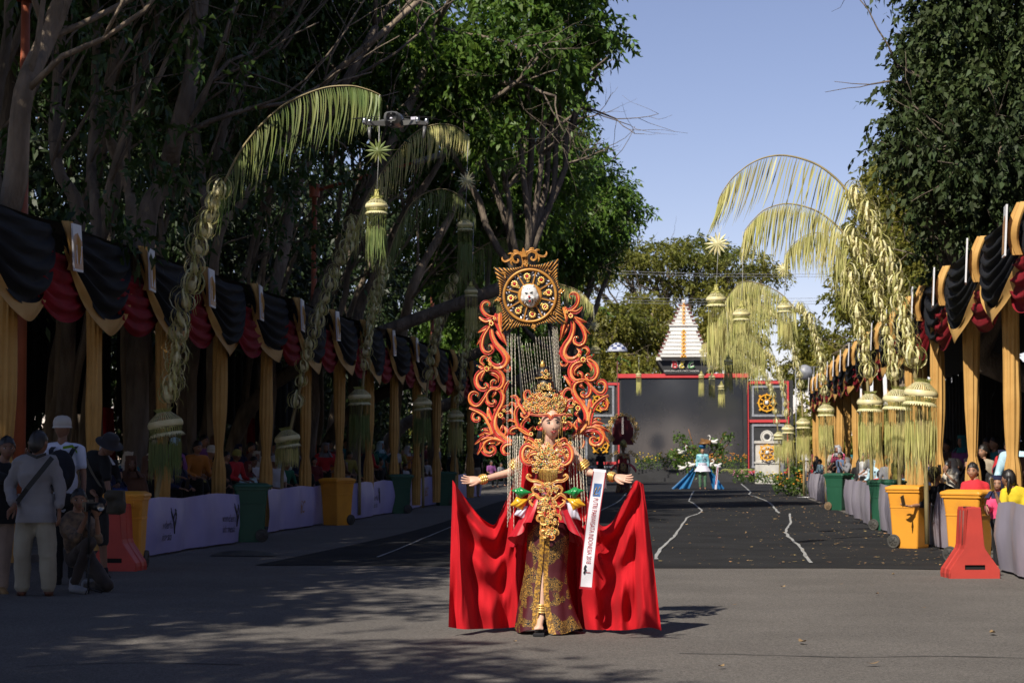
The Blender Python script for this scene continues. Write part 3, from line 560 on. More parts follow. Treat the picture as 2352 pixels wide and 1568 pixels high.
BL = [(318, 1283, 545, 1247, 'violet printed banner beside the first yellow bin', [(1.0, 'wi'), (4.0, 'wi')]), (612, 1226, 745, 1204, 'violet banner between the dark bin and the second yellow bin, lettered BEC', [(2.6, 'bec')]),
      (805, 1196, 895, 1179, 'violet banner right of the second yellow bin', [(3.4, 'wi')]), (940, 1170, 1004, 1158, 'violet banner between the two far dark bins', [(3.0, 'bec')]), (1040, 1150, 1100, 1140, 'farthest violet banner behind the dancer\'s hand', [])]
for i, (a, b, c, d, lab, mk) in enumerate(BL):
    x0, y0 = gx(a, b); x1, y1 = gx(c, d); banner(x0, y0, x1, y1, .76, 1, m_ban, lab, mk, seed=i * 2.1)
BR = [(2420, 1372, 2290, 1300, 'grey-violet plastic banner at the right picture edge below the girl in yellow', .80), (2190, 1272, 2128, 1248, 'short crumpled banner between the two yellow bins', .80), (2058, 1236, 1990, 1200, 'grey banner between the green bin and the first yellow bin', .82), (2010, 1214, 1948, 1180, 'grey banner between the two green bins', .80), (1908, 1163, 1858, 1141, 'grey banner beyond the far green bin', .8)]
for i, (a, b, c, d, lab, h) in enumerate(BR):
    x0, y0 = gx(a, b); x1, y1 = gx(c, d); banner(x0, y0, x1, y1, h, -1, m_banw, lab, [], seed=i * 3.3, wave=.12)
# ------------------------------------------------------------ wheelie bins
m_by = mat('plastic_yellow', (0.74, 0.32, 0.03), 0.5, (0.60, 0.25, 0.03), 3, .15, 60, spec=.4, contrast=(.45, .75)); m_bg = mat('plastic_green', (0.012, 0.075, 0.040), 0.45, (0.018, 0.09, 0.05), 3, .1, 60)
m_rub = mat('rubber', (0.035, 0.034, 0.032), 0.7, (0.07, 0.065, 0.055), 6); m_rubt = mat('rubber_dusty', (0.20, 0.13, 0.07), 0.8, (0.13, 0.09, 0.05), 6)
def wbin(col, lab, rub, loc, rot, grp='wheelie bins along the barriers'):
    t = thing('wheelie_bin', lab, 'bin', loc, (0, 0, rot), grp)
    def ring(w, d, z, r=.03): return [V((sx * (w / 2 - r) + r * math.cos(a), sy * (d / 2 - r) + r * math.sin(a), z)) for (sx, sy, a0) in ((1, 1, 0), (-1, 1, 90), (-1, -1, 180), (1, -1, 270)) for a in [math.radians(a0 + q) for q in (0, 30, 60, 90)]]
    def loft(g, R, cap=True):
        n = len(R[0]); vs = [p for r in R for p in r]; fs = [(i * n + j, i * n + (j + 1) % n, (i + 1) * n + (j + 1) % n, (i + 1) * n + j) for i in range(len(R) - 1) for j in range(n)]
        if cap: fs += [tuple(range(n - 1, -1, -1)), tuple((len(R) - 1) * n + j for j in range(n))]
        g.add(vs, fs, 0, False)
    g = MB(); loft(g, [ring(.385, .40, .0), ring(.39, .41, .03), ring(.435, .47, .60), ring(.448, .482, .603), ring(.448, .482, .618), ring(.437, .475, .621), ring(.465, .53, .83), ring(.50, .565, .835), ring(.50, .565, .87)])
    g.box((0, .24, .86), (.4, .05, .03)); g.tube([(-.2, .30, .85), (.2, .30, .85)], .014, 8)
    for s in (-1, 1): g.box((s * .12, -.262, .80), (.012, .02, .10))
    obj('body', g, col, t)
    g = MB(); loft(g, [ring(.52, .60, .872, .04), ring(.525, .605, .89, .04), ring(.51, .59, .912, .05), ring(.40, .46, .940, .06)])
    g.box((0, .31, .89), (.30, .06, .035)); g.box((0, -.30, .885), (.16, .03, .03)); obj('lid', g, col, t)
    for s in (-1, 1):
        w = MB(); w.lathe([(.0, -.022), (.06, -.03), (.07, -.018), (.085, -.02), (.10, -.028), (.105, 0), (.10, .028), (.085, .02), (.07, .018), (.06, .03), (0, .022)], n=20, M=Matrix.Rotation(PI / 2, 3, 'Y'))
        for k in range(6): a = k * PI / 3; w.box((s * .03, .04 * math.cos(a), .04 * math.sin(a)), (.01, .05, .01), 0, Matrix.Rotation(a, 3, 'X'))
        obj('wheel', w, rub, t, loc=(s * .215, .17, .105))
    g = MB(); g.tube([(-.23, .17, .105), (.23, .17, .105)], .01, 6); obj('axle', g, m_rub, t)
    return t
def at(px, py): p = G(px, py); return (p.x, p.y, .0)
wbin(m_by, 'yellow wheelie bin standing beside the red barrier on the left', m_rub, at(290, 1303), .12)
wbin(m_bg, 'dark green wheelie bin in the shade, nearest of the left side', m_rub, at(577, 1243), -1.35)
wbin(m_by, 'yellow wheelie bin between two violet banners, deeper in the shade', m_rub, at(774, 1205), -.55)
wbin(m_bg, 'dark green wheelie bin in the shade left of the farther violet banner', m_rub, at(917, 1178), -1.2)
wbin(m_bg, 'dark green wheelie bin almost behind the dancer\'s left-hand cape corner', m_rub, at(1021, 1160), -1.2)
wbin(m_bg, 'green wheelie bin with a dusty tan wheel, farthest on the right', m_rubt, at(1926, 1171), .95)
wbin(m_bg, 'green wheelie bin just left of the yellow one on the right', m_rub, at(2038, 1217), 1.0)
wbin(m_by, 'sunlit yellow wheelie bin with the arm and phone over its lid', m_rub, at(2092, 1258), 1.0)
wbin(m_by, 'sunlit yellow wheelie bin behind the red plastic barrier', m_rub, at(2228, 1290), .95)
# ------------------------------------------------------------ red plastic barriers (end view)
m_rb = mat('plastic_red', (0.50, 0.050, 0.035), 0.55, (0.38, 0.04, 0.03), 2.5, .12, 50)
m_rb2 = mat('plastic_red_scuffed', (0.22, 0.05, 0.04), 0.7, (0.12, 0.05, 0.04), 5)
def rbar(loc, rot, lab):
    t = thing('road_barrier', lab, 'barrier', loc, (0, 0, rot), 'red plastic road barriers')
    prof = [(-.29, 0), (-.295, .05), (-.285, .10), (-.125, .33), (-.11, .38), (-.085, .77), (-.075, .80)]
    full = prof + [(-x, z) for x, z in reversed(prof)]
    g = MB(); n = len(full); ys = [0, .02, .08, .09, .11, .18, .20, .22, .30, .32, .34, .40, .42]; sc = [.97, 1, 1, .95, .95, .95, .95, 1, 1, .95, .95, 1, .97]
    vs = [V((x * s, y, z * (.985 if s < 1 else 1))) for y, s in zip(ys, sc) for x, z in full]
    fs = [(i * n + j, i * n + (j + 1) % n, (i + 1) * n + (j + 1) % n, (i + 1) * n + j) for i in range(len(ys) - 1) for j in range(n)]
    fs.append(tuple(range((len(ys) - 1) * n, len(ys) * n)))
    g.add(vs, fs, 0, False)
    # end face with a real slot
    a = full; g.add([V((x * .97, 0, z * .985)) for x, z in [(-.29, 0), (.29, 0), (.29, .10), (-.29, .10)]], [(0, 1, 2, 3)], 0, False)
    zA, zB = .0985, .152; wA = .27; wB = .235; s1 = .115
    g.add([V((-.281, 0, zA)), V((-s1, 0, zA)), V((-s1, 0, zB)), V((-.245, 0, zB))], [(0, 1, 2, 3)], 0, False); g.add([V((.281, 0, zA)), V((s1, 0, zA)), V((s1, 0, zB)), V((.245, 0, zB))], [(0, 3, 2, 1)], 0, False)
    g.add([V((-.245, 0, zB)), V((.245, 0, zB)), V((.121, 0, .325)), V((-.121, 0, .325))], [(0, 1, 2, 3)], 0, False)
    g.add([V((-.121, 0, .325)), V((.121, 0, .325)), V((.107, 0, .374)), V((-.107, 0, .374))], [(0, 1, 2, 3)], 0, False)
    g.add([V((-.107, 0, .374)), V((.107, 0, .374)), V((.073, 0, .788)), V((-.073, 0, .788))], [(0, 1, 2, 3)], 0, False)
    obj('shell', g, m_rb, t)
    q = MB(); q.box((0, .10, .125), (.24, .16, .054)); obj('slot', q, mat('slot_dark', (.01, .01, .01), .9), t)
    q = MB(); q.box((-.05, .12, .80), (.05, .16, .012)); obj('cap', q, m_rb2, t)
    q = MB()
    for yy in (.14, .27): q.tube([(-.10, yy, .34), (-.085, yy, .76)], .011, 6)
    obj('rib', q, m_rb2, t)
    return t
rbar(at(2240, 1328), .13, 'red plastic road barrier standing in front of the yellow bins on the right')
rbar(at(258, 1311), -.05, 'red plastic road barrier half hidden behind the crouching photographer')
# ------------------------------------------------------------ penjor: bent bamboo poles with palm-leaf decoration
m_bam = mat('bamboo', (0.34, 0.27, 0.13), 0.55, (0.24, 0.19, 0.08), 6, .2, 40, stretch=(1, 1, .4))
m_palm = mat('palm_leaf', (0.68, 0.62, 0.25), 0.5, (0.50, 0.50, 0.16), 2.5, trans=.35, island=.25)
m_palmg = mat('palm_leaf_green', (0.34, 0.40, 0.11), 0.5, (0.52, 0.50, 0.18), 2.0, trans=.35, island=.3)
m_palmd = mat('palm_leaf_shaded', (0.15, 0.22, 0.06), 0.5, (0.24, 0.27, 0.08), 2.0, trans=.3, island=.3)  # dimmer, greener copy of palm_leaf, tree shade put into the colour
m_palmw = mat('palm_leaf_pale', (0.86, 0.80, 0.48), 0.5, (0.74, 0.68, 0.32), 5, trans=.2, island=.2)
m_str = mat('string_white', (0.5, 0.5, 0.48), .7)
def ribbon(mb, pts, w, side, taper=True, mi=0):
    k = len(pts); vs = []
    for i, p in enumerate(pts):
        t = i / (k - 1); ww = w * (min(1, 3 * t + .45) * (1 - t ** 2.5 * .92) if taper else 1)
        vs += [V(p) - side * ww / 2, V(p) + side * ww / 2]
    mb.add(vs, [(2 * i, 2 * i + 1, 2 * i + 3, 2 * i + 2) for i in range(k - 1)], mi, False)
def basket_mb(R, seed=0):
    """woven palm basket ring: pleated shoulder with slots, pale band, slotted skirt, zigzag hem"""
    g = MB(); n = 40; r = random.Random(seed)
    def strip(z0, r0, z1, r1, frac, mi):
        for j in range(n):
            a0 = 2 * PI * j / n; a1 = a0 + 2 * PI / n * frac
            g.add([V((r0 * R * math.cos(a0), r0 * R * math.sin(a0), z0 * R)), V((r0 * R * math.cos(a1), r0 * R * math.sin(a1), z0 * R)), V((r1 * R * math.cos(a1), r1 * R * math.sin(a1), z1 * R)), V((r1 * R * math.cos(a0), r1 * R * math.sin(a0), z1 * R))], [(0, 1, 2, 3)], mi, False)
    strip(.80, .46, .92, .56, .55, 0); strip(.70, .40, .80, .46, 1, 0); strip(.24, .94, .70, .40, .50, 1)
    g.lathe([(.93 * R, .22 * R), (1.0 * R, .08 * R), (1.0 * R, -.08 * R), (.95 * R, -.14 * R)], n=n, mi=1)
    strip(-.16, .95, -.46, .84, .5, 0); g.lathe([(.84 * R, -.46 * R), (.92 * R, -.54 * R)], n=n, mi=1)
    for j in range(n * 1):
        a = 2 * PI * j / n; b = a + 2 * PI / n * 1.4; c = (a + b) / 2
        g.add([V((.90 * R * math.cos(a), .90 * R * math.sin(a), -.50 * R)), V((.92 * R * math.cos(b), .92 * R * math.sin(b), -.54 * R)), V((1.06 * R * math.cos(c), 1.06 * R * math.sin(c), -.72 * R))], [(0, 1, 2)], 1, False)
    for k in range(3): a = k * PI / 3; g.tube([(.6 * R * math.cos(a), .6 * R * math.sin(a), .5 * R), (-.6 * R * math.cos(a), -.6 * R * math.sin(a), .5 * R)], .02 * R, 4)
    return g
def fringe_mb(R, L, n=70, seed=0, gap=.34, w=.014):
    """thin cords then bunches of hanging leaf strips"""
    g = MB(); r = random.Random(seed)
    for j in range(n):
        a = 2 * PI * j / n + r.uniform(-.05, .05); rr = R * r.uniform(.72, .92); x, y = rr * math.cos(a), rr * math.sin(a); side = V((-math.sin(a), math.cos(a), 0)) if r.random() < .5 else V((1, 0, 0))
        z0 = -L * gap * r.uniform(.85, 1.1); l = L * (1 - gap) * r.uniform(.6, 1.1)
        if j % 3 == 0: g.tube([(x, y, -.3 * R), (x, y, z0)], .003, 3, cap=False)
        b = r.uniform(-.10, .12); ribbon(g, [V((x * (1 + .0) + b * t * t * l * .6, y + .1 * t * t * l * r.uniform(-.6, .6), z0 - l * t)) for t in (0, .3, .6, 1)], w, side)
    return g
def star_mb(R, seed=0):
    g = MB(); r = random.Random(seed)
    for j in range(14):
        a = 2 * PI * j / 14 + r.uniform(-.06, .06); l = R * r.uniform(.85, 1.05); d = V((math.cos(a), r.uniform(-.12, .12), math.sin(a))); s = V((-d.z, 0, d.x)) * R * .09
        g.add([V((0, -.02, 0)), d * l * .55 + s, d * l, d * l * .55 - s, V((0, .02, 0))], [(0, 1, 2, 3), (4, 3, 2, 1)], 0, False)
        if j % 3 == 0: g.tube([V((0, 0, 0)), d * l * 1.45], .002, 3)
    g.lathe([(0, .02), (R * .30, .012), (R * .34, 0), (R * .30, -.012), (0, -.02)], n=14, M=Matrix.Rotation(PI / 2, 3, 'X'))
    return g
curlM = []
for sd in range(3):
    r = random.Random(sd + 3); g = MB()
    for j in range(11):
        a = 2 * PI * j / 11 + r.uniform(-.25, .25); d = V((math.cos(a), math.sin(a), 0)); side = V((-d.y, d.x, 0)); R = r.uniform(.07, .13); pts = []
        for i in range(9):
            t = i / 8; q = -PI / 2 + t * PI * (1.35 + .5 * r.random() * .4); pts.append(d * (.02 + R * (math.cos(q) * .95 + .05)) + V((0, 0, R * 1.0 * (math.sin(q) + 1) - .03)))
        ribbon(g, pts, .024, side, mi=j % 2)
    for j in range(4):
        a = r.random() * 6.28; l = r.uniform(.10, .20); d = V((math.cos(a), math.sin(a), 0)); ribbon(g, [V((0, 0, 0)), d * l * .7 + V((0, 0, .02)), d * l * 1.0 - V((0, 0, .05)), d * l - V((0, 0, .11))], .009, V((-d.y, d.x, 0)), mi=1)
    g.lathe([(.0, .0), (.035, .01), (.045, .05), (.03, .09), (0, .10)], n=8, mi=0)
    me = g.mesh('leaf_curl'); me.materials.append(m_palmw); me.materials.append(m_palm); curlM.append(me)
def poly_len(pts): return sum((pts[i + 1] - pts[i]).length for i in range(len(pts) - 1))
def penjor(Y, base, ring, ringR, pole, frond, lab, ncl, leafL=.75, seed=0, tilt=0, fr=None, lean=1.0, shade=False, nleaf=90, yoff=0.0):
    """pole, frond: pixel polylines; ring: pixel of the basket centre"""
    r = random.Random(seed); B = P(*base, Y); B.z = .1; t = thing('palm_penjor', lab, 'penjor', B, group='bent palm penjor poles')
    PL = smooth_path([P(x, y, Y) - B for x, y in ([base] + pole)], 5); PL[0].z = 0
    FR = smooth_path([P(x, y, Y + yoff * i) - B for i, (x, y) in enumerate(frond)], 8)
    g = MB(); g.tube(PL, [.035 - .018 * i / len(PL) for i in range(len(PL))], 8)
    obj('pole', g, m_bam, t)
    g = MB(); g.tube([PL[-1]] + FR, [.02 - .015 * i / len(FR) for i in range(len(FR) + 1)], 6); obj('rib', g, m_bam, t)
    # leaflets
    g = MB(); n = len(FR) - 1
    for j in range(nleaf):
        u = (j + r.random() * .6) / nleaf; q = u * n; i = min(int(q), n - 1); p = FR[i].lerp(FR[i + 1], q - i); tg = (FR[i + 1] - FR[i]).normalized()
        l = leafL * (.55 + .75 * math.sin(PI * min(1, (1 - u) * .92 + .08)) ** .6) * r.uniform(.8, 1.15) * (1 - .45 * u)
        if lean: dn = V((lean + r.gauss(0, .13), r.uniform(-.25, .25), -1)).normalized()
        yj = r.uniform(-.12, .12); pts = []
        for k in range(6):
            s = k / 5; pts.append(p + tg * (.12 * l * math.sin(s * PI * .5)) * (1 - s) + V((dn.x * l * s * s * .55, yj * s, -.02 + .05 * l * math.sin(s * 3.1) * (1 - s) - l * s * (1.0 if not lean else (.72 + .28 * s)))))
        ribbon(g, pts, .024 * r.uniform(.6, 1.3), V((r.uniform(.6, 1), r.uniform(-.5, .5), 0)).normalized())
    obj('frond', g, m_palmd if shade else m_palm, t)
    # curls along the pole above the ring
    Z0 = (P(*ring, Y) - B).z + ringR * .9
    seg = [p for p in PL if p.z > Z0]; L = poly_len(seg)
    ncl = int(ncl * 1.2)
    for k in range(ncl):
        q = (k + .4) / ncl * (len(seg) - 1); i = int(q); p = seg[i].lerp(seg[min(i + 1, len(seg) - 1)], q - i); s_ = 1.35 * r.uniform(.8, 1.15)
        link('leaf_curl', curlM[k % 3], None, t, loc=p, rot=(r.uniform(-.2, .2), r.uniform(-.25, .25), r.random() * 6), scl=s_)
    rp = P(*ring, Y) - B
    b = obj('basket_ring', basket_mb(ringR, seed), [m_palmg, m_palmw], t, loc=rp, rot=(0, tilt, 0))
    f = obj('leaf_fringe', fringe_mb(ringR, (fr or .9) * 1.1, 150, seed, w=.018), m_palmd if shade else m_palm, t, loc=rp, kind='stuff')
    return t
def hang(Y, top, star, bas, bR, end, lab, seed=0, sR=.17, shade=False):
    T = P(*top, Y); Bk = P(*bas, Y); t = thing('hanging_ornament', lab, 'ornament', Bk, group='hanging palm-leaf ornaments')
    g = MB(); a = T - Bk; g.tube([a, a * .5 + V((.01, 0, 0)), (0, 0, bR * .6)], .006, 4); obj('string', g, m_str, t)
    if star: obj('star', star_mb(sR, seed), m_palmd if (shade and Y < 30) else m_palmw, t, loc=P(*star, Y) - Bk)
    g = MB(); r = random.Random(seed)
    for k in range(5): ribbon(g, [V((0, 0, bR * (.7 + k * .45))), V((.03, 0, bR * (.7 + k * .45) - .03)), V((.05 * (-1) ** k, .02, bR * (.7 + k * .45) + .06))], .03, V((0, 1, 0)))
    for k in range(6): a_ = k; ribbon(g, [V((math.cos(a_) * bR * .6, math.sin(a_) * bR * .6, bR * .65)), V((math.cos(a_) * bR * .2, math.sin(a_) * bR * .2, bR * .9)), V((0, 0, bR * 1.5))], .05, V((-math.sin(a_), math.cos(a_), 0)), False)
    obj('bow', g, m_palm, t); obj('basket', basket_mb(bR, seed), [m_palmg, m_palmw], t)
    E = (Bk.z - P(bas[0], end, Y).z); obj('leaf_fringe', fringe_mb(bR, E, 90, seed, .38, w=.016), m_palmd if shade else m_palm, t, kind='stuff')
    return t
# left row
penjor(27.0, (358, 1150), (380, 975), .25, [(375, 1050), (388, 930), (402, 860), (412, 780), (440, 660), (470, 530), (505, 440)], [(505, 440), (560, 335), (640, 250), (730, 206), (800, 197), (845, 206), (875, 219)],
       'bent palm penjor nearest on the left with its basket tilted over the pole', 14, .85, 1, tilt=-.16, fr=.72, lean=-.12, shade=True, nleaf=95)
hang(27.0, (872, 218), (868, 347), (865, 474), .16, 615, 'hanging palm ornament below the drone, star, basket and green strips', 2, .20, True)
penjor(36.0, (648, 1120), (660, 1008), .24, [(652, 1060), (690, 885), (715, 790), (745, 700), (785, 600), (815, 520)], [(815, 520), (845, 450), (895, 370), (950, 308), (1000, 286), (1045, 290), (1078, 312)],
       'bent palm penjor with its arched frond just below the drone', 13, .85, 3, tilt=-.16, fr=.5, lean=-.10, shade=False)
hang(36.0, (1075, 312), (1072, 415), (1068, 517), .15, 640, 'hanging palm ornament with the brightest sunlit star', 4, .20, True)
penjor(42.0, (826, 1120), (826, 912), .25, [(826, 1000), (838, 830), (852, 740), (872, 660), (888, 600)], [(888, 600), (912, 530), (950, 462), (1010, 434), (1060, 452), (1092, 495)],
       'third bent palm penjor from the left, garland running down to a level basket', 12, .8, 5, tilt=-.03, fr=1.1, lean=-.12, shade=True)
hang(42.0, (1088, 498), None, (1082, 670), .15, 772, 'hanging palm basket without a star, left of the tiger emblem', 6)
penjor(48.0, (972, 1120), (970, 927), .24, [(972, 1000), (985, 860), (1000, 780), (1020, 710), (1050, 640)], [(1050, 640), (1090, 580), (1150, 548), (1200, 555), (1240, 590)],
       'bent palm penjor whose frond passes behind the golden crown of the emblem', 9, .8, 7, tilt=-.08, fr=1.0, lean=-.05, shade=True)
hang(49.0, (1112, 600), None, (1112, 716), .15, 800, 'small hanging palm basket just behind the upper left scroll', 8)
penjor(55.0, (1046, 1120), (1046, 955), .24, [(1046, 1010), (1056, 890), (1072, 800), (1100, 730), (1140, 690)], [(1140, 690), (1200, 650), (1270, 650), (1330, 668), (1362, 700)],
       'farthest bent palm penjor on the left, garland beside the red scrolls', 11, .8, 9, tilt=-.02, fr=1.0, lean=-.1)
hang(55.0, (1363, 700), (1365, 748), (1367, 803), .15, 872, 'hanging palm star and basket right of the red scroll wing', 10, .19)
# right row
penjor(29.0, (2128, 1110), (2115, 905), .25, [(2120, 1000), (2100, 850), (2085, 780), (2068, 710), (2045, 640), (2018, 560), (1985, 490), (1955, 450)], [(1955, 450), (1920, 410), (1870, 375), (1800, 357), (1740, 368), (1690, 402), (1660, 440), (1648, 468)],
       'bent palm penjor nearest on the right, its high frond arching over the street', 17, .85, 11, tilt=.10, fr=1.15, lean=-.65, nleaf=66)
hang(29.0, (1650, 470), (1648, 560), (1645, 688), .15, 850, 'hanging palm star, basket and long strips under the highest right frond', 12, .20)
penjor(33.0, (2066, 1115), (2062, 918), .25, [(2064, 1000), (2055, 860), (2040, 790), (2020, 700), (2000, 640), (1972, 585), (1950, 550)], [(1950, 550), (1915, 512), (1870, 482), (1810, 468), (1760, 480), (1730, 505), (1710, 530)],
       'bent palm penjor with the thickest pale frond on the right', 14, .95, 13, tilt=.06, fr=1.1, lean=-.30, nleaf=120)
hang(33.0, (1706, 532), None, (1703, 722), .15, 780, 'hanging palm basket on a long thin string before the pale frond', 14)
penjor(37.5, (2002, 1115), (1998, 925), .245, [(2000, 1000), (1990, 850), (1978, 760), (1962, 690), (1952, 640)], [(1952, 640), (1935, 590), (1905, 545), (1870, 535), (1832, 552), (1802, 586)],
       'bent palm penjor with the leftmost big basket of the right-hand three', 11, .8, 15, tilt=.02, fr=1.1, lean=-.1, nleaf=110)
hang(37.5, (1802, 588), (1800, 618), (1802, 706), .14, 800, 'hanging palm star and basket nearest the right garlands', 16, .17)
penjor(55.0, (1897, 1110), (1897, 942), .24, [(1897, 1000), (1890, 870), (1878, 800), (1860, 740), (1830, 712)], [(1830, 712), (1790, 672), (1740, 650), (1700, 650), (1665, 690)],
       'bent palm penjor with a small basket between two gold curtains', 12, 1.25, 17, fr=1.2, lean=-.05, nleaf=150)
hang(55.0, (1668, 690), None, (1673, 830), .13, 905, 'hanging palm basket right of the white temple', 18)
penjor(64.0, (1846, 1105), (1845, 972), .24, [(1846, 1010), (1838, 880), (1820, 800), (1795, 745), (1770, 720)], [(1770, 720), (1735, 690), (1700, 682), (1670, 700), (1650, 730)],
       'bent palm penjor with pale garland right of the wheel emblem panel', 13, 1.6, 19, fr=1.2, lean=-.05, nleaf=140)
hang(64.0, (1652, 730), None, (1657, 888), .12, 935, 'small hanging palm basket over the right end of the screen', 20)
penjor(74.0, (1812, 1100), (1810, 985), .24, [(1812, 1010), (1800, 900), (1785, 850), (1760, 810)], [(1760, 810), (1730, 775), (1690, 755), (1655, 765), (1635, 800)],
       'farthest bent palm penjor, partly covering the gold wheel panel', 11, 1.5, 21, fr=1.2, lean=-.05, nleaf=120)
hang(74.0, (1636, 800), None, (1635, 866), .13, 918, 'small hanging palm basket in front of the stage screen top', 22)
hang(80.0, (1612, 780), (1611, 806), (1611, 862), .12, 910, 'small hanging palm basket with a little star before the temple', 23, .15)
penjor(82.0, (1790, 1098), (1789, 1000), .22, [(1790, 1020), (1778, 930), (1765, 880), (1745, 850)], [(1745, 850), (1710, 815), (1670, 790), (1630, 785), (1612, 790)], 'small far palm penjor beside the white pedestal', 9, 1.3, 24, fr=1.1, lean=-.05, nleaf=100)
hang(80.0, (1467, 820), None, (1467, 860), .12, 908, 'small hanging palm basket over the left part of the screen', 25)
# ------------------------------------------------------------ stage
m_blk = mat('stage_black', (0.020, 0.020, 0.021), 0.6, (0.030, 0.030, 0.032), 2); m_sred = mat('stage_red', (0.62, 0.055, 0.060), 0.5, (0.55, 0.05, 0.05), 2)
m_sgr = mat('stage_grey', (0.30, 0.31, 0.34), 0.5); m_scr = mat('screen_glass', (0.038, 0.041, 0.050), 0.06, (0.026, 0.029, 0.038), .25, spec=.8, coat=1.0)
m_wht = mat('foam_white', (0.80, 0.78, 0.74), 0.7, (0.62, 0.60, 0.56), 3, .25, 14, stretch=(.5, 1, 4)); m_brn = mat('foam_brown', (0.16, 0.05, 0.04), 0.7); m_yel = mat('foam_yellow', (0.80, 0.42, 0.02), 0.5, (0.72, 0.30, 0.02), 4)
YS = 106.0; kS = YS / F
def W(px, py, Y=YS): return P(px, py, Y)
st = thing('stage', 'black stage with a big dark screen framed by red lines', 'stage', (W(1565, 1110).x, YS, 0))
def sbox(nm, x0, y0, x1, y1, d, off, m, par=None, org=None):
    a = W(x0, y0); b = W(x1, y1); o = org if org is not None else st.location; g = MB()
    g.box(((a.x + b.x) / 2 - o.x, off - d / 2 + (YS - o.y), (a.z + b.z) / 2 - o.z), (abs(b.x - a.x), d, abs(a.z - b.z))); return obj(nm, g, m, par or st)
sbox('backdrop', 1318, 878, 1424, 1100, .6, 0, m_blk); sbox('screen_housing', 1424, 862, 1716, 1100, .8, 0, m_blk); sbox('backdrop', 1716.5, 874, 1822, 1100, .6, 0, m_blk)
sc = sbox('screen', 1428, 873, 1706, 1078, .04, -.803, m_scr)
sbox('header_stripe', 1420, 860, 1718, 868, .12, -.80, m_sred)
for (x0, y0, x1, y1) in ((1714, 876, 1720, 1086), (1720.5, 876, 1806, 882), (1806, 876, 1812, 1086), (1720.5, 964, 1805, 970), (1720.5, 1080, 1805, 1086), (1388, 880, 1424, 885), (1418, 885.5, 1424, 1086), (1330, 880, 1387, 885), (1370, 1060, 1417, 1066)):
    sbox('red_frame', x0, y0, x1, y1, .10, -.85 if False else -.6, m_sred)
for (x0, x1) in ((1726, 1800), (1346, 1412)):
    for (y0, y1) in ((886, 957), (974, 1074)):
        for q in ((x0, y0, x1, y0 + 5), (x0, y1 - 5, x1, y1), (x0, y0 + 5, x0 + 5, y1 - 5), (x1 - 5, y0 + 5, x1, y1 - 5)): sbox('grey_frame', *q, .06, -.6, m_sgr)
for k in range(3): sbox('step', 1500 + 0 * k, 1088 + 8 * k, 1690 + 2 * k, 1096.5 + 8 * k, .35, -1.6 - .352 * k, m_blk)
sbox('platform', 1400, 1078, 1716, 1118, 1.0, -1.0 + .2, m_blk)
def wheel(px, py, r, Y, lab, par=None, cat='emblem', face=True):
    c = W(px, py, Y); t = thing('wheel_emblem', lab, cat, c, group='gold wheel emblems') ; k = Y / F; R = r * k; g = MB()
    def ann(r0, r1, y):
        n = 28; vs = [V((q * math.cos(2 * PI * j / n), yy, q * math.sin(2 * PI * j / n))) for q, yy in ((r0, y), (r1, y), (r1, y + .08), (r0, y + .08)) for j in range(n)]
        g.add(vs, [(a * n + j, a * n + (j + 1) % n, ((a + 1) % 4) * n + (j + 1) % n, ((a + 1) % 4) * n + j) for a in range(4) for j in range(n)], 0, False)
    ann(R * .84, R, -.09); ann(R * .33, R * .42, -.09)
    for j in range(8):
        a = 2 * PI * j / 8 + .2; M_ = Matrix.Rotation(-a, 3, 'Y'); g.box((R * .62 * math.cos(a), -.05, R * .62 * math.sin(a)), (R * .48, .06, R * .07), 0, M_); g.ball((R * .62 * math.cos(a), -.07, R * .62 * math.sin(a)), (R * .12, .05, R * .12), 8)
    for j in range(4):
        a = PI / 4 + j * PI / 2; M_ = Matrix.Rotation(-a, 3, 'Y'); g.box((R * 1.06 * math.cos(a), -.05, R * 1.06 * math.sin(a)), (R * .30, .07, R * .22), 0, M_)
        a = j * PI / 2; M_ = Matrix.Rotation(-a, 3, 'Y'); g.box((R * 1.03 * math.cos(a), -.05, R * 1.03 * math.sin(a)), (R * .14, .07, R * .12), 0, M_)
    obj('wheel', g, m_yel, t); g = MB(); g.ball((0, -.10, 0), (R * .22, .09, R * .24), 10); g.ball((-R * .13, -.1, R * .22), (R * .06, .04, R * .09), 6); g.ball((R * .13, -.1, R * .22), (R * .06, .04, R * .09), 6); obj('tiger_head', g, m_wht, t)
    return t
wheel(1761, 925, 20, YS - .62, 'gold wheel emblem on the upper black panel right of the screen'); wheel(1379, 925, 19, YS - .62, 'gold wheel emblem on the panel half hidden by the red wing')
wheel(1379, 1022, 19, YS - .62, 'gold wheel emblem low on the dark panel behind the shoulder')
# temple
To = W(1570, 858); T = thing('temple_model', 'white stepped temple tower standing on a black plinth above the screen', 'temple', To)
g = MB(); a = W(1509, 829) - To; b = W(1631, 860) - To; g.add([V((a.x, -1, a.z)), V((b.x + .12, -1, a.z)), V((b.x - .28, -1, b.z)), V((a.x + .45, -1, b.z)), V((a.x - .1, .5, a.z)), V((b.x + .1, .5, a.z)), V((b.x - .28, .5, b.z)), V((a.x + .3, .5, b.z))], [(0, 3, 2, 1), (4, 5, 6, 7), (0, 1, 5, 4), (1, 2, 6, 5), (2, 3, 7, 6), (3, 0, 4, 7)], 0, False)
obj('plinth', g, m_blk, T)
tiers = 14; y_bot = 829.0; y_top = 690.0; hs = [8.8] * 14; y = 822.0; half = 60.0
def tbox(nm, hw, y0, y1, d, m, cx=1570.0):
    a = W(cx - hw, y0) - To; b = W(cx + hw, y1) - To; g = MB(); g.box(((a.x + b.x) / 2, -.2, (a.z + b.z) / 2), (b.x - a.x, d, a.z - b.z)); return obj(nm, g, m, T)
tbox('ledge', 62, 822, 829, 1.72, m_wht)
hw = 57.0
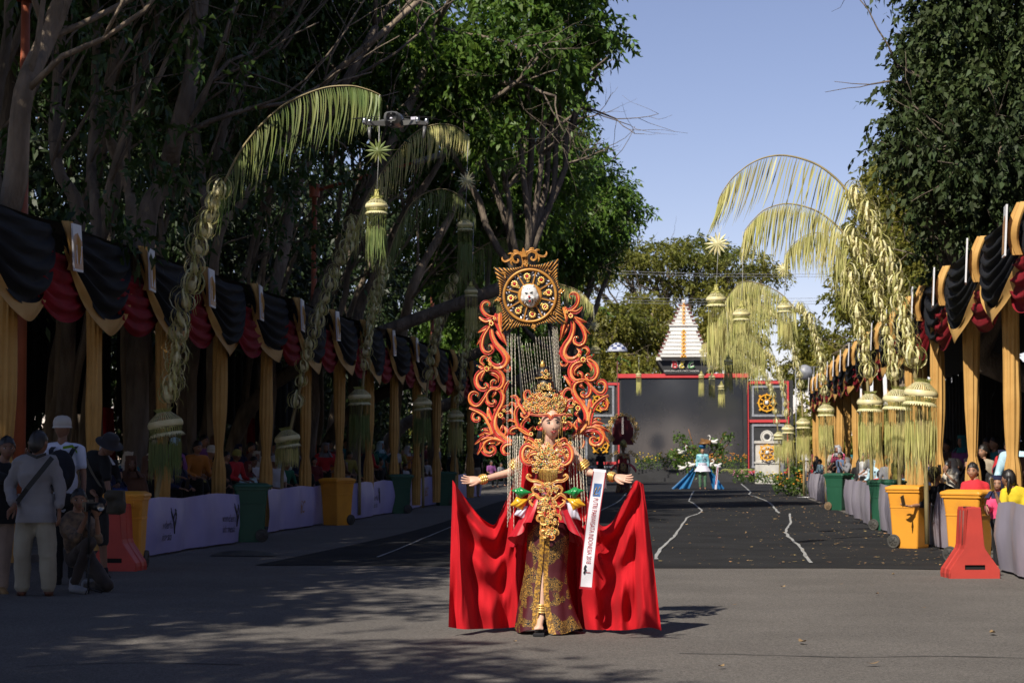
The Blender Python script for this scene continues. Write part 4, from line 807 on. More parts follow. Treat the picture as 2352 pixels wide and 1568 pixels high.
for i in range(14):
    hgt = 8.9; y1 = y - i * hgt; f = 1 - i / 14
    if i == 7: tbox('tier', hw - .5, y1 - 9.0, y1, .4 + hw * .034, m_wht); tbox('ledge', hw + 1, y1 - 9.0 - 2.6, y1 - 9.02, .5 + hw * .036, m_wht)
    else: tbox('tier', hw - 5.5, y1 - 6.8, y1, .40 + hw * .036, m_wht); tbox('ledge', hw - 1.5, y1 - 8.9, y1 - 6.82, .46 + hw * .036, m_wht)
    if i != 7:
        for s in (-1, 1):
            a = W(1570 + s * (hw - 1), y1) - To; b = W(1570 + s * (hw + 4), y1 - 6.5) - To; c = W(1570 + s * (hw - 4.5), y1) - To
            g = MB(); D = .25 + hw * .0165; g.prism([(c.x, a.z), (a.x + s * .02, a.z), (b.x, b.z), (c.x, b.z * .6 + a.z * .4)], -.2 - D - .05, -.2 - D + .06); obj('corner_horn', g, m_brn, T)
        kx = 5.2 if i < 7 else 4.2; c = W(1570 + .5, y1 - 3) - To; g = MB(); D = .15 + hw * .018 + .08; k = kx * YS / F
        for (ox, oz, rr) in ((0, .09, .6), (-.62, -.02, .5), (.62, -.02, .5), (-1.1, -.10, .34), (1.1, -.10, .34), (0, -.08, .45)): g.ball((c.x + ox * k, -.2 - D, c.z + oz), (rr * k, .05, rr * k * .85), 8)
        obj('lotus_ornament', g, m_yel, T)
    hw -= 3.75 if i != 6 else 2.6
tbox('finial', 4, 690, 698, .35, m_wht)
# BEC lettering on the plinth
bx0 = W(1551, 841) - To; lk = .46
STR = {'B': (0, (0.55, 0.03, 0.04), [[(-.9, .95), (-.1, 1.0), (.35, .75), (.05, .45), (-.3, .42)], [(-.3, .42), (.35, .40), (.5, .1), (.1, -.12), (-.6, -.05)], [(-.35, .95), (-.55, .5), (-.6, -.05)]]),
       'E': (1, (0.60, 0.45, 0.03), [[(.55, .95), (-.1, 1.0), (-.35, .75), (0, .5), (.25, .48)], [(.1, .48), (-.5, .35), (-.55, .02), (-.1, -.12), (.5, .05)]]),
       'C': (2, (0.06, 0.30, 0.06), [[(1.0, .98), (.35, .92), (-.25, .5), (-.35, .08), (0, -.12), (.7, -.05), (1.2, .12)]])}
for ch, (ix, c, strokes) in STR.items():
    for (rr, off, m_) in ((.085, -1.03, m_wht), (.045, -1.10, mat('logo_' + ch, c, .4))):
        q = MB()
        for st_ in strokes: q.tube(smooth_path([V((bx0.x + ix * .40 + x * .19, off, bx0.z - .10 + z * .30)) for x, z in st_], 4), rr, 7)
        obj('logo_letter', q, m_, T)
me = text_mesh('BANYUWANGI ETHNO CARNIVAL', .115, .004); q = MB(); o = W(1566, 853.5) - To; q.merge(me, Matrix(((1.05, 0, 0, o.x), (0, 0, 1, -1.03), (0, 1, 0, o.z), (0, 0, 0, 1)))); obj('small_lettering', q, m_wht, T)
# pedestal
Po = W(1762, 1087, 98); Po.z = 0; T2 = thing('stone_pedestal', 'pale carved stone pedestal with a gold wheel and a round crest on top', 'pedestal', Po)
k8 = 98 / F
def pbox(nm, x0, y0, x1, y1, d, m, dy=0): a = P(x0, y0, 98) - Po; b = P(x1, y1, 98) - Po; g = MB(); g.box(((a.x + b.x) / 2, dy, (a.z + b.z) / 2), (b.x - a.x, d, a.z - b.z)); return obj(nm, g, m, T2)
m_stn = mat('pale_stone', (0.58, 0.56, 0.50), .75, (0.46, 0.44, 0.40), 3, .3, 20)
pbox('shaft', 1735, 1017, 1789, 1062, 1.0, m_stn); pbox('cornice', 1732, 1012, 1792, 1018, 1.15, m_stn); pbox('base', 1734, 1062.3, 1790, 1120, 1.1, m_stn); pbox('molding', 1732, 1060, 1792, 1064, 1.2, m_stn)
g = MB(); c = P(1762, 1003, 98) - Po; n = 20
g.tube([c + V((.2 * math.cos(a), 0, .2 * math.sin(a))) for a in [i * 2 * PI / n for i in range(n + 1)]], .06, 6); g.tube([c + V((.30 * math.cos(a), .02, .30 * math.sin(a))) for a in [i * 2 * PI / n for i in range(n + 1)]], .035, 6); obj('crest_ring', g, m_stn, T2)
wheel(1762, 1039, 18, 97.35, 'gold wheel emblem on the front of the pale pedestal')
# flower beds: clumps
m_fg = mat('bed_green', (0.06, 0.13, 0.02), .6, (0.11, 0.17, 0.03), 2, island=.4, trans=.25); m_fy = mat('flower_yellow', (0.75, 0.52, 0.03), .5, island=.2); m_fp = mat('flower_pink', (0.65, 0.22, 0.36), .5, island=.2); m_fo = mat('flower_orange', (0.70, 0.28, 0.02), .5, island=.2)
def bed(x0, x1, y0, y1, Y, dep, dens, fl, lab, fm, lf=.10):
    a = P(x0, y1, Y); b = P(x1, y0, Y); o = V(((a.x + b.x) / 2, Y, max(0, a.z))); t = thing('flower_bed', lab, 'flower bed', o, group='flower beds by the stage')
    w = (b.x - a.x) / 2; h = b.z - o.z; N = int(dens * w * 2)
    u = nr.uniform(-w, w, N); v = nr.uniform(-dep / 2, dep / 2, N); z = nr.random(N) ** .7 * h * (.75 + .25 * np.sin(u * 3.1) * np.cos(u * 7.3)); C = np.stack([u, v, z], 1); D = nr.normal(size=(N, 3)); D[:, 2] = np.abs(D[:, 2]) + .3; D /= np.linalg.norm(D, axis=1)[:, None]
    L = lf * (.5 + nr.random(N)); me = leafmesh('foliage', C, D, L, L * .28); me.materials.append(m_fg); link('foliage', me, m_fg, t, kind='stuff')
    N = int(fl * w * 2); u = nr.uniform(-w, w, N); v = nr.uniform(-dep / 2, dep / 2, N) - .05; z = h * (.45 + .6 * nr.random(N)); C = np.stack([u, v, z], 1); g = MB()
    for p in C: g.ball(p, (.045, .045, .03), 5, m=3)
    obj('blossom', g, fm, t, kind='stuff')
bed(1460, 1600, 1040, 1079, 104.3, .7, 420, 26, 'bed of yellow flowers along the foot of the stage screen', m_fy); bed(1600, 1716, 1042, 1079, 104.3, .7, 420, 40, 'bed of orange flowers on the right part of the stage edge', m_fo)
bed(1684, 1736, 1080, 1110, 96, .8, 500, 22, 'low bed with pink flowers beside the stage steps', m_fp); bed(1737, 1795, 1084, 1111, 95, .8, 500, 22, 'low bed with yellow flowers in front of the pale pedestal', m_fy)
bed(1778, 1862, 1088, 1140, 68, .9, 700, 40, 'large clump of yellow-orange flowers on the carpet edge at the right barriers', m_fo, .12)
bed(1805, 1868, 1060, 1118, 76, .9, 600, 16, 'leafy green clump behind the yellow-orange flowers', m_fy, .14)
# potted palm
b = P(1692, 1108, 97); b.z = 0; t = thing('palm_plant', 'bright green palm plant beside the stage steps', 'plant', b); g = MB(); r = random.Random(5)
for j in range(12):
    a = j * .55 + r.random() * .3; d = V((math.cos(a), math.sin(a) * .6, 0)); L = r.uniform(.7, 1.1); rb = [d * L * s + V((0, 0, .35 + 1.25 * s - 1.0 * s * s)) for s in (0, .25, .5, .75, 1)]
    f = MB(); f.tube(rb, .012, 4)
    for q in range(14):
        s = .25 + .75 * q / 14; i = min(int(s * 4), 3); p = rb[i].lerp(rb[i + 1], s * 4 - i)
        for sg in (-1, 1): e = V((-d.y * sg, d.x * sg, -.5)) * .26 * (1.1 - s) + d * .12; ribbon(f, [p, p + e * .5 + V((0, 0, .03)), p + e], .035, d)
    obj('frond', f, m_palmg, t)
# umbrella
b = P(1418, 880, 99); b.z = 0; t = thing('ceremonial_umbrella', 'blue and white checked ceremonial umbrella above the dark panel', 'umbrella', b); c = P(1418, 800, 99)
m_ub = mat('umbrella_blue', (0.03, 0.05, 0.16), .6); m_uw = mat('umbrella_white', (0.6, 0.62, 0.7), .6)
g = MB(); g.tube([(0, 0, 0), (0, 0, c.z + .25)], .025, 6); obj('pole', g, m_brn, t)
g = MB(); R = .5; prof = [(.01, .30), (.15, .27), (.30, .17), (.42, .06), (.5, -.06), (.5, -.16)]; n = 24
for i in range(5):
    for j in range(n):
        a0 = 2 * PI * j / n; a1 = 2 * PI * (j + 1) / n; (r0, z0), (r1, z1) = prof[i], prof[i + 1]
        g.add([V((r0 * math.cos(a0), r0 * math.sin(a0), c.z + z0)), V((r1 * math.cos(a0), r1 * math.sin(a0), c.z + z1)), V((r1 * math.cos(a1), r1 * math.sin(a1), c.z + z1)), V((r0 * math.cos(a1), r0 * math.sin(a1), c.z + z0))], [(0, 1, 2, 3)], 1 if (i + j // 2) % 2 == 0 or i == 4 else 0, False)
obj('canopy', g, [m_ub, m_uw], t)
# ------------------------------------------------------------ street lamps, cables
m_lo = mat('lamp_orange', (0.42, 0.11, 0.05), .5, (0.34, 0.09, 0.04), 4)
def lamp(Y, x, ang, lab):
    b = V((x, Y, 0)); t = thing('street_lamp', lab, 'street lamp', b, group='orange street lamps'); g = MB(); g.tube([(0, 0, 0), (0, 0, 4), (0, 0, 7.6)], [.09, .075, .06], 10); g.lathe([(.13, 7.5), (.13, 7.8), (.0, 7.85)], n=10); obj('post', g, m_lo, t)
    g = MB(); g.tube([(0, 0, 7.65), (1.3, .1, 8.02), (2.35, .2, 8.33)], [.045, .04, .035], 8); obj('arm', g, m_lo, t)
    g = MB(); g.box((2.8, .25, 8.46), (.95, .26, .10), 0, Matrix.Rotation(-.28, 3, 'Y')); obj('lamp_head', g, m_grey, t)
lamp(25.4, -8.98, 0, 'orange street lamp post at the left picture edge'); lamp(45.6, -9.0, 0, 'orange street lamp reaching its arm behind the second frond'); lamp(66.5, -9.0, 0, 'orange street lamp far back with its arm left of the golden crown')
m_cab = mat('cable', (0.22, 0.22, 0.24), .6)
for i, (y0, y1, x0, x1, Y) in enumerate([(618, 630, 1290, 1960, 104), (624, 636, 1290, 1960, 104.4), (680, 684, 1330, 1960, 116), (687, 691, 1330, 1960, 116.3), (693, 697, 1330, 1960, 116.6)]):
    g = MB(); g.tube([P(x0 - 500, y0 - 14, Y), P(x0, y0, Y), P((x0 + x1) / 2, (y0 + y1) / 2 + 5, Y), P(x1, y1, Y), P(x1 + 500, y1 - 10, Y)], .014, 4)
    tag(obj('power_cable', g, m_cab), ['grey cable crossing the sky above the temple, upper of its pair', 'grey cable crossing the sky above the temple, lower of its pair', 'dark cable low in the sky, top of three', 'dark cable low in the sky, middle of three', 'dark cable low in the sky, lowest of three'][i], 'cable', 'cables across the street')
# big lamp rig / board at right
b = P(1850, 1046, 92); b.z = 0; c = P(1848, 855, 92); t = thing('light_rig', 'round grey lamp housing in a metal frame above the right tents', 'stage light', b); g = MB()
for s in (-1, 1): g.tube([(s * .42, 0, 0), (s * .42, 0, c.z + .25)], .03, 6)
g.tube([(-.42, 0, c.z + .25), (.75, 0, c.z + .25)], .03, 6); g.tube([(-.42, 0, c.z - .3), (.42, 0, c.z - .3)], .03, 6); obj('frame', g, m_grey, t)
g = MB(); g.lathe([(0, -.1), (.34, -.08), (.36, .05), (.30, .2), (0, .25)], n=20, M=Matrix.Rotation(PI / 2, 3, 'X'), c=(0, 0, c.z)); obj('lamp_housing', g, mat('housing', (.3, .31, .34), .4), t)
# microphone stand frame near right
b = at(1975 - 123, 1143)
t = thing('metal_stand', 'thin metal stand with a small white notice beside the flowers', 'stand', b); g = MB(); g.tube([(0, 0, 0), (0, 0, 1.35)], .02, 6); g.tube([(-.3, 0, .02), (.5, 0, .02)], .02, 6); obj('frame', g, m_grey, t); g = MB(); g.box((0, -.03, 1.33), (.3, .01, .2)); obj('notice', g, m_sign, t)
# ------------------------------------------------------------ people
m_skin = mat('skin_tan', (0.36, 0.19, 0.12), .5, (0.30, 0.155, 0.095), 6, spec=.4); m_skinf = mat('skin_fair', (0.66, 0.41, 0.30), .45, (0.60, 0.36, 0.26), 6, spec=.4)
m_skind = mat('skin_dark', (0.22, 0.11, 0.07), .5, (0.18, 0.09, 0.055), 6, spec=.4)
m_eye = mat('eye_white', (.75, .73, .7), .3); m_dk = mat('dark_hair', (0.012, 0.010, 0.009), .45, (0.02, 0.016, 0.014), 20, spec=.5); m_lip = mat('lip_red', (0.42, 0.03, 0.03), .35); m_lipn = mat('lip_plain', (0.28, 0.10, 0.08), .5)
def clothm(n, c, c2=None, s=5, r=.8): return mat('fabric_' + n, c, r, c2 or [q * .75 for q in c], s, .2, 90, sheen=.1, spec=.3)
def head_mb(mb, c, M=None, k=1.0, fem=False):
    M = M or Matrix.Identity(3); c = V(c); nu, nv = 26, 20; vs = []
    def sm(a, b, x): t = max(0, min(1, (x - a) / (b - a))); return t * t * (3 - 2 * t)
    for j in range(nv + 1):
        p = PI * j / nv
        for i in range(nu):
            a = 2 * PI * i / nu; x, y, z = math.sin(p) * math.cos(a), math.sin(p) * math.sin(a), math.cos(p)
            fr = max(0, -y); low = sm(.15, -.95, z)
            X = x * (.080 if fem else .076) * (1 - (.24 if fem else .30) * low); Y = y * .093 * (1 - .10 * low * (1 if y > 0 else 0)) - .012 * low * fr; Z = z * .118
            g = lambda gx, gz, sx, sz: math.exp(-((x - gx) / sx) ** 2 - ((z - gz) / sz) ** 2) * (1 if y < 0 else 0)
            Y -= .021 * g(0, -.20, .17, .14) + .010 * g(0, -.02, .12, .22) + .007 * g(0, -.50, .30, .12) + .008 * g(0, -.80, .3, .15) - .009 * (g(.36, .02, .20, .12) + g(-.36, .02, .20, .12)) - .004 * (g(.0, -.63, .3, .06))
            Y -= .005 * (g(.45, -.25, .22, .2) + g(-.45, -.25, .22, .2)); X *= 1 + .05 * g(.8, -.2, .3, .3)
            vs.append(c + M @ V((X, Y, Z)) * k)
    fs = [(j * nu + i, (j + 1) * nu + i, (j + 1) * nu + (i + 1) % nu, j * nu + (i + 1) % nu) for j in range(nv) for i in range(nu)]
    mb.add(vs, fs, 0)
    def q(x, y, z): return c + M @ V((x, y, z)) * k
    for s in (-1, 1):
        mb.ball(q(s * .030, -.0745, .004), (.0155 * k, .0085 * k, .0075 * k), 10, 1, M); mb.ball(q(s * .030, -.0815, .004), (.0065 * k, .004 * k, .0065 * k), 8, 2, M)
        mb.tube([q(s * .047, -.078, .008), q(s * .030, -.0845, .0125), q(s * .014, -.081, .006)], [.0018 * k, (.0056 if fem else .0022) * k, .0012 * k], 5, 2)
        mb.tube([q(s * .052, -.076, .024), q(s * .034, -.0865, .030), q(s * .013, -.088, .025)], [.0018 * k, .0032 * k, .0026 * k], 5, 2)
        mb.ball(q(s * .077, .004, -.008), (.010 * k, .016 * k, .028 * k), 8, 0, M)
        mb.ball(q(s * .009, -.1035, -.032), (.006 * k, .006 * k, .005 * k), 6, 0, M)
    w = .026 if fem else .021
    mb.tube([q(-w, -.0895, -.0575 if fem else -.060), q(-.008, -.0995, -.0585), q(0, -.0985, -.0600), q(.008, -.0995, -.0585), q(w, -.0895, -.0575 if fem else -.060)], [.0012 * k, (.0055 if fem else .0034) * k, .0045 * k, (.0055 if fem else .0034) * k, .0012 * k], 6, 3)
    mb.tube([q(-w, -.0895, -.0580), q(0, -.0985, -.0690), q(w, -.0895, -.0580)], [.0012 * k, (.0070 if fem else .0046) * k, .0012 * k], 6, 3)
    if fem: mb.tube([q(-w * .7, -.0955, -.0600), q(0, -.1015, -.0640), q(w * .7, -.0955, -.0600)], [.0008 * k, .0026 * k, .0008 * k], 5, 1)
def hand_mb(mb, w, d, n, k=1.0, curl=.3, side=1, spread=.12, mi=0):
    """w wrist, d direction of fingers, n palm normal, side +1/-1 where the thumb leaves"""
    w = V(w); d = V(d).normalized(); n = V(n); n = (n - d * n.dot(d)).normalized(); s = d.cross(n) * side
    g = MB(); rows = []
    for t, hw, th in ((-.01, .024, .019), (.02, .030, .017), (.05, .038, .015), (.082, .040, .0125), (.092, .036, .009)):
        rows.append([w + (d * t + s * hw * math.cos(a) + n * th * math.sin(a)) * k for a in [2 * PI * i / 10 for i in range(10)]])
    vs = [p for r in rows for p in r]; fs = [(i * 10 + j, i * 10 + (j + 1) % 10, (i + 1) * 10 + (j + 1) % 10, (i + 1) * 10 + j) for i in range(4) for j in range(10)] + [tuple(range(10)), tuple(range(49, 39, -1))]
    mb.add(vs, fs, mi)
    for f, (off, L) in enumerate(((.028, .072), (.010, .080), (-.009, .075), (-.027, .058))):
        p = w + (d * .083 + s * off) * k; dd = (d + s * off * spread * 28).normalized(); pts = [p - dd * .02 * k, p]; c_ = curl * (1 + .18 * f)
        for sg, fr in ((0, .42), (1, .33), (2, .25)):
            ang = c_ * (.45 + .55 * sg); e = (dd * math.cos(ang) + n * math.sin(ang)); p = p + e * L * fr * k; pts.append(p); c_ *= 1.15
        mb.tube(pts, [.0085 * k, .0088 * k, .0078 * k, .0070 * k, .0045 * k], 7, mi)
    p = w + (d * .022 + s * .026) * k; td = (d * .62 + s * .70 + n * .30).normalized(); q1 = p + td * .038 * k; q2 = q1 + (td * .7 + d * .5).normalized() * .032 * k; q3 = q2 + (td * .4 + d * .8 + n * .2).normalized() * .022 * k
    mb.tube([p - td * .01 * k, p, q1, q2, q3], [.012 * k, .0125 * k, .0105 * k, .009 * k, .0055 * k], 7, mi)
def J(**o):
    j = dict(head=(0, 0, 1.585), neck=(0, .01, 1.44), chest=(0, 0, 1.27), belly=(0, .0, 1.07), pelvis=(0, 0, .93), sL=(-.185, 0, 1.385), eL=(-.235, .03, 1.12), wL=(-.24, -.05, .88), sR=(.185, 0, 1.385), eR=(.235, .03, 1.12), wR=(.24, -.05, .88),
             hL=(-.09, 0, .90), kL=(-.10, -.02, .49), aL=(-.10, .03, .08), tL=(-.11, -.13, .035), hR=(.09, 0, .90), kR=(.10, -.02, .49), aR=(.10, .03, .08), tR=(.11, -.13, .035), dL=(0, 0, -1), dR=(0, 0, -1), nL=(1, 0, 0), nR=(-1, 0, 0), sdL=1, sdR=-1, hyaw=0, hpitch=0, curl=.35, k=1.0)
    j.update(o); return {a: (V(b) if isinstance(b, tuple) else b) for a, b in j.items()}
def L3(a, b, t): return V(a).lerp(V(b), t)
def tors(g, j, e, lo=True, k=1.0):
    up = (j['neck'] - j['pelvis']).normalized(); R = up.to_track_quat('Z', 'Y').to_matrix(); sx = (j['sR'] - j['sL']).normalized(); ay = up.cross(sx).normalized(); sx = ay.cross(up); R = Matrix((sx, ay, up)).transposed()
    g.ball(j['chest'], ((.160 + e) * k, (.105 + e) * k, (.175 + e) * k), 18, 0, R, 12); g.ball(j['belly'], ((.138 + e) * k, (.10 + e) * k, (.16 + e) * k), 18, 0, R, 12)
    if lo: g.ball(j['pelvis'], ((.158 + e) * k, (.115 + e) * k, (.13 + e) * k), 18, 0, R, 12)
    for s in ('sL', 'sR'): g.capsule(L3(j['neck'], j[s], .25) - up * .03 * k, j[s], (.055 + e) * k, (.055 + e) * k)
def body_mesh(j, vox=.018, fem=False, fine=False, hands=True):
    k = j['k']; g = MB(); tors(g, j, 0, k=k); g.capsule(j['neck'] - V((0, 0, .04 * k)), L3(j['neck'], j['head'], .55), .054 * k, .049 * k)
    for s in 'LR':
        g.capsule(j['s' + s], j['e' + s], .047 * k, .037 * k); g.capsule(j['e' + s], j['w' + s], .038 * k, .024 * k)
        g.capsule(j['h' + s], j['k' + s], .085 * k, .055 * k); g.capsule(j['k' + s], j['a' + s], .052 * k, .034 * k); g.capsule(j['a' + s] - V((0, 0, .02 * k)), j['t' + s], .036 * k, .026 * k)
    me = remesh(g, vox * k, 3, .35); m = MB(); m.merge(me)
    head_mb(m, j['head'], (Matrix.Rotation(j['hyaw'], 3, 'Z') @ Matrix.Rotation(j['hpitch'], 3, 'X')), k, fem)
    if hands:
        for s in 'LR': hand_mb(m, j['w' + s], j['d' + s], j['n' + s], k, j['curl'], j['sd' + s])
    return m.mesh('body')
def wrinkle(me, a=.008, f=9, seed=0):
    for v in me.vertices:
        n = noise.noise(v.co * f + V((seed, 0, 0))) + .6 * noise.noise(V((v.co.x * f * .6, v.co.y * f, v.co.z * f * 3.2)) + V((0, seed, 0))); v.co += v.normal * a * n
    return me
def top_mesh(j, sleeve=.6, e=.014, long_=False, vox=.02, hem=0.0):
    k = j['k']; g = MB(); tors(g, j, e, lo=not hem, k=k)
    for s in 'LR':
        if sleeve < 1: g.capsule(j['s' + s], L3(j['s' + s], j['e' + s], sleeve), (.052 + e) * k, (.048 + e) * k)
        else: g.capsule(j['s' + s], j['e' + s], (.050 + e) * k, (.042 + e) * k); g.capsule(j['e' + s], L3(j['e' + s], j['w' + s], sleeve - 1), (.040 + e) * k, (.032 + e) * k)
    me = wrinkle(remesh(g, vox * k, 3, .35), .011)
    if hem:
        m = MB(); m.merge(me); up = (j['belly'] - j['pelvis']).normalized(); sx = (j['hR'] - j['hL']).normalized(); ay = up.cross(sx).normalized(); c0 = j['belly'] + up * .03 * k
        def f(u, v):
            a = u * 2 * PI; c = c0 + (j['pelvis'] - up * hem - c0) * v; w = (1 + .035 * math.sin(a * 5 + v * 3) * v + .02 * noise.noise(V((a * 2, v * 6, 0)))) * k
            return c + sx * math.cos(a) * (.155 + e + .028 * v) * w + ay * math.sin(a) * (.115 + e + .030 * v) * w
        m.grid(f, 36, 8); me = m.mesh('shirt')
    return me
def pants_mesh(j, frac=1.9, e=.016, vox=.022, wid=0.0):
    k = j['k']; g = MB(); g.ball(j['pelvis'], ((.162 + e) * k, (.118 + e) * k, (.12 + e) * k), 16, m=12)
    for s in 'LR':
        g.capsule(j['h' + s], j['k' + s] if frac >= 1 else L3(j['h' + s], j['k' + s], frac), (.088 + e) * k, (.060 + e + wid) * k)
        if frac > 1: g.capsule(j['k' + s], L3(j['k' + s], j['a' + s], frac - 1), (.056 + e + wid) * k, (.042 + e + wid) * k)
    return wrinkle(remesh(g, vox * k, 3, .35), .012)
def hair_mesh(j, kind='short'):
    k = j['k']; M = Matrix.Rotation(j['hyaw'], 3, 'Z') @ Matrix.Rotation(j['hpitch'], 3, 'X'); h = j['head']; g = MB(); q = lambda x, y, z: h + M @ V((x, y, z)) * k
    if kind in ('short', 'long', 'bun', 'braid'):
        def f(u, v):
            a = u * 2 * PI; p = v * PI * (.50 if kind == 'short' else .52); y = math.sin(p) * math.sin(a); fr = max(0, -y)
            p2 = p * (1 - .30 * fr) * (1 + .55 * max(0, y)); s = 1.01 + .11 * noise.noise(V((math.cos(a) * 5, math.sin(a) * 5, p2 * 6)))
            return q(.086 * math.sin(p2) * math.cos(a) * s, .105 * math.sin(p2) * math.sin(a) * s + .006, .131 * math.cos(p2) * s)
        g.grid(f, 30, 10)
    if kind == 'long': g.grid(lambda u, v: q(.095 * math.cos(u * PI) * (1 + .12 * v), .05 + .06 * math.sin(u * PI) + .03 * v + .006 * math.sin(u * 40), .03 - .46 * v), 24, 8)
    if kind == 'braid':
        for s in (-1, 1): g.tube([q(s * .07, .05, .03), q(s * .09, .06, -.05), q(s * .10, .05, -.14), q(s * .10, .04, -.20)], [.022, .02, .018, .008], 7)
    if kind == 'hijab':
        def f(u, v):
            a = -PI / 2 + .62 + u * (2 * PI - 1.24); z = .137 - .335 * v; r = math.sqrt(max(0.0, 1 - ((z) / .140) ** 2)) if z > .0 else 1; r = max(r, .05)
            rr = .095 * r if z > -.09 else .095 + (-.09 - z) * .62
            if z < -.09: rr *= 1 + .06 * math.sin(a * 7)
            return q(rr * math.cos(a) * (1 if z > -.09 else 1.25), rr * 1.2 * math.sin(a) * (1 if z > -.09 else .85) + .01, z)
        g.grid(f, 34, 18); g.grid(lambda u, v: q(.085 * math.cos(-PI + u * PI) * (.9 + .5 * v), -.075 * math.sin(u * PI) - .02 - .015 * v, -.105 - .10 * v), 16, 6)
        g.grid(lambda u, v: q(.09 * math.cos(-PI + u * PI), -.085 * math.sin(u * PI), .075 + .062 * (1 - v) * 1.0 - .018 * v * 0), 16, 3)
    if kind == 'cap':
        g.lathe([(.096, .03), (.100, .045), (.098, .075), (.085, .115), (.05, .138), (0, .145)], n=22, M=M, c=h); g.lathe([(.096, .032), (.106, .012), (.108, .008)], n=22, M=M, c=h)
    if kind == 'hat':
        g.lathe([(.165, .020), (.150, .026), (.098, .045), (.096, .10), (.07, .135), (0, .14)], n=24, M=M, c=h)
    return g.mesh('hair')
POSES = {
 'stand': J(), 'phone': J(eL=(-.24, -.12, 1.16), wL=(-.10, -.30, 1.40), eR=(.24, -.12, 1.16), wR=(.10, -.30, 1.40), dL=(.2, -.2, 1), dR=(-.2, -.2, 1), nL=(0, 1, 0), nR=(0, 1, 0)),
 'lean': J(head=(0, -.10, 1.50), neck=(0, -.06, 1.36), chest=(0, -.04, 1.21), sL=(-.18, -.08, 1.31), eL=(-.25, -.12, 1.04), wL=(-.15, -.35, .98), sR=(.18, -.08, 1.31), eR=(.25, -.12, 1.04), wR=(.15, -.35, .98), dL=(.5, -1, -.2), dR=(-.5, -1, -.2), nL=(0, 0, -1), nR=(0, 0, -1), hpitch=.15),
 'sit': J(head=(0, -.02, 1.19), neck=(0, 0, 1.05), chest=(0, 0, .88), belly=(0, 0, .68), pelvis=(0, 0, .52), sL=(-.175, 0, .99), eL=(-.23, -.06, .74), wL=(-.12, -.28, .66), sR=(.175, 0, .99), eR=(.23, -.06, .74), wR=(.12, -.28, .66), dL=(.3, -1, 0), dR=(-.3, -1, 0), nL=(0, 0, -1), nR=(0, 0, -1),
          hL=(-.09, -.02, .50), kL=(-.12, -.42, .48), aL=(-.12, -.40, .08), tL=(-.12, -.55, .035), hR=(.09, -.02, .50), kR=(.12, -.42, .48), aR=(.12, -.40, .08), tR=(.12, -.55, .035))}
_pc = {}
def cached(key, fn):
    if key not in _pc: _pc[key] = fn()
    return _pc[key]
def crowd(label, loc, rz, s, pose, shirt, pants, hair, hm, skin=m_skin, sleeve=.7, grp=None, phone=False):
    t = thing('person', label, 'person', loc, (0, 0, rz), grp); t.scale = (s,) * 3; j = POSES[pose]
    b = link('body', cached(('b', pose), lambda: body_mesh(j, .024)), [skin, m_eye, m_dk, m_lipn], t); ownmat(b, skin)
    c = link('shirt', cached(('t', pose, sleeve), lambda: top_mesh(j, sleeve, vox=.026)), shirt, t); ownmat(c, shirt)
    c = link('trousers', cached(('p', pose), lambda: pants_mesh(j, vox=.028)), pants, t); ownmat(c, pants)
    h = cached(('h', pose, hair), lambda: hair_mesh(j, hair)); c = link('headscarf' if hair == 'hijab' else 'cap' if hair in ('cap', 'hat') else 'hair', h, hm, t); ownmat(c, hm)
    if phone:
        g = MB(); p = t.matrix_basis @ V((0, -.37, 1.47 if pose == 'phone' else j['wL'].z + .1)); g.box((0, 0, 0), (.075, .009, .15)); ph = obj('mobile_phone', g, m_dk, None, loc=p, rot=(.1, 0, rz)); tag(ph, 'dark phone held up by ' + ' '.join(label.split(',')[0].split()[:9]), 'phone')
    return t
FB = dict(navy=(.02, .025, .07), black=(.012, .012, .014), white=(.62, .62, .66), maroon=(.16, .03, .035), olive=(.34, .30, .07), brown=(.14, .07, .045), green=(.03, .16, .09), grey=(.22, .22, .24), red=(.55, .03, .04), blue=(.05, .09, .35), sky=(.50, .72, .82), cream=(.62, .56, .46), pink=(.75, .12, .25), yellow=(.70, .55, .03), khaki=(.36, .30, .22), purple=(.25, .08, .25), orange=(.5, .18, .03), teal=(.03, .18, .2), denim=(.10, .16, .28))
FM = {k: clothm(k, v) for k, v in FB.items()}
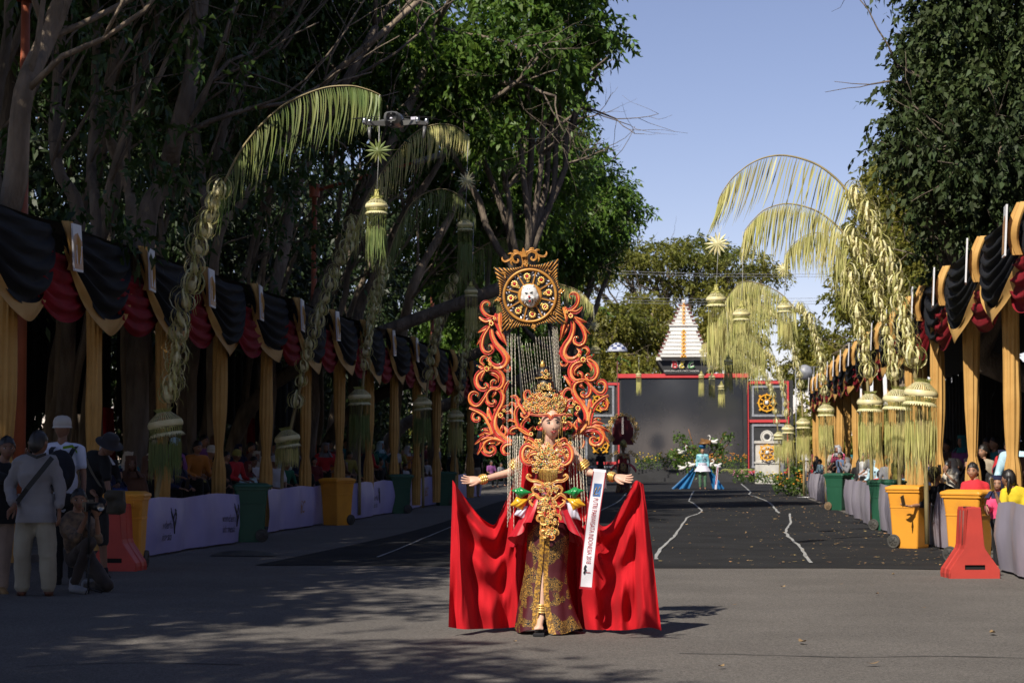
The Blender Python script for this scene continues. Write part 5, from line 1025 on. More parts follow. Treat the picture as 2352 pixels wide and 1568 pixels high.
CRL = [ # px head x,y ; pose, shirt, hair kind, hair colour, label
 (300, 1082, 'sit', 'brown', 'hijab', 'brown', 'woman in glasses and brown headscarf behind the first yellow bin'), (268, 1108, 'sit', 'blue', 'hijab', 'navy', 'seated woman in blue print headscarf beside the olive bag'),
 (402, 1078, 'lean', 'navy', 'hijab', 'navy', 'woman in dark scarf with white lace collar holding up a phone'), (452, 1098, 'sit', 'black', 'hijab', 'olive', 'person in mustard yellow headscarf bent over a phone'), (490, 1074, 'lean', 'black', 'cap', 'black', 'person in a dark patterned cap pointing to the right'),
 (520, 1062, 'stand', 'black', 'short', 'dk', 'man in black behind the dark green bin'), (577, 1072, 'lean', 'white', 'short', 'dk', 'person with camera over the dark green bin'), (630, 1072, 'sit', 'white', 'cap', 'white', 'person in a white cap between bin and small basket'), (655, 1092, 'lean', 'green', 'short', 'dk', 'person in a green shirt leaning over the violet banner'),
 (700, 1085, 'sit', 'black', 'short', 'dk', 'child in black looking out above the BEC banner'), (722, 1070, 'stand', 'maroon', 'short', 'dk', 'person with tan face in front of the second yellow bin'), (790, 1082, 'sit', 'grey', 'hijab', 'grey', 'seated person in pale grey headscarf right of the second yellow bin'), (762, 1060, 'sit', 'orange', 'hijab', 'maroon', 'person in dark red headscarf above the second yellow bin'),
 (838, 1062, 'sit', 'navy', 'hijab', 'navy', 'seated person in navy between gold curtains'), (872, 1070, 'sit', 'black', 'short', 'dk', 'seated person in black left of the white-shirted man'), (905, 1038, 'stand', 'white', 'short', 'dk', 'standing man in white shirt with dark shoulder strap'), (930, 1080, 'sit', 'white', 'short', 'dk', 'child in white leaning on the far violet banner'),
 (962, 1060, 'sit', 'black', 'long', 'dk', 'long-haired girl in black at the far violet banner'), (976, 1072, 'lean', 'white', 'short', 'dk', 'person in a white shirt at the far violet banner'), (994, 1064, 'sit', 'sky', 'cap', 'sky', 'child in light blue cap near the farthest dark bin'), (1040, 1050, 'stand', 'black', 'short', 'dk', 'person in black beyond the farthest dark bin'),
 (1128, 1068, 'sit', 'purple', 'short', 'dk', 'child in purple sitting beyond the outstretched hand'), (1150, 1072, 'sit', 'grey', 'short', 'dk', 'child in grey sitting just left of the dancer'),
]
for i, (px, py, pose, sh, hk, hc, lab) in enumerate(CRL):
    Y = 37200 / (1600 - px) + (.3 if i % 2 else -.1); h = P(px, py, Y); s = h.z / POSES[pose]['head'].z; s = max(.72, min(1.12, s)); zf = h.z - POSES[pose]['head'].z * s
    crowd(lab, (h.x, Y, max(zf, .1) if zf > .1 else 0.1), PI / 2 - .9 + rnd.uniform(-.5, .3) if False else rnd.uniform(.4, 1.2), s, pose, FM[sh], FM['black'], hk, m_dk if hc == 'dk' else FM[hc], m_skin if i % 3 else m_skind, .7 if i % 2 else 1.7, 'spectators behind the left barrier', phone=(i in (2,)))
for i in range(24):
    Y = 27.5 + i * 1.25 + rnd.uniform(-.4, .4); x = -8.3 - rnd.uniform(0, .35); hk = rnd.choice(['short', 'hijab', 'short', 'hijab', 'cap']); c1 = rnd.choice(list(FB)); c2 = rnd.choice(['maroon', 'cream', 'navy', 'grey', 'olive', 'white', 'sky'])
    crowd('spectator in %s top with %s, shaded behind the left banners' % (c1, {'short': 'short dark hair', 'hijab': c2 + ' headscarf', 'cap': c2 + ' cap'}[hk]), (x, Y, .1), rnd.uniform(.3, 1.3), rnd.uniform(.82, .98), rnd.choice(['lean', 'sit', 'phone', 'lean']), FM[c1], FM['black'], hk, m_dk if hk == 'short' else FM[c2], m_skin if i % 3 else m_skind, .7 if i % 2 else 1.7, 'spectators behind the left barrier')
gl = ['black', 'navy', 'maroon', 'brown', 'grey', 'black', 'purple', 'teal']
for i in range(26):
    px = 330 + i * 27 + rnd.uniform(-8, 8); Y = 35775 * 1.14 / (1600 - px) + rnd.uniform(-.4, 1.0); x = P(px, 1000, Y).x; hk = rnd.choice(['short', 'hijab', 'short', 'cap'])
    crowd('spectator in dark clothes in the shaded back row under the left tents', (x, Y, .1), rnd.uniform(.6, 1.3), rnd.uniform(.88, 1.02), rnd.choice(['stand', 'sit', 'stand']), FM[rnd.choice(gl)], FM['black'], hk, m_dk if hk == 'short' else FM[rnd.choice(gl)], m_skin, .7, 'spectators in the left back row')
CRR = [
 (2152, 1082, 'lean', 'maroon', 'hijab', 'maroon', 'woman in maroon headscarf behind the first yellow bin', .9), (2188, 1082, 'phone', 'cream', 'hijab', 'cream', 'woman in pale cream headscarf raising her phone', 1.0), (2082, 1098, 'sit', 'sky', 'short', 'dk', 'child in light blue shirt leaning over the green bin', .2), (2098, 1120, 'sit', 'red', 'short', 'dk', 'small child in red behind the yellow bin lid', .3),
 (2040, 1084, 'stand', 'grey', 'short', 'dk', 'person with dark hair seen from behind above the green bin', 3.0), (2020, 1100, 'sit', 'red', 'short', 'dk', 'child in red behind the nearer green bin', 2.6), (2012, 1086, 'lean', 'sky', 'hijab', 'sky', 'woman in light blue headscarf beside the green bin', 1.0), (1972, 1084, 'lean', 'black', 'long', 'dk', 'long-haired girl in black reaching over the barrier', 2.9),
 (1946, 1068, 'phone', 'grey', 'hijab', 'grey', 'person in dark grey hood between two gold curtains', 1.2), (1918, 1080, 'phone', 'black', 'short', 'dk', 'person in black filming above the far green bin', 1.3), (1888, 1088, 'lean', 'sky', 'short', 'dk', 'person stretching a bare arm to the left', 1.2), (1875, 1060, 'stand', 'black', 'hijab', 'black', 'tall person in black hood among far curtains', 1.0),
 (1870, 1104, 'sit', 'red', 'hijab', 'red', 'small child in red flowered hood at the barrier end', .9), (1900, 1106, 'sit', 'brown', 'short', 'dk', 'child in brown resting on the far barrier', .9), (2225, 1090, 'stand', 'black', 'hijab', 'black', 'person in black behind the boy in red', .8), (2252, 1096, 'stand', 'black', 'hijab', 'black', 'person in black headscarf right of the boy in red', .8),
 (2276, 1122, 'sit', 'black', 'long', 'dk', 'dark long-haired child between the boy and the girl in yellow', 2.9), (2132, 1070, 'stand', 'navy', 'short', 'dk', 'person in navy shaded behind the maroon headscarf', 1.0), (1985, 1058, 'stand', 'white', 'short', 'dk', 'person in white in the sunlit crowd right of the long-haired girl', 1.1), (1930, 1054, 'stand', 'denim', 'short', 'dk', 'person in striped blue top behind the far green bin', 1.1),
 (1852, 1070, 'stand', 'khaki', 'cap', 'olive', 'person in khaki near the flower clump', 1.1), (2060, 1062, 'stand', 'olive', 'hijab', 'olive', 'woman in olive headscarf under the palm strips', 1.1),
 (2345, 1085, 'stand', 'brown', 'hijab', 'brown', 'woman in brown headscarf at the right picture edge', 1.0), (2305, 1068, 'stand', 'black', 'hijab', 'navy', 'woman in dark blue scarf behind the braided girl', 1.0),
]
for i, (px, py, pose, sh, hk, hc, lab, ry) in enumerate(CRR):
    Y = 18900 / (px - 1600) + (.25 if i % 2 else -.2); h = P(px, py, Y); s = h.z / POSES[pose]['head'].z; s = max(.72, min(1.1, s)); zf = h.z - POSES[pose]['head'].z * s
    crowd(lab, (h.x, Y, max(.1, zf)), -ry if ry < 2 else ry, s, pose, FM[sh], FM['black'], hk, m_dk if hc == 'dk' else FM[hc], m_skin, .7 if i % 2 else 1.7, 'spectators behind the right barrier', phone=pose == 'phone')
for i in range(26):
    px = 1872 + i * 18 + rnd.uniform(-8, 8); Y = 22400 / (px - 1600) + rnd.uniform(-.3, .8); x = P(px, 1000, Y).x; hk = rnd.choice(['short', 'hijab', 'short', 'cap'])
    crowd('spectator in dark clothes in the back row under the right tents', (x, Y, .1), -rnd.uniform(.6, 1.3), rnd.uniform(.88, 1.0), rnd.choice(['stand', 'sit', 'stand']), FM[rnd.choice(gl)], FM['black'], hk, m_dk if hk == 'short' else FM[rnd.choice(gl)], m_skin, .7, 'spectators in the right back row')
for i in range(22):
    Y = 27 + i * 1.9 + rnd.uniform(-.5, .5); x = 4.25 + rnd.uniform(0, .35); hk = rnd.choice(['short', 'hijab', 'short', 'long', 'cap']); c1 = rnd.choice(list(FB)); c2 = rnd.choice(['maroon', 'cream', 'navy', 'grey', 'olive', 'white', 'black'])
    crowd('spectator in %s top with %s, pressed to the right barrier' % (c1, {'short': 'short dark hair', 'long': 'long dark hair', 'hijab': c2 + ' headscarf', 'cap': c2 + ' cap'}[hk]), (x, Y, .1), -rnd.uniform(.5, 1.4), rnd.uniform(.80, .98), rnd.choice(['lean', 'sit', 'lean', 'stand']), FM[c1], FM['black'], hk, m_dk if hk in ('short', 'long') else FM[c2], m_skin if i % 3 else m_skind, .7 if i % 2 else 1.7, 'spectators behind the right barrier')
# people standing on or beside the carpet
def stander(lab, px, py, s, rz, sh, pa, hk, pose='stand', skin=m_skin, hc=None):
    p = G(px, py); return crowd(lab, (p.x, p.y, 0), rz, s, pose, FM[sh], FM[pa], hk, hc or m_dk, skin, .7)
stander('man in black shirt and khaki trousers standing behind the dancer\'s hand', 1092, 1143, 1.0, .5, 'black', 'khaki', 'short'); stander('photographer in greyish pink shirt standing beside the pale pedestal', 1797, 1108, 1.0, -1.2, 'khaki', 'grey', 'short', 'phone')
stander('dark figure standing before the wheel panel behind the shoulder', 1380, 1112, .95, 3.0, 'black', 'black', 'short')
# ---- nearest people, joints given from the picture
def pj(Y, root, k=1.0, **px):
    """joints as (px, py, dy)"""
    o = {}
    for a, b in px.items(): o[a] = (P(b[0], b[1], Y + b[2]) - root) if a[0] in 'hncbpseawkt' and isinstance(b, tuple) and a not in ('hyaw', 'hpitch') else b
    return o
def fg(label, Y, foot, joints, shirt, pants, hair, hm, skin=m_skind, sleeve=.6, long_frac=1.9, shoe=None, hem=0, wid=0.0, group=None, k=1.0, e=.014, **kw):
    root = G(*foot); root.y = Y; root.z = 0; j = J(k=k, **kw); j.update(pj(Y, root, **joints)); t = thing('person', label, 'person', root, group=group)
    link('body', body_mesh(j, .016), [skin, m_eye, m_dk, m_lipn], t); link('shirt', top_mesh(j, sleeve, e, vox=.014, hem=hem), shirt, t); link('trousers', pants_mesh(j, long_frac, vox=.016, wid=wid), pants, t)
    link('hair' if hair in ('short', 'long', 'braid') else 'hat', hair_mesh(j, hair), hm, t)
    if shoe:
        for s in 'LR':
            g = MB(); g.capsule(j['a' + s] - V((0, 0, .03)), j['t' + s] + V((0, 0, .005)), .052 * k, .040 * k); g.capsule(j['a' + s] + V((0, 0, .05)), j['a' + s], .046 * k, .05 * k); link('shoe', remesh(g, .012, 3, .5), shoe, t)
    return t, j, root
m_ksh = clothm('grey_shirt', (.27, .26, .265), (.22, .21, .22), 3); m_kp = clothm('khaki_pants', (.34, .31, .235), (.27, .24, .18), 4); m_boot = mat('boot_brown', (.13, .05, .03), .4); m_shoe = mat('shoe_grey', (.28, .28, .30), .7)
t1, j1, r1 = fg('man in grey long-sleeved shirt and khaki trousers seen from behind, black strap across his back', 18.9, (84, 1374), dict(head=(90, 1017, 0), neck=(83, 1046, 0), chest=(80, 1090, 0), belly=(82, 1140, 0), pelvis=(82, 1182, 0), sL=(118, 1062, 0), eL=(138, 1115, .02), wL=(136, 1172, -.05), sR=(42, 1066, 0), eR=(22, 1122, .03), wR=(34, 1162, -.16),
    hL=(103, 1190, 0), kL=(110, 1272, -.02), aL=(112, 1352, .02), tL=(114, 1366, .14), hR=(60, 1190, 0), kR=(52, 1272, -.02), aR=(50, 1352, .02), tR=(46, 1366, .14)), m_ksh, m_kp, 'short', m_dk, sleeve=1.75, shoe=m_boot, wid=.020, hem=.07, hyaw=PI - .35, e=.02, dL=(0, 0, -1), dR=(-.4, -.6, -.6), nL=(-1, 0, 0), nR=(1, 0, 0))
m_strap = mat('strap_black', (.012, .012, .012), .6); wrinkle(bpy.data.objects[t1.children[1].name].data, .012, 7, 3); wrinkle(t1.children[2].data, .016, 8, 5)
g = MB(); ribbon(g, [P(120, 1050, 18.70) - r1, P(96, 1080, 18.66) - r1, P(62, 1122, 18.66) - r1, P(40, 1152, 18.72) - r1], .05, V((.79, 0, -.62)), False); ribbon(g, [P(62, 1040, 18.80) - r1, P(84, 1050, 18.77) - r1, P(106, 1042, 18.80) - r1], .03, V((0, 0, 1)), False); obj('camera_strap', g, m_strap, t1)
t2, j2, r2 = fg('man in black T-shirt raising both hands to his face at the left edge', 19.3, (0, 1372), dict(head=(16, 1030, 0), neck=(8, 1062, 0), chest=(-2, 1100, 0), belly=(-6, 1150, 0), pelvis=(-6, 1190, 0), sL=(-40, 1080, 0), eL=(30, 1110, -.20), wL=(60, 1050, -.3), sR=(34, 1080, 0), eR=(66, 1108, -.1), wR=(92, 1040, -.15),
    hL=(-24, 1195, 0), kL=(-28, 1275, 0), aL=(-26, 1350, 0), tL=(-24, 1364, -.14), hR=(12, 1195, 0), kR=(8, 1275, 0), aR=(4, 1350, 0), tR=(12, 1364, -.14)), FM['black'], clothm('dusty_pink', (.34, .25, .20)), 'short', m_dk, m_skind, sleeve=.7, shoe=mat('shoe_tan', (.30, .17, .06), .7), hyaw=.5, dL=(.35, 0, 1), dR=(.35, 0, 1), nL=(-1, -.2, 0), nR=(-1, -.2, 0), wid=.01, hem=.05)
m_capw = clothm('white_cap', (.50, .48, .45)); m_bp = clothm('backpack_black', (.012, .014, .022)); m_wb = clothm('white_blue_shirt', (.42, .48, .66), (.62, .66, .80), 3)
t3, j3, r3 = fg('man in white cap carrying a black backpack, seen from behind', 20.6, (150, 1347), dict(head=(143, 984, 0), neck=(143, 1016, 0), chest=(145, 1060, 0), belly=(148, 1105, 0), pelvis=(150, 1150, 0), sL=(182, 1034, 0), eL=(192, 1090, 0), wL=(192, 1140, -.1), sR=(106, 1034, 0), eR=(98, 1090, 0), wR=(100, 1140, -.1),
    hL=(168, 1155, 0), kL=(168, 1250, 0), aL=(168, 1330, 0), tL=(170, 1342, .13), hR=(132, 1155, 0), kR=(132, 1250, 0), aR=(132, 1330, 0), tR=(130, 1342, .13)), m_wb, FM['black'], 'cap', m_capw, m_skind, shoe=FM['black'], hyaw=PI - .2)
g = MB(); g.ball((0, 0, 0), (.17, .11, .24), 14); g.ball((0, -.09, -.06), (.13, .06, .13), 12); q = MB(); b3 = thing('backpack', 'black backpack on the back of the man in the white cap', 'backpack', P(138, 1082, 20.40)); link('bag', remesh(g, .02, 3, .5), m_bp, b3)
for s in (-1, 1): g = MB(); ribbon(g, [V((s * .10, .0, .15)), V((s * .12, .06, .23)), V((s * .12, .16, .27)), V((s * .13, .26, .20))], .055, V((1, 0, 0)), False); obj('shoulder_strap', g, m_bp, b3); g = MB(); ribbon(g, [V((.02, .02, .25)), V((.10, .10, .27)), V((.16, .08, .20))], .03, V((0, 0, 1)), False); obj('green_trim', g, clothm('lime', (.25, .45, .04)), b3)
t4, j4, r4 = fg('man in black T-shirt and wide-brimmed dark hat bending forward', 21.8, (236, 1330), dict(head=(250, 1022, -.1), neck=(232, 1040, -.04), chest=(216, 1070, 0), belly=(212, 1120, 0), pelvis=(216, 1165, 0), sL=(192, 1058, .05), eL=(196, 1110, .05), wL=(222, 1140, -.2), sR=(242, 1062, -.08), eR=(246, 1106, -.12), wR=(252, 1142, -.22),
    hL=(204, 1172, 0), kL=(206, 1250, 0), aL=(206, 1318, 0), tL=(214, 1328, -.1), hR=(230, 1172, 0), kR=(236, 1250, 0), aR=(240, 1318, 0), tR=(248, 1328, -.1)), FM['black'], clothm('dark_shorts', (.03, .03, .032)), 'hat', clothm('dark_hat', (.03, .03, .035)), m_skind, sleeve=.75, long_frac=.9, shoe=FM['black'], hyaw=.9, hpitch=.55)
b4 = thing('shoulder_bag', 'olive canvas shoulder bag hanging at the hip of the man in the dark hat', 'bag', P(266, 1152, 21.55)); g = MB(); g.box((0, 0, 0), (.20, .12, .26)); g.ball((.05, -.03, -.05), (.08, .07, .10), 10); g.ball((-.04, -.04, .06), (.08, .07, .06), 10); link('bag', wrinkle(remesh(g, .018, 2, .5), .02), clothm('olive_bag', (.07, .06, .04)), b4)
g = MB(); ribbon(g, [P(232, 1118, 21.55) - b4.location, P(214, 1090, 21.60) - b4.location, P(200, 1062, 21.64) - b4.location, P(196, 1044, 21.75) - b4.location], .06, V((.8, 0, -.5)), False); obj('strap', g, clothm('olive_strap', (.10, .085, .06)), b4)
m_plaid = clothm('plaid_brown', (.26, .17, .10), (.08, .06, .05), 14)
t5, j5, r5 = fg('crouching photographer in brown checked shirt aiming a camera with long lens', 19.6, (190, 1362), dict(head=(181, 1148, -.02), neck=(176, 1180, .02), chest=(172, 1210, .03), belly=(176, 1245, .06), pelvis=(184, 1276, .1), sL=(146, 1200, .02), eL=(176, 1236, -.22), wL=(200, 1182, -.30), sR=(206, 1198, .02), eR=(226, 1238, -.20), wR=(222, 1186, -.36),
    hL=(170, 1282, .1), kL=(206, 1246, -.34), aL=(168, 1344, -.26), tL=(196, 1358, -.40), hR=(200, 1284, .1), kR=(246, 1344, -.10), aR=(196, 1350, .25), tR=(180, 1358, .32)), m_plaid, clothm('brown_trousers', (.055, .042, .036)), 'short', m_dk, m_skin, sleeve=1.2, shoe=m_shoe, k=.94, hyaw=.35, hpitch=.05, dL=(.5, -.5, .7), dR=(-.1, -.6, .8), nL=(0, 0, 1), nR=(0, 0, 1), curl=.8)
def camera_thing(lab, c, d, Lr=.16):
    t = thing('camera', lab, 'camera', c, (0, 0, d)); m_cb = mat('camera_black', (.012, .012, .013), .35, spec=.6); g = MB(); g.box((0, .05, 0), (.14, .06, .09)); g.box((0, .05, .055), (.05, .05, .03)); g.box((-.055, .02, -.005), (.03, .05, .085)); obj('camera_body', g, m_cb, t)
    g = MB(); g.lathe([(.032, .02), (.036, -.02), (.036, -.07), (.041, -.075), (.041, -.12), (.045, -.13), (.047, -Lr), (.040, -Lr + .002)], n=18, M=Matrix.Rotation(-PI / 2, 3, 'X')); obj('lens', g, m_cb, t)
    g = MB(); g.lathe([(0, 0), (.037, -.004)], n=18, M=Matrix.Rotation(-PI / 2, 3, 'X'), c=(0, -Lr + .012, 0)); obj('lens_glass', g, mat('lens_glass', (.02, .02, .05), .05, spec=1.0, coat=1), t); return t
c5 = camera_thing('black camera with long lens in the hands of the crouching photographer', P(212, 1163, 19.24), .75, .20)
b = G(211, 1362); tp = thing('monopod', 'black camera monopod standing in front of the crouching photographer', 'monopod', (b.x, 19.2, 0)); g = MB(); z = P(211, 1172, 19.2).z; g.tube([(0, 0, .01), (0, 0, z * .45)], .011, 8); g.tube([(0, 0, z * .45), (0, 0, z)], .015, 8); g.lathe([(.02, z * .44), (.02, z * .48)], n=8); obj('pole', g, m_strap, tp)
g = MB()
for k in range(3): a = k * 2.1 + .6; g.tube([(0, 0, .06), (.14 * math.cos(a), .14 * math.sin(a), .012)], .007, 6)
obj('foot', g, m_strap, tp)
# right-hand near people
t6, j6, r6 = fg('boy in a red T-shirt looking toward the camera behind the yellow bin', 26.2, (2238, 1283), dict(head=(2234, 1082, 0), neck=(2240, 1104, 0), chest=(2240, 1130, 0), belly=(2240, 1160, 0), pelvis=(2240, 1186, 0), sL=(2217, 1116, 0), eL=(2208, 1148, -.05), wL=(2212, 1172, -.15), sR=(2262, 1116, 0), eR=(2270, 1150, 0), wR=(2266, 1180, -.1),
    hL=(2228, 1190, 0), kL=(2228, 1240, 0), aL=(2228, 1288, 0), tL=(2226, 1294, -.1), hR=(2250, 1190, 0), kR=(2250, 1240, 0), aR=(2250, 1288, 0), tR=(2250, 1294, -.1)), clothm('boy_red', (.62, .03, .045)), FM['black'], 'short', m_dk, m_skin, sleeve=.8, k=.92, hyaw=-.35)
t7, j7, r7 = fg('girl in a yellow T-shirt and jeans with braided hair holding up a phone', 24.7, (2335, 1297), dict(head=(2316, 1098, 0), neck=(2326, 1118, 0), chest=(2330, 1144, .02), belly=(2336, 1172, .04), pelvis=(2346, 1196, .06), sL=(2308, 1130, -.02), eL=(2302, 1172, -.1), wL=(2284, 1128, -.18), sR=(2350, 1130, 0), eR=(2356, 1165, -.05), wR=(2330, 1190, -.15),
    hL=(2338, 1202, .05), kL=(2338, 1250, .05), aL=(2338, 1300, .05), tL=(2338, 1306, -.05), hR=(2356, 1202, .05), kR=(2358, 1250, .05), aR=(2358, 1300, .05), tR=(2358, 1306, -.05)), clothm('girl_yellow', (.78, .58, .03)), FM['denim'], 'braid', m_dk, m_skin, sleeve=.75, k=.86, hyaw=PI + .9, dL=(-.3, -.1, 1), nL=(1, 0, 0))
ph = MB(); ph.box((0, 0, 0), (.075, .01, .155)); o = obj('mobile_phone', ph, mat('phone_gold', (.5, .33, .12), .3, metal=.5), loc=P(2279, 1112, 24.45), rot=(0, -.2, 1.0)); tag(o, 'phone with gold back held up by the girl in yellow', 'phone')
t8, j8, r8 = fg('child in dark blue headscarf and bright pink top leaning on the banner', 24.9, (2292, 1296), dict(head=(2292, 1112, 0), neck=(2294, 1132, 0), chest=(2296, 1156, 0), belly=(2298, 1180, 0), pelvis=(2300, 1200, 0), sL=(2276, 1146, 0), eL=(2270, 1172, -.08), wL=(2266, 1160, -.22), sR=(2314, 1148, 0), eR=(2316, 1176, -.05), wR=(2290, 1184, -.2),
    hL=(2290, 1206, 0), kL=(2290, 1250, 0), aL=(2290, 1298, 0), tL=(2290, 1304, -.08), hR=(2308, 1206, 0), kR=(2308, 1250, 0), aR=(2308, 1298, 0), tR=(2308, 1304, -.08)), clothm('child_pink', (.80, .08, .20)), FM['black'], 'hijab', FM['navy'], m_skin, sleeve=1.6, k=.84, hyaw=-.3)
t9, j9, r9 = fg('person in black seen from behind stretching an arm with a phone over the yellow bin', 29.8, (2165, 1254), dict(head=(2146, 1092, 0), neck=(2152, 1112, 0), chest=(2162, 1138, 0), belly=(2168, 1166, 0), pelvis=(2170, 1190, 0), sL=(2138, 1132, 0), eL=(2122, 1158, -.1), wL=(2092, 1162, -.3), sR=(2184, 1126, 0), eR=(2190, 1160, 0), wR=(2170, 1178, -.1),
    hL=(2160, 1196, 0), kL=(2160, 1236, 0), aL=(2160, 1278, 0), tL=(2160, 1284, .1), hR=(2180, 1196, 0), kR=(2180, 1236, 0), aR=(2180, 1278, 0), tR=(2180, 1284, .1)), FM['black'], FM['black'], 'short', m_dk, m_skin, sleeve=1.3, k=1.04, hem=.05, hyaw=2.2, dL=(-1, -.3, .05), nL=(0, 0, 1))
ph = MB(); ph.box((0, 0, 0), (.08, .01, .16)); o = obj('mobile_phone', ph, mat('phone_bronze', (.25, .16, .07), .3, metal=.5), loc=P(2074, 1150, 29.3), rot=(0, -.35, .9)); tag(o, 'bronze phone in the hand stretched over the yellow bin', 'phone')
# ------------------------------------------------------------ the carnival dancer
Y0 = 15.3; RT = G(1258, 1452); RT.y = Y0; RT.z = 0
def Q(px, py, dy=0.0): return P(px, py, Y0 + dy) - RT
m_gld = mat('ornament_gold', (0.88, 0.62, 0.22), .3, (0.70, 0.42, 0.10), 14, metal=.55); m_gem = mat('gem_red', (.55, .01, .02), .08, spec=1, coat=1); m_gemg = mat('gem_green', (.02, .28, .14), .08, spec=1, coat=1); m_gemw = mat('gem_clear', (.80, .80, .85), .08, metal=.6)
m_or = mat('scroll_orange', (0.86, 0.42, 0.13), .42, (0.70, 0.22, 0.035), 6, coat=.15); m_sr = mat('scroll_red', (0.66, 0.065, 0.040), .42, (0.46, 0.030, 0.022), 6, coat=.15); m_ln = mat('scroll_beads', (.40, .36, .33), .3, (.05, .04, .04), 160, metal=.3, contrast=(.48, .52))
m_cape = mat('cape_red', (0.56, 0.014, 0.022), .85, (0.50, 0.011, 0.018), 2, .12, 240, sheen=.03, trans=.15, spec=.15); m_org = mat('organza_red', (0.60, 0.015, 0.030), .35, (0.52, 0.012, 0.026), 3, sheen=.3, trans=.25)
dn = thing('person', 'smiling woman in gold-jewelled red and orange carnival costume holding out her wide red cape', 'person', RT)
jd = J(fem=True, **{}) if False else J()
jd.update({k: (Q(*v) if isinstance(v, tuple) else v) for k, v in dict(head=(1267, 972, -.035), neck=(1262, 1018, 0), chest=(1259, 1062, 0), belly=(1258, 1118, 0), pelvis=(1258, 1160, 0),
    sL=(1212, 1034, .02), eL=(1172, 1084, .06), wL=(1106, 1101, -.06), sR=(1312, 1034, .02), eR=(1350, 1084, .04), wR=(1408, 1095, -.06), hL=(1243, 1172, 0), kL=(1249, 1300, -.045), aL=(1243, 1412, -.10), tL=(1238, 1440, -.22),
    hR=(1276, 1172, 0), kR=(1278, 1300, .02), aR=(1280, 1410, .2), tR=(1282, 1436, .12)).items()})
jd.update(k=.92, hyaw=.22, hpitch=.04)
g = MB(); tors(g, jd, -.012, k=.9); g.capsule(jd['neck'] - V((0, 0, .05)), L3(jd['neck'], jd['head'], .6), .045, .042)
for s in 'LR':
    g.capsule(jd['s' + s], jd['e' + s], .040, .033); g.capsule(jd['e' + s], jd['w' + s], .034, .021); g.capsule(jd['h' + s], jd['k' + s], .078, .052); g.capsule(jd['k' + s], jd['a' + s], .050, .030); g.capsule(jd['a' + s] - V((0, 0, .02)), jd['t' + s], .033, .022)
for k in range(5): g.capsule(jd['tL'] + V((-.03 + .014 * k, .02, 0)), jd['tL'] + V((-.032 + .015 * k, -.025 + .004 * k, -.012)), .010, .008)
m = MB(); m.merge(remesh(g, .010, 3, .35)); head_mb(m, jd['head'], Matrix.Rotation(.22, 3, 'Z') @ Matrix.Rotation(-.04, 3, 'Y') @ Matrix.Rotation(.04, 3, 'X'), 1.03, True)
hand_mb(m, Q(1104, 1101, -.06), (-1, -.15, -.04), (0, -.75, .6), .98, .22, -1, .20); hand_mb(m, Q(1411, 1094.5, -.06), (1, -.15, -.16), (0, -.75, .6), .98, .22, 1, .20)
link('body', m.mesh('body'), [m_skinf, m_eye, m_dk, m_lip], dn)
# hair, bodice, skirt
h = jd['head']
g = MB(); g.ball(h + V((0, .03, .02)), (.085, .085, .115), 16); g.capsule(Q(1245, 985, .07), Q(1238, 1020, .08), .035, .03); g.capsule(Q(1292, 985, .07), Q(1292, 1005, .08), .03, .02); obj('hair', g, m_dk, dn)
g = MB(); prof = [(1228, 1292, 1052), (1222, 1296, 1066), (1221, 1294, 1085), (1226, 1291, 1105), (1228, 1290, 1118), (1222, 1296, 1135), (1213, 1303, 1155), (1209, 1306, 1180)]
def bod(u, v):
    q = v * (len(prof) - 1); i = min(int(q), len(prof) - 2); f = q - i; a, b = prof[i], prof[i + 1]; x0 = a[0] + (b[0] - a[0]) * f; x1 = a[1] + (b[1] - a[1]) * f; y = a[2] + (b[2] - a[2]) * f
    c = Q((x0 + x1) / 2, y); w = (x1 - x0) / 2 * Y0 / F; an = u * 2 * PI; return V((c.x + w * math.cos(an), c.y + w * .72 * math.sin(an), c.z))
m_bod = mat('bodice_maroon', (.20, .010, .018), .4, (.30, .02, .03), 60, metal=.2, sheen=.2); g.grid(bod, 36, 20); obj('bodice', g, m_bod, dn)
# batik
m_bat = bpy.data.materials.new('batik'); m_bat.use_nodes = True; n = m_bat.node_tree.nodes; l = m_bat.node_tree.links; b_ = n['Principled BSDF']; b_.inputs['Roughness'].default_value = .6
tc = n.new('ShaderNodeTexCoord'); vr = n.new('ShaderNodeTexVoronoi'); vr.inputs['Scale'].default_value = 34; vr.distance = 'EUCLIDEAN'; nz = n.new('ShaderNodeTexNoise'); nz.inputs['Scale'].default_value = 42; nz.inputs['Detail'].default_value = 3
big = n.new('ShaderNodeTexNoise'); big.inputs['Scale'].default_value = 8.5; big.inputs['Detail'].default_value = 1
for x in (vr, nz, big): l.new(tc.outputs['Object'], x.inputs['Vector'])
mu = n.new('ShaderNodeMath'); mu.operation = 'MULTIPLY_ADD'; mu.inputs[1].default_value = 1.4; l.new(nz.outputs['Fac'], mu.inputs[0]); l.new(vr.outputs['Distance'], mu.inputs[2])
wv = n.new('ShaderNodeMath'); wv.operation = 'SINE'; ml = n.new('ShaderNodeMath'); ml.operation = 'MULTIPLY'; ml.inputs[1].default_value = 20; l.new(mu.outputs[0], ml.inputs[0]); l.new(ml.outputs[0], wv.inputs[0])
r1_ = n.new('ShaderNodeValToRGB'); r1_.color_ramp.elements[0].position = .35; r1_.color_ramp.elements[1].position = .55; r1_.color_ramp.elements[0].color = (.012, .008, .008, 1); r1_.color_ramp.elements[1].color = (.38, .20, .035, 1); l.new(wv.outputs[0], r1_.inputs[0])
r2_ = n.new('ShaderNodeValToRGB'); r2_.color_ramp.elements[0].position = .50; r2_.color_ramp.elements[1].position = .53; l.new(big.outputs['Fac'], r2_.inputs[0])
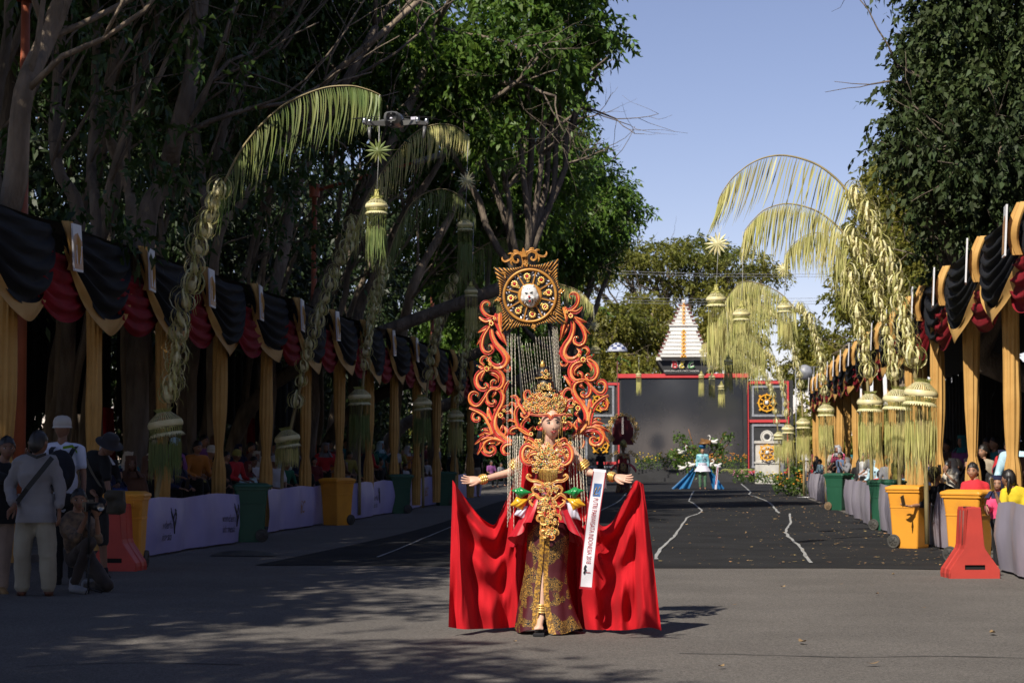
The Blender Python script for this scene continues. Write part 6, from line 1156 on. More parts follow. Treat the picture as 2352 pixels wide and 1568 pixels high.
mx = n.new('ShaderNodeMix'); mx.data_type = 'RGBA'; mx.inputs['A'].default_value = (.065, .005, .010, 1); l.new(r2_.outputs[0], mx.inputs['Factor']); l.new(r1_.outputs[0], mx.inputs['B']); l.new(mx.outputs['Result'], b_.inputs['Base Color'])
sk = [(1214, 1303, 1165), (1212, 1306, 1200), (1210, 1307, 1240), (1209, 1304, 1275), (1206, 1301, 1310), (1199, 1305, 1345), (1193, 1312, 1380), (1187, 1323, 1415), (1183, 1336, 1447)]
SG = -PI / 2 - .10
def skf(u, v, e=0.0):
    q = v * (len(sk) - 1); i = min(int(q), len(sk) - 2); f = q - i; a, b = sk[i], sk[i + 1]; x0 = a[0] + (b[0] - a[0]) * f; x1 = a[1] + (b[1] - a[1]) * f; y = a[2] + (b[2] - a[2]) * f
    c = Q((x0 + x1) / 2, y); w = (x1 - x0) / 2 * Y0 / F; gap = .015 + .24 * max(0, v - .42) ** 1.0; an = SG + gap + u * (2 * PI - 2 * gap)
    fl = 1 + (.05 * v * v) * math.sin(an * 6 + v * 3) + .02 * math.sin(an * 11 + v * 8) * v + e; dz = -.02 * math.sin(an * 4) * v ** 3
    return V((c.x + w * math.cos(an) * fl, c.y + w * .78 * math.sin(an) * fl + .03 * v, max(.012, c.z + dz)))
g = MB(); g.grid(lambda u, v: skf(u, v), 90, 50); obj('batik_skirt', g, m_bat, dn)
m_trim = mat('gold_trim', (.50, .26, .035), .45, (.14, .07, .02), 55, .4, 80, metal=.3, contrast=(.42, .58)); g = MB()
g.grid(lambda u, v: skf(.0015 + u * .035, v, .012), 4, 50); g.grid(lambda u, v: skf(.9985 - u * .035, v, .012), 4, 50); obj('gold_trim', g, m_trim, dn)
# cape
def path_at(pts, s):
    d = [0]
    for i in range(len(pts) - 1): d.append(d[-1] + (V(pts[i + 1]) - V(pts[i])).length)
    x = s * d[-1]
    for i in range(len(pts) - 1):
        if x <= d[i + 1] or i == len(pts) - 2: return V(pts[i]).lerp(V(pts[i + 1]), (x - d[i]) / max(1e-6, d[i + 1] - d[i]))
def cape(name, top, bot, nfold, seed, hs=.30, flip=1, lab=None, amp=.05):
    tp = smooth_path([V((a, b, c)) for a, b, c in top], 6); bt = smooth_path([V((a, b, c)) for a, b, c in bot], 6)
    def f(u, v):
        s = u; sT = (s / hs) * .06 if s < hs else .06 + (s - hs) / (1 - hs) * .94
        T = path_at(tp, sT); B = path_at(bt, s); t = v
        px = T.x + (B.x - T.x) * (t ** .92) + 5 * math.sin(PI * t) * math.sin(s * 9 + seed) * (1 if s > .1 else s * 10); py = T.y + (B.y - T.y) * t; dy = T.z + (B.z - T.z) * t
        fold = amp * math.sin(2 * PI * nfold * (s + .05 * math.sin(3 * t + seed)) + seed) * (.45 + .75 * t) + amp * .16 * math.sin(2 * PI * nfold * 2.3 * s + seed * 2 + t * 4) + .02 * noise.noise(V((s * 5, t * 4, seed))) + .007 * noise.noise(V((s * 22, t * 9, seed + 5))) + .010 * (.3 + t) * noise.noise(V((s * 14 - t * 3, t * 2.2, seed + 9)))
        sw = amp * 1.5 * math.sin(2 * PI * (3.1 * t ** .8 + .9 * (s - .55) ** 2 * 3) + seed) * math.exp(-1.3 * t) * math.sin(PI * min(1, max(0, (s - .12) / .88)))
        p = Q(px, py, dy + fold + sw); p.z = max(p.z, .012 + .012 * abs(math.sin(s * 40 + seed))); return p
    g = MB(); g.grid(f, 110, 60); return obj(name, g, m_cape, dn)
cape('cape', [(1040, 1102, -.08), (1041, 1104, -.09), (1062, 1134, -.02), (1082, 1161, .04), (1104, 1187, .08), (1127, 1203, .10), (1138, 1202, .11), (1148, 1180, .12), (1161, 1152, .13), (1174, 1118, .14), (1182, 1092, .15)],
     [(1030, 1439, -.34), (1065, 1444, -.20), (1110, 1443, -.02), (1150, 1442, .10), (1192, 1438, .18)], 2.7, .6, amp=.06)
cape('cape', [(1478, 1112, -.06), (1461, 1103, -.10), (1450, 1118, -.03), (1437, 1144, .02), (1420, 1174, .06), (1404, 1200, .09), (1384, 1208, .11), (1368, 1190, .12), (1352, 1150, .13), (1338, 1110, .14), (1328, 1085, .15)],
     [(1519, 1447, -.12), (1490, 1440, -.06), (1440, 1446, .02), (1390, 1446, .08), (1330, 1444, .18)], 3.1, 2.1, hs=.34, amp=.06)
g = MB()
def back(u, v):
    x0 = 1196 - 30 * v; x1 = 1322 + 30 * v; y = 1030 + (1440 - 1030) * v; p = Q(x0 + (x1 - x0) * u, y, .24 + .035 * math.sin(u * 31 + v) + .1 * v); return V((p.x, p.y, max(.01, p.z)))
g.grid(back, 80, 30); obj('cape', g, m_cape, dn)
# peplum panels
def pep(side):
    g = MB()
    def f(u, v):
        an = (-PI / 2 + side * (.38 + u * 2.4)) if side > 0 else (-PI / 2 - (.38 + u * 2.4)); c = Q(1258, 1132 + 118 * v * (.55 + .45 * min(1, u * 2.2)) - 6 * math.sin(u * 22) * v * v)
        w = (.150 + .135 * v ** 1.3) * (1 + .09 * v * math.sin(an * 9 + 1) + .06 * v * math.sin(an * 17)); return V((c.x + w * math.cos(an) * (1 + .02 * v), c.y + w * .85 * math.sin(an), c.z))
    g.grid(f, 70, 18); return obj('peplum', g, m_org, dn)
pep(1); pep(-1)
# jewellery helpers (2-D points in picture pixels, placed dy in front)
def spiral(mb, c, r, a0, turns, w, sgn=1, n=16, dep=.012, mi=0, tail=0):
    pts = []
    for i in range(n + 1):
        t = i / n; a = a0 + sgn * turns * 2 * PI * t; rr = r * (1 - .72 * t); pts.append(c + V((rr * math.cos(a), -.004 * t, rr * math.sin(a))))
    if tail: pts = [pts[0] + V((math.cos(a0 - sgn * PI / 2), 0, math.sin(a0 - sgn * PI / 2))) * tail] + pts
    k = len(pts); mb.tube(pts, [w * (1 - .45 * i / k) for i in range(k)], 6, mi)
def flower(mb, c, r, mi_pet=0, mi_gem=1, n=7):
    for j in range(n):
        a = 2 * PI * j / n; mb.ball(c + V((r * .66 * math.cos(a), 0, r * .66 * math.sin(a))), (r * .34, r * .22, r * .34), 7, mi_pet, m=5)
    mb.ball(c + V((0, -r * .15, 0)), (r * .38, r * .28, r * .38), 8, mi_gem, m=5)
GM = [m_gld, m_gem, m_gemg, m_gemw, m_or, m_sr]
def cluster(name, region, n, y, r0, r1, seed, dn_=dn, spir=.3, curve=0.0, parent=None, cx=1258, label=None):
    """region: function -> (px,py) in picture; mixed flowers, curls, gems"""
    r = random.Random(seed); g = MB(); pts = []
    tries = 0
    while len(pts) < n and tries < n * 40:
        tries += 1; q = region(r)
        if q is None or any((q[0] - p[0]) ** 2 + (q[1] - p[1]) ** 2 < (r0 * 290 * 1.05) ** 2 for p in pts): continue
        pts.append(q)
    for (x, y_) in pts:
        c = Q(x, y_, y + curve * ((x - cx) / 50) ** 2 + r.uniform(-.008, .006)); rr = r.uniform(r0, r1); k = r.random()
        if k < spir: spiral(g, c, rr * 1.25, r.random() * 6.3, r.uniform(.8, 1.2), rr * .30, r.choice((-1, 1)), 12, mi=r.choice((0, 4, 4, 5)), tail=rr * .8); g.ball(c, rr * .28, 6, r.choice((2, 3, 1)))
        elif k < .78: flower(g, c, rr, 0, r.choice((1, 1, 2, 3)))
        else:
            g.ball(c, rr * .42, 6, r.choice((3, 3, 1, 2)))
            for q in range(4): g.ball(c + V((r.uniform(-1, 1) * rr, -.004, r.uniform(-1, 1) * rr)), rr * .22, 5, r.choice((0, 3, 0)))
    return obj(name, g, GM, parent or dn, label)
def ell(cx, cy, rx, ry, p=2):
    def f(r):
        x, y = r.uniform(-1, 1), r.uniform(-1, 1)
        return (cx + rx * x, cy + ry * y) if abs(x) ** p + abs(y) ** p < 1 else None
    return f
# crown
g = MB()
def hb(x0, x1, y0, y1, rt, nm):
    a = Q((x0 + x1) / 2, (y0 + y1) / 2, .05); r0 = (x1 - x0) / 2 * Y0 / F; hh = abs(y1 - y0) / 2 * Y0 / F; g.lathe([(0, hh * 1.05), (r0 * rt * .6, hh * .92), (r0 * rt, hh * .45), (r0, -hh * .4), (r0 * .97, -hh), (0, -hh)], n=24, c=a)
hb(1232, 1264, 842, 870, .80, 0); hb(1231, 1273, 868, 897, .88, 1); hb(1230, 1281, 894, 935, .92, 2); g.ball(Q(1258, 940, .04), (.10, .10, .09), 16); obj('headdress', g, m_dk, dn)
g = MB(); a = Q(1246, 838, .05); g.lathe([(.014, -.02), (.02, 0), (.012, .02), (0, .04)], n=10, c=a); obj('headdress_tip', g, m_gld, dn)
for (x0, x1, y) in ((1232, 1265, 868), (1231, 1274, 896)):
    c = Q((x0 + x1) / 2, y, .05); R = (x1 - x0) / 2 * Y0 / F + .003; g = MB(); g.tube([c + V((R * math.cos(t), R * math.sin(t), .004 * math.sin(t * 3))) for t in [i * 2 * PI / 28 for i in range(29)]], .0055, 6); obj('gold_band', g, m_gld, dn)
cluster('crown_jewels', ell(1251, 860, 12, 9), 9, -.02, .010, .016, 3, spir=0); cluster('crown_jewels', ell(1253, 888, 17, 9), 14, -.05, .010, .016, 4, spir=.1)
cluster('crown', lambda r: ((lambda x, y: (x, y) if (abs((x - 1251) / 48) ** 2 + abs((y - 930) / 30) ** 2 < 1) else None)(r.uniform(1203, 1299), r.uniform(900, 949))), 190, -.095, .009, .015, 5, spir=.22, curve=.05, cx=1252)
def scroll_solid(mb, pts, ws, dep=.03, mats3=(1, 0, 2)):
    """pts (x,z) metres; moulded ribbon with raised ridges"""
    P2 = smooth_path([V((p[0], 0, p[1])) for p in pts], 5); n = len(P2); prof = [(-1, 0, 1), (-.94, .45, 1), (-.74, .75, 1), (-.50, .72, 1), (-.38, .42, 1), (-.28, .55, 1), (-.16, .62, 2), (-.04, .55, 2), (.06, .50, 0), (.24, .85, 0), (.52, .95, 0), (.66, .55, 1), (.80, .70, 0), (.94, .42, 1), (1, 0, 1)]
    vs = []; fs = []; ms = []; kk = len(prof)
    for i, p in enumerate(P2):
        t = (P2[min(i + 1, n - 1)] - P2[max(i - 1, 0)]); t = t.normalized() if t.length > 1e-9 else V((1, 0, 0)); s = V((-t.z, 0, t.x)); u = i / (n - 1); q = u * (len(ws) - 1); a = min(int(q), len(ws) - 2); w = ws[a] + (ws[a + 1] - ws[a]) * (q - a)
        for (uu, d, _) in prof: vs.append(p + s * (uu * w / 2) + V((0, -d * dep * min(1, w / .03), 0)))
    for i in range(n - 1):
        for j in range(kk - 1): fs.append((i * kk + j, i * kk + j + 1, (i + 1) * kk + j + 1, (i + 1) * kk + j)); ms.append(prof[j][2] if j < kk // 2 else prof[j + 1][2])
        fs.append((i * kk, (i + 1) * kk, (i + 1) * kk + kk - 1, i * kk + kk - 1)); ms.append(1)
    o = len(mb.v); mb.v.extend([tuple(v) for v in vs])
    for f, m_ in zip(fs, ms): mb.f.append(tuple(i + o for i in f)); mb.m.append(m_); mb.sm.append(True)
SM = [m_or, m_sr, m_ln]
# headdress side curls
for s, pts in ((-1, [(1215, 930), (1206, 912), (1208, 900), (1216, 898), (1219, 906)]), (1, [(1292, 925), (1294, 905), (1303, 893), (1313, 896), (1314, 904)]), (1, [(1296, 935), (1305, 922), (1315, 918), (1320, 926)]), (-1, [(1208, 950), (1198, 935), (1192, 925), (1196, 915)])):
    g = MB(); scroll_solid(g, [(Q(*p).x, Q(*p).z) for p in pts], [.03, .026, .012], .02); obj('headdress_scroll', g, SM, dn, loc=(0, -.02, 0))
g = MB()    # brow band with a point
scroll_solid(g, [(Q(x, y).x, Q(x, y).z) for x, y in ((1219, 955), (1235, 957), (1250, 957), (1262, 957), (1268, 965), (1274, 957), (1290, 956), (1302, 953))], [.014, .022, .024, .022, .014], .02); obj('brow_band', g, SM, dn, loc=(0, -.120, .010))
# ear pieces, veils of fine beads
for s, x in ((-1, 1243), (1, 1296)):
    g = MB(); c = Q(x, 975, -.045); flower(g, c, .030, 0, 1); flower(g, c + V((0, 0, .05)), .02, 0, 2); g.ball(c + V((0, 0, -.035)), .018, 8, 5); spiral(g, c + V((s * .02, 0, -.02)), .028, 1, 1, .008, s, mi=5); obj('ear_ornament', g, GM, dn)
def beads(mb, a, b, r=.0022, R=.0042, step=.013, mi=0, sag=0.0):
    step *= .75 + .6 * ((a.x * 977.0) % 1.0); r *= .6; R *= .62
    L = (b - a).length; n = max(3, int(L / step)); pts = []; rr = []
    for i in range(n + 1):
        t = i / n; pts.append(a.lerp(b, t) + V((0, 0, -sag * math.sin(PI * t)))); rr.append(R if i % 2 else r)
    mb.tube(pts, rr, 4, mi)
m_bd = mat('bead_silver', (.92, .86, .72), .3, (.74, .66, .50), 120, metal=.2)
g = MB(); r = random.Random(3)
for (x, y0, y1) in ((1247, 985, 1022), (1250, 990, 1030), (1253, 985, 1015), (1287, 960, 1000), (1291, 965, 1012), (1284, 985, 1010)): beads(g, Q(x, y0, -.10), Q(x + r.uniform(-2, 2), y1, -.12), .0012, .003)
obj('bead_veil', g, m_gld, dn)
# chest collar
for s in (-1, 1):
    X = lambda x: 1258 + s * (x - 1258); g = MB()
    for pts, ws in (([(1272, 1030), (1288, 1014), (1300, 1008), (1306, 1016)], [.03, .032, .01]), ([(1285, 1030), (1303, 1022), (1314, 1036), (1312, 1056), (1298, 1066), (1288, 1058)], [.03, .045, .040, .02]), ([(1265, 1048), (1280, 1040), (1296, 1044), (1300, 1056)], [.02, .035, .012]), ([(1262, 1060), (1275, 1058), (1285, 1066)], [.02, .03, .01])):
        scroll_solid(g, [(Q(X(x), y).x, Q(X(x), y).z) for x, y in pts], ws, .03)
    obj('collar_scroll', g, SM, dn, loc=(0, -.105, 0))
cluster('jewelled_collar', lambda r: ((lambda x, y: (x, y) if abs(x - 1258) < 54 * (1 - ((y - 1026) / 62) ** 2 * .55) and not (abs(x - 1264) < 13 and y < 1018) else None)(r.uniform(1200, 1316), r.uniform(1009, 1068))), 170, -.135, .009, .018, 7, spir=.10, curve=.035)
cluster('gold_breastplate', ell(1258, 1074, 38, 15), 95, -.135, .009, .016, 8, spir=.05, curve=.04)
g = MB(); r = random.Random(9)
for i in range(44):
    x = 1238 + i * .95; L = 34 - abs(i - 22) * .5 + r.uniform(-5, 4); beads(g, Q(x, 1076, -.165), Q(x + r.uniform(-1, 1), 1076 + L, -.145), .0014, .0036, .011)
obj('gold_fringe', g, m_gld, dn)
# belt ornaments
for s in (-1, 1):
    X = lambda x: 1260 + s * (x - 1260); g = MB()
    for pts, ws in (([(1266, 1112), (1282, 1104), (1296, 1103), (1306, 1095), (1302, 1089), (1296, 1093)], [.02, .026, .024, .02, .012]), ([(1268, 1128), (1284, 1116), (1294, 1122), (1290, 1132)], [.02, .026, .02, .01]), ([(1264, 1140), (1276, 1144), (1288, 1134), (1298, 1138), (1304, 1146)], [.02, .03, .026, .012]),
                    ([(1266, 1160), (1282, 1164), (1294, 1158), (1300, 1150), (1294, 1146)], [.02, .028, .02, .01]), ([(1264, 1170), (1278, 1174), (1288, 1168)], [.02, .026, .01])):
        scroll_solid(g, [(Q(X(x), y).x, Q(X(x), y).z) for x, y in pts], ws, .025)
    obj('belt_scroll', g, [m_gld, m_or, m_ln], dn, loc=(0, -.13, 0))
cluster('belt_jewels', ell(1260, 1124, 22, 16), 36, -.165, .009, .016, 11, spir=.15); cluster('belt_jewels', ell(1260, 1157, 26, 15), 42, -.17, .009, .016, 12, spir=.15)
for cx, cy, R, sd in ((1265, 1190, 24, 13), (1266, 1222, 18, 14)):
    g = MB()
    for s in (-1, 1):
        X = lambda x: cx + s * x
        for pts, ws in (([(2, 0), (12, -10), (24, -8), (26, 2), (18, 6)], [.014, .024, .022, .010]), ([(2, 8), (12, 12), (20, 8)], [.014, .02, .008])): scroll_solid(g, [(Q(X(x * R / 24), cy + y * R / 24).x, Q(X(x * R / 24), cy + y * R / 24).z) for x, y in pts], ws, .022)
    obj('pendant', g, [m_gld, m_or, m_ln], dn, loc=(0, -.19, 0)); cluster('pendant_jewels', ell(cx, cy, R * .6, R * .7), 14, -.215, .011, .018, sd, spir=.2)
g = MB()
for (a, b) in (((1243, 1166), (1246, 1190)), ((1287, 1166), (1284, 1188)), ((1247, 1200), (1252, 1224)), ((1284, 1200), (1278, 1218))): beads(g, Q(*a, -.19), Q(*b, -.2), .003, .0055, .012)
obj('bead_chain', g, m_gld, dn)
# armlets, bracelets, anklets, sandals
def ringat(mb, c, ax, R, r, n=20, mi=0):
    q = V(ax).normalized().to_track_quat('Z', 'Y').to_matrix(); mb.tube([V(c) + q @ V((R * math.cos(t), R * math.sin(t), 0)) for t in [i * 2 * PI / n for i in range(n + 1)]], r, 6, mi)
for s in 'LR':
    d = jd['e' + s] - jd['s' + s]; g = MB()
    for t, R, r_ in ((.56, .047, .007), (.64, .050, .010), (.72, .050, .010), (.80, .047, .007)): ringat(g, jd['s' + s].lerp(jd['e' + s], t), d, R, r_)
    obj('armlet', g, m_gld, dn); d = jd['w' + s] - jd['e' + s]; g = MB()
    for t, R, r_ in ((.86, .031, .007), (.92, .033, .010), (.99, .033, .010), (1.05, .031, .006)): ringat(g, jd['e' + s].lerp(jd['w' + s], t), d, R, r_)
    obj('bracelet', g, m_gld, dn)
g = MB()
for t in (.80, .85, .90, .95): ringat(g, jd['kL'].lerp(jd['aL'], t), jd['aL'] - jd['kL'], .043, .0075)
obj('anklet', g, m_gld, dn)
g = MB(); tt = jd['tL']; aa = jd['aL']; sd_ = V((1, 0, 0))
g.grid(lambda u, v: V((tt.x + (u - .5) * (.085 - .02 * v), tt.y - .06 + .25 * v, .020 + .055 * v * v)), 4, 10); g.grid(lambda u, v: V((tt.x + (u - .5) * (.085 - .02 * v), tt.y - .06 + .25 * v, .004 + .05 * v * v)), 4, 10); g.grid(lambda u, v: V((tt.x + (u - .5) * .087, tt.y - .062, .004 + .016 * v)), 3, 1); g.tube([(tt.x, tt.y + .17, .055), (tt.x, tt.y + .17, 0)], .012, 6)
obj('sandal', g, FM['black'], dn); g = MB(); g.grid(lambda u, v: V((tt.x - .045 * math.cos(u * PI), tt.y + .005 + .03 * v, .025 + .042 * math.sin(u * PI))), 12, 2); g.grid(lambda u, v: V((tt.x - .043 * math.cos(u * PI), tt.y + .055 + .02 * v, .035 + .060 * math.sin(u * PI))), 12, 2); obj('sandal_strap', g, FM['black'], dn)
# satin pillows at the waist
def pillow(pts, m, y, lab, puff=.03):
    c = [Q(x, yy, y) for x, yy in pts]
    def f(sg):
        def h(u, v):
            p = c[0].lerp(c[1], u).lerp(c[3].lerp(c[2], u), v); k = (math.sin(PI * u) * math.sin(PI * v)) ** .55; cn = sum(c, V((0, 0, 0))) / 4; inw = 1 - .10 * (1 - abs(2 * u - 1) ** 2 * abs(2 * v - 1) ** 2); p = cn + (p - cn) * inw
            return p + V((0, sg * puff * k + .004 * math.sin(u * 17 + v * 9) * k, 0))
        return h
    g = MB(); g.grid(f(-1), 18, 14); g.grid(f(1), 18, 14); return obj('satin_pillow', g, m, dn, lab)
sat = lambda n, c: mat('satin_' + n, c, .25, [q * .85 for q in c], 3, .05, 20, spec=.7, sheen=.3)
s_g, s_y, s_w = sat('green', (.01, .26, .06)), sat('yellow', (.80, .42, .015)), sat('white', (.72, .70, .82))
for sg in (1, -1):
    X = (lambda x: x) if sg > 0 else (lambda x: 2516 - x)
    pillow([(X(1173), 1125), (X(1196), 1117), (X(1222), 1130), (X(1196), 1144)], s_g, -.15, 'green satin pillow', .028); pillow([(X(1186), 1140), (X(1215), 1144), (X(1200), 1173), (X(1170), 1160)], s_y, -.125, 'yellow satin pillow', .035); pillow([(X(1190), 1162), (X(1213), 1160), (X(1206), 1194), (X(1180), 1182)] if sg > 0 else [(1298, 1148), (1322, 1150), (1334, 1194), (1308, 1192)], s_w, -.10, 'white satin pillow', .03)
# sash over the forearm
m_sash = mat('sash_white', (.78, .76, .80), .3, (.70, .68, .72), 4, sheen=.2); m_sred = mat('sash_red', (.40, .015, .025), .4); m_sblue = mat('sash_blue', (.06, .16, .40), .4)
SO = Q(1378, 1086, -.13) + RT; sa = thing('sash', 'white sash with red edges lettered PUTRI PARIWISATA INDONESIA 2018 hanging over her forearm', 'sash', SO)
def shp(u, v, e=0.0, wd=1.0, v0=0):    # u across -1..1, v down 0..1
    px = 1377 - 31 * v - 3 * math.sin(v * 3); py = 1083 + (1351 - 1083) * v; hw = 14.5 * wd; sl = .10
    p = Q(px + u * hw, py + u * hw * sl * (1 - v * .3), -.13 - e - .04 * v * (1 - .3 * v) + .008 * math.sin(v * 14 + u)); return p + RT - SO
g = MB(); g.grid(lambda u, v: shp(u * 2 - 1, v), 6, 50); g.grid(lambda u, v: shp(u * 2 - 1, 0) + V((0, .09 * math.sin(v * PI / 2), .02 * math.sin(v * PI) - .25 * max(0, v - .5))), 6, 10); obj('ribbon', g, m_sash, sa)
for s in (-1, 1):
    g = MB(); g.grid(lambda u, v: shp(s * (.90 + .13 * u), v, .003 if s > 0 else .003), 2, 50); obj('red_edge', g, m_sred, sa)
g = MB(); g.grid(lambda u, v: shp(u * 2 - 1, .985 + .02 * v, .004, 1.05), 4, 2); obj('red_edge', g, m_sred, sa)
g = MB(); g.grid(lambda u, v: shp(-.55 + 1.2 * u, .10 + .11 * v, .004), 3, 4); obj('crest_patch', g, m_sblue, sa)
g = MB(); g.tube([shp(-.35, .19, .008), shp(-.1, .13, .008), shp(.15, .17, .008), shp(.45, .125, .008)], .003, 5); g.tube([shp(-.4, .195, .008), shp(.4, .19, .008)], .002, 4); obj('crest_mark', g, m_gld, sa)
me = text_mesh('PUTRI PARIWISATA INDONESIA 2018', .1, .0, space=1.0); xs = [v.co.x for v in me.vertices]; x0, x1 = min(xs), max(xs); q = MB()
q.add([shp(.0 + (v.co.y) / .042 * .46 * -1 * -1, .225 + (v.co.x - x0) / (x1 - x0) * .56, .005) for v in me.vertices], [tuple(p.vertices) for p in me.polygons], 0, False); obj('lettering', q, m_sred, sa)
g = MB()   # small kneeling-figure mark and caption strip
for pts in ([(-.5, .84), (-.45, .815), (-.3, .80)], [(-.45, .815), (-.40, .85), (-.55, .87)], [(-.3, .83), (-.35, .85)]): g.tube([shp(a, b, .007) for a, b in pts], .006, 5)
obj('figure_mark', g, FM['black'], sa); g = MB(); g.grid(lambda u, v: shp(-.2 + .7 * u, .858 + .006 * v, .005), 3, 1); obj('caption_strip', g, m_sred, sa)
# ------------------------------------------------------------ back piece with scroll wings and tiger wheel
BY = Y0 + .22; AX = S(2171, 1785, BY); bp = thing('costume_backpiece', 'towering red and orange scrollwork wings with a tiger wheel panel above the dancer', 'costume piece', AX); bp.rotation_euler = (0, -math.radians(5.1), 0)
ca, sa_ = math.cos(math.radians(5.1)), math.sin(math.radians(5.1))
def loc2(sx, sy):   # full-size pixel -> local de-rotated x,z
    d = S(sx, sy, BY) - AX; return (d.x * ca + d.z * sa_, -d.x * sa_ + d.z * ca)
def z3(x, y): return loc2(1850 + x / 2.24, 1150 + y / 2.24)
ZK = .5742 / 2.24 * BY / F
WS = [
 ([(238, 168), (240, 140), (212, 126), (182, 142), (172, 180), (190, 225), (230, 258), (275, 268), (320, 250), (348, 222)], [10, 18, 24, 26, 24, 10]),
 ([(325, 235), (322, 300), (340, 380), (398, 522)], [50, 60, 34, 4]), ([(262, 285), (212, 300), (175, 285), (150, 262)], [28, 26, 20, 8]), ([(240, 340), (190, 375), (135, 402)], [26, 26, 4]), ([(215, 380), (175, 440), (125, 515)], [22, 20, 3]),
 ([(240, 350), (190, 430), (172, 520), (195, 575), (240, 588), (272, 560), (265, 525), (242, 518), (235, 532)], [20, 26, 26, 24, 18, 8]),
 ([(258, 368), (266, 440), (305, 515), (362, 575), (392, 640), (368, 695), (310, 712), (265, 690), (242, 650), (262, 612)], [26, 34, 40, 44, 46, 40, 24, 8]),
 ([(300, 390), (345, 450), (405, 520)], [16, 24, 4]), ([(375, 690), (372, 730), (395, 748), (422, 738), (425, 712), (408, 706)], [18, 18, 16, 12, 8]), ([(395, 580), (418, 630), (428, 665)], [16, 18, 4]),
 ([(195, 695), (166, 665), (180, 628), (212, 620), (228, 640), (214, 654)], [14, 22, 20, 16, 8]), ([(195, 720), (160, 712), (122, 694)], [18, 20, 4]),
 ([(240, 735), (175, 745), (128, 795), (126, 862), (160, 908), (205, 910), (226, 882), (208, 862), (192, 874)], [26, 30, 32, 30, 26, 20, 10]),
 ([(240, 730), (305, 738), (350, 780), (362, 840), (340, 890), (296, 912)], [24, 30, 34, 32, 26]), ([(205, 740), (180, 775), (165, 820), (185, 835)], [16, 26, 18, 6]), ([(240, 765), (290, 780), (322, 810), (320, 850)], [12, 24, 22, 6]), ([(262, 888), (262, 850), (282, 832), (300, 845), (290, 862)], [12, 22, 20, 14, 8]),
 ([(345, 905), (290, 900), (240, 915), (212, 960), (216, 1015), (245, 1048), (280, 1048), (294, 1022), (276, 1008), (264, 1022)], [18, 24, 26, 26, 24, 18, 8]),
 ([(250, 905), (325, 912), (360, 960), (352, 1030), (318, 1095), (290, 1165), (284, 1235), (310, 1295), (365, 1345), (432, 1392)], [24, 30, 34, 34, 36, 44, 46, 44]),
 ([(225, 935), (195, 985), (150, 1045), (105, 1052), (72, 1015), (72, 965), (100, 940), (136, 952), (130, 976)], [16, 24, 26, 28, 26, 20, 10]),
 ([(275, 1310), (245, 1225), (200, 1150), (140, 1108), (60, 1078)], [32, 30, 28, 26, 14]), ([(150, 1112), (105, 1120), (88, 1160), (110, 1192), (146, 1188), (148, 1162), (130, 1160)], [18, 22, 22, 16, 8]),
 ([(262, 1190), (238, 1130), (228, 1058)], [20, 34, 4]), ([(310, 1130), (345, 1085), (415, 1045)], [18, 28, 4]), ([(375, 945), (385, 900), (410, 850), (432, 838)], [14, 26, 18, 8]), ([(300, 930), (285, 955), (262, 985)], [14, 22, 4]), ([(290, 1060), (285, 1100), (296, 1120)], [10, 16, 4]),
 ([(435, 1398), (350, 1355), (270, 1340), (205, 1368), (178, 1420), (198, 1475), (245, 1492), (284, 1470), (280, 1432), (250, 1428), (240, 1448)], [50, 48, 44, 38, 34, 30, 22, 10]),
 ([(280, 1338), (200, 1340), (108, 1402)], [26, 34, 6]), ([(190, 1400), (165, 1440), (132, 1495)], [26, 24, 8]), ([(255, 1310), (205, 1300), (140, 1330)], [22, 22, 8]), ([(235, 1275), (200, 1268), (166, 1278)], [18, 18, 10]), ([(250, 1240), (225, 1215), (196, 1208)], [16, 18, 8]),
 ([(440, 1395), (390, 1402), (358, 1440), (378, 1488), (425, 1486)], [28, 30, 28, 10]), ([(290, 1390), (250, 1390), (205, 1402)], [10, 22, 4]), ([(350, 1360), (320, 1395), (295, 1412)], [14, 18, 4]), ([(380, 1340), (400, 1290), (372, 1238)], [22, 34, 4]), ([(330, 1310), (352, 1260), (365, 1215)], [12, 22, 4]),
 ([(340, 1150), (375, 1190), (355, 1215)], [14, 22, 6]), ([(385, 1120), (420, 1115), (450, 1120)], [14, 24, 6]),
 ([(640, 1322), (570, 1300), (510, 1250), (486, 1190), (482, 1120), (505, 1072), (560, 1062), (590, 1085)], [26, 28, 26, 24, 20, 10]), ([(595, 1110), (598, 1140), (568, 1160), (538, 1148), (530, 1118)], [12, 20, 22, 18, 8]),
 ([(610, 1312), (560, 1275), (500, 1250), (448, 1262), (430, 1292), (455, 1310), (478, 1300)], [20, 26, 26, 24, 16, 8]), ([(416, 1060), (436, 1034), (466, 1044), (486, 1088)], [8, 16, 18, 18]), ([(430, 978), (475, 978), (500, 1020), (500, 1070)], [10, 24, 26, 18]),
 ([(548, 1290), (540, 1230), (565, 1190), (598, 1180), (606, 1205)], [18, 26, 24, 18, 10]), ([(490, 1210), (455, 1190), (420, 1190), (410, 1205)], [18, 20, 14, 8]), ([(600, 1320), (585, 1350), (560, 1335), (575, 1322)], [18, 20, 14, 6]), ([(470, 1150), (440, 1110), (432, 1075)], [18, 24, 5]), ([(590, 1290), (640, 1250), (650, 1275)], [14, 18, 8]),
]
for (pts, ws) in WS:
    g0 = [z3(*p) for p in pts]
    for s in (1, -1):
        g = MB(); scroll_solid(g, [(s * x, z) for x, z in g0], [w * ZK * 1.5 for w in ws], .036); o = obj('scroll', g, SM, bp); o.location = (0, -.035 if pts[0][0] > 470 else .006 * (len(pts) % 4), 0)
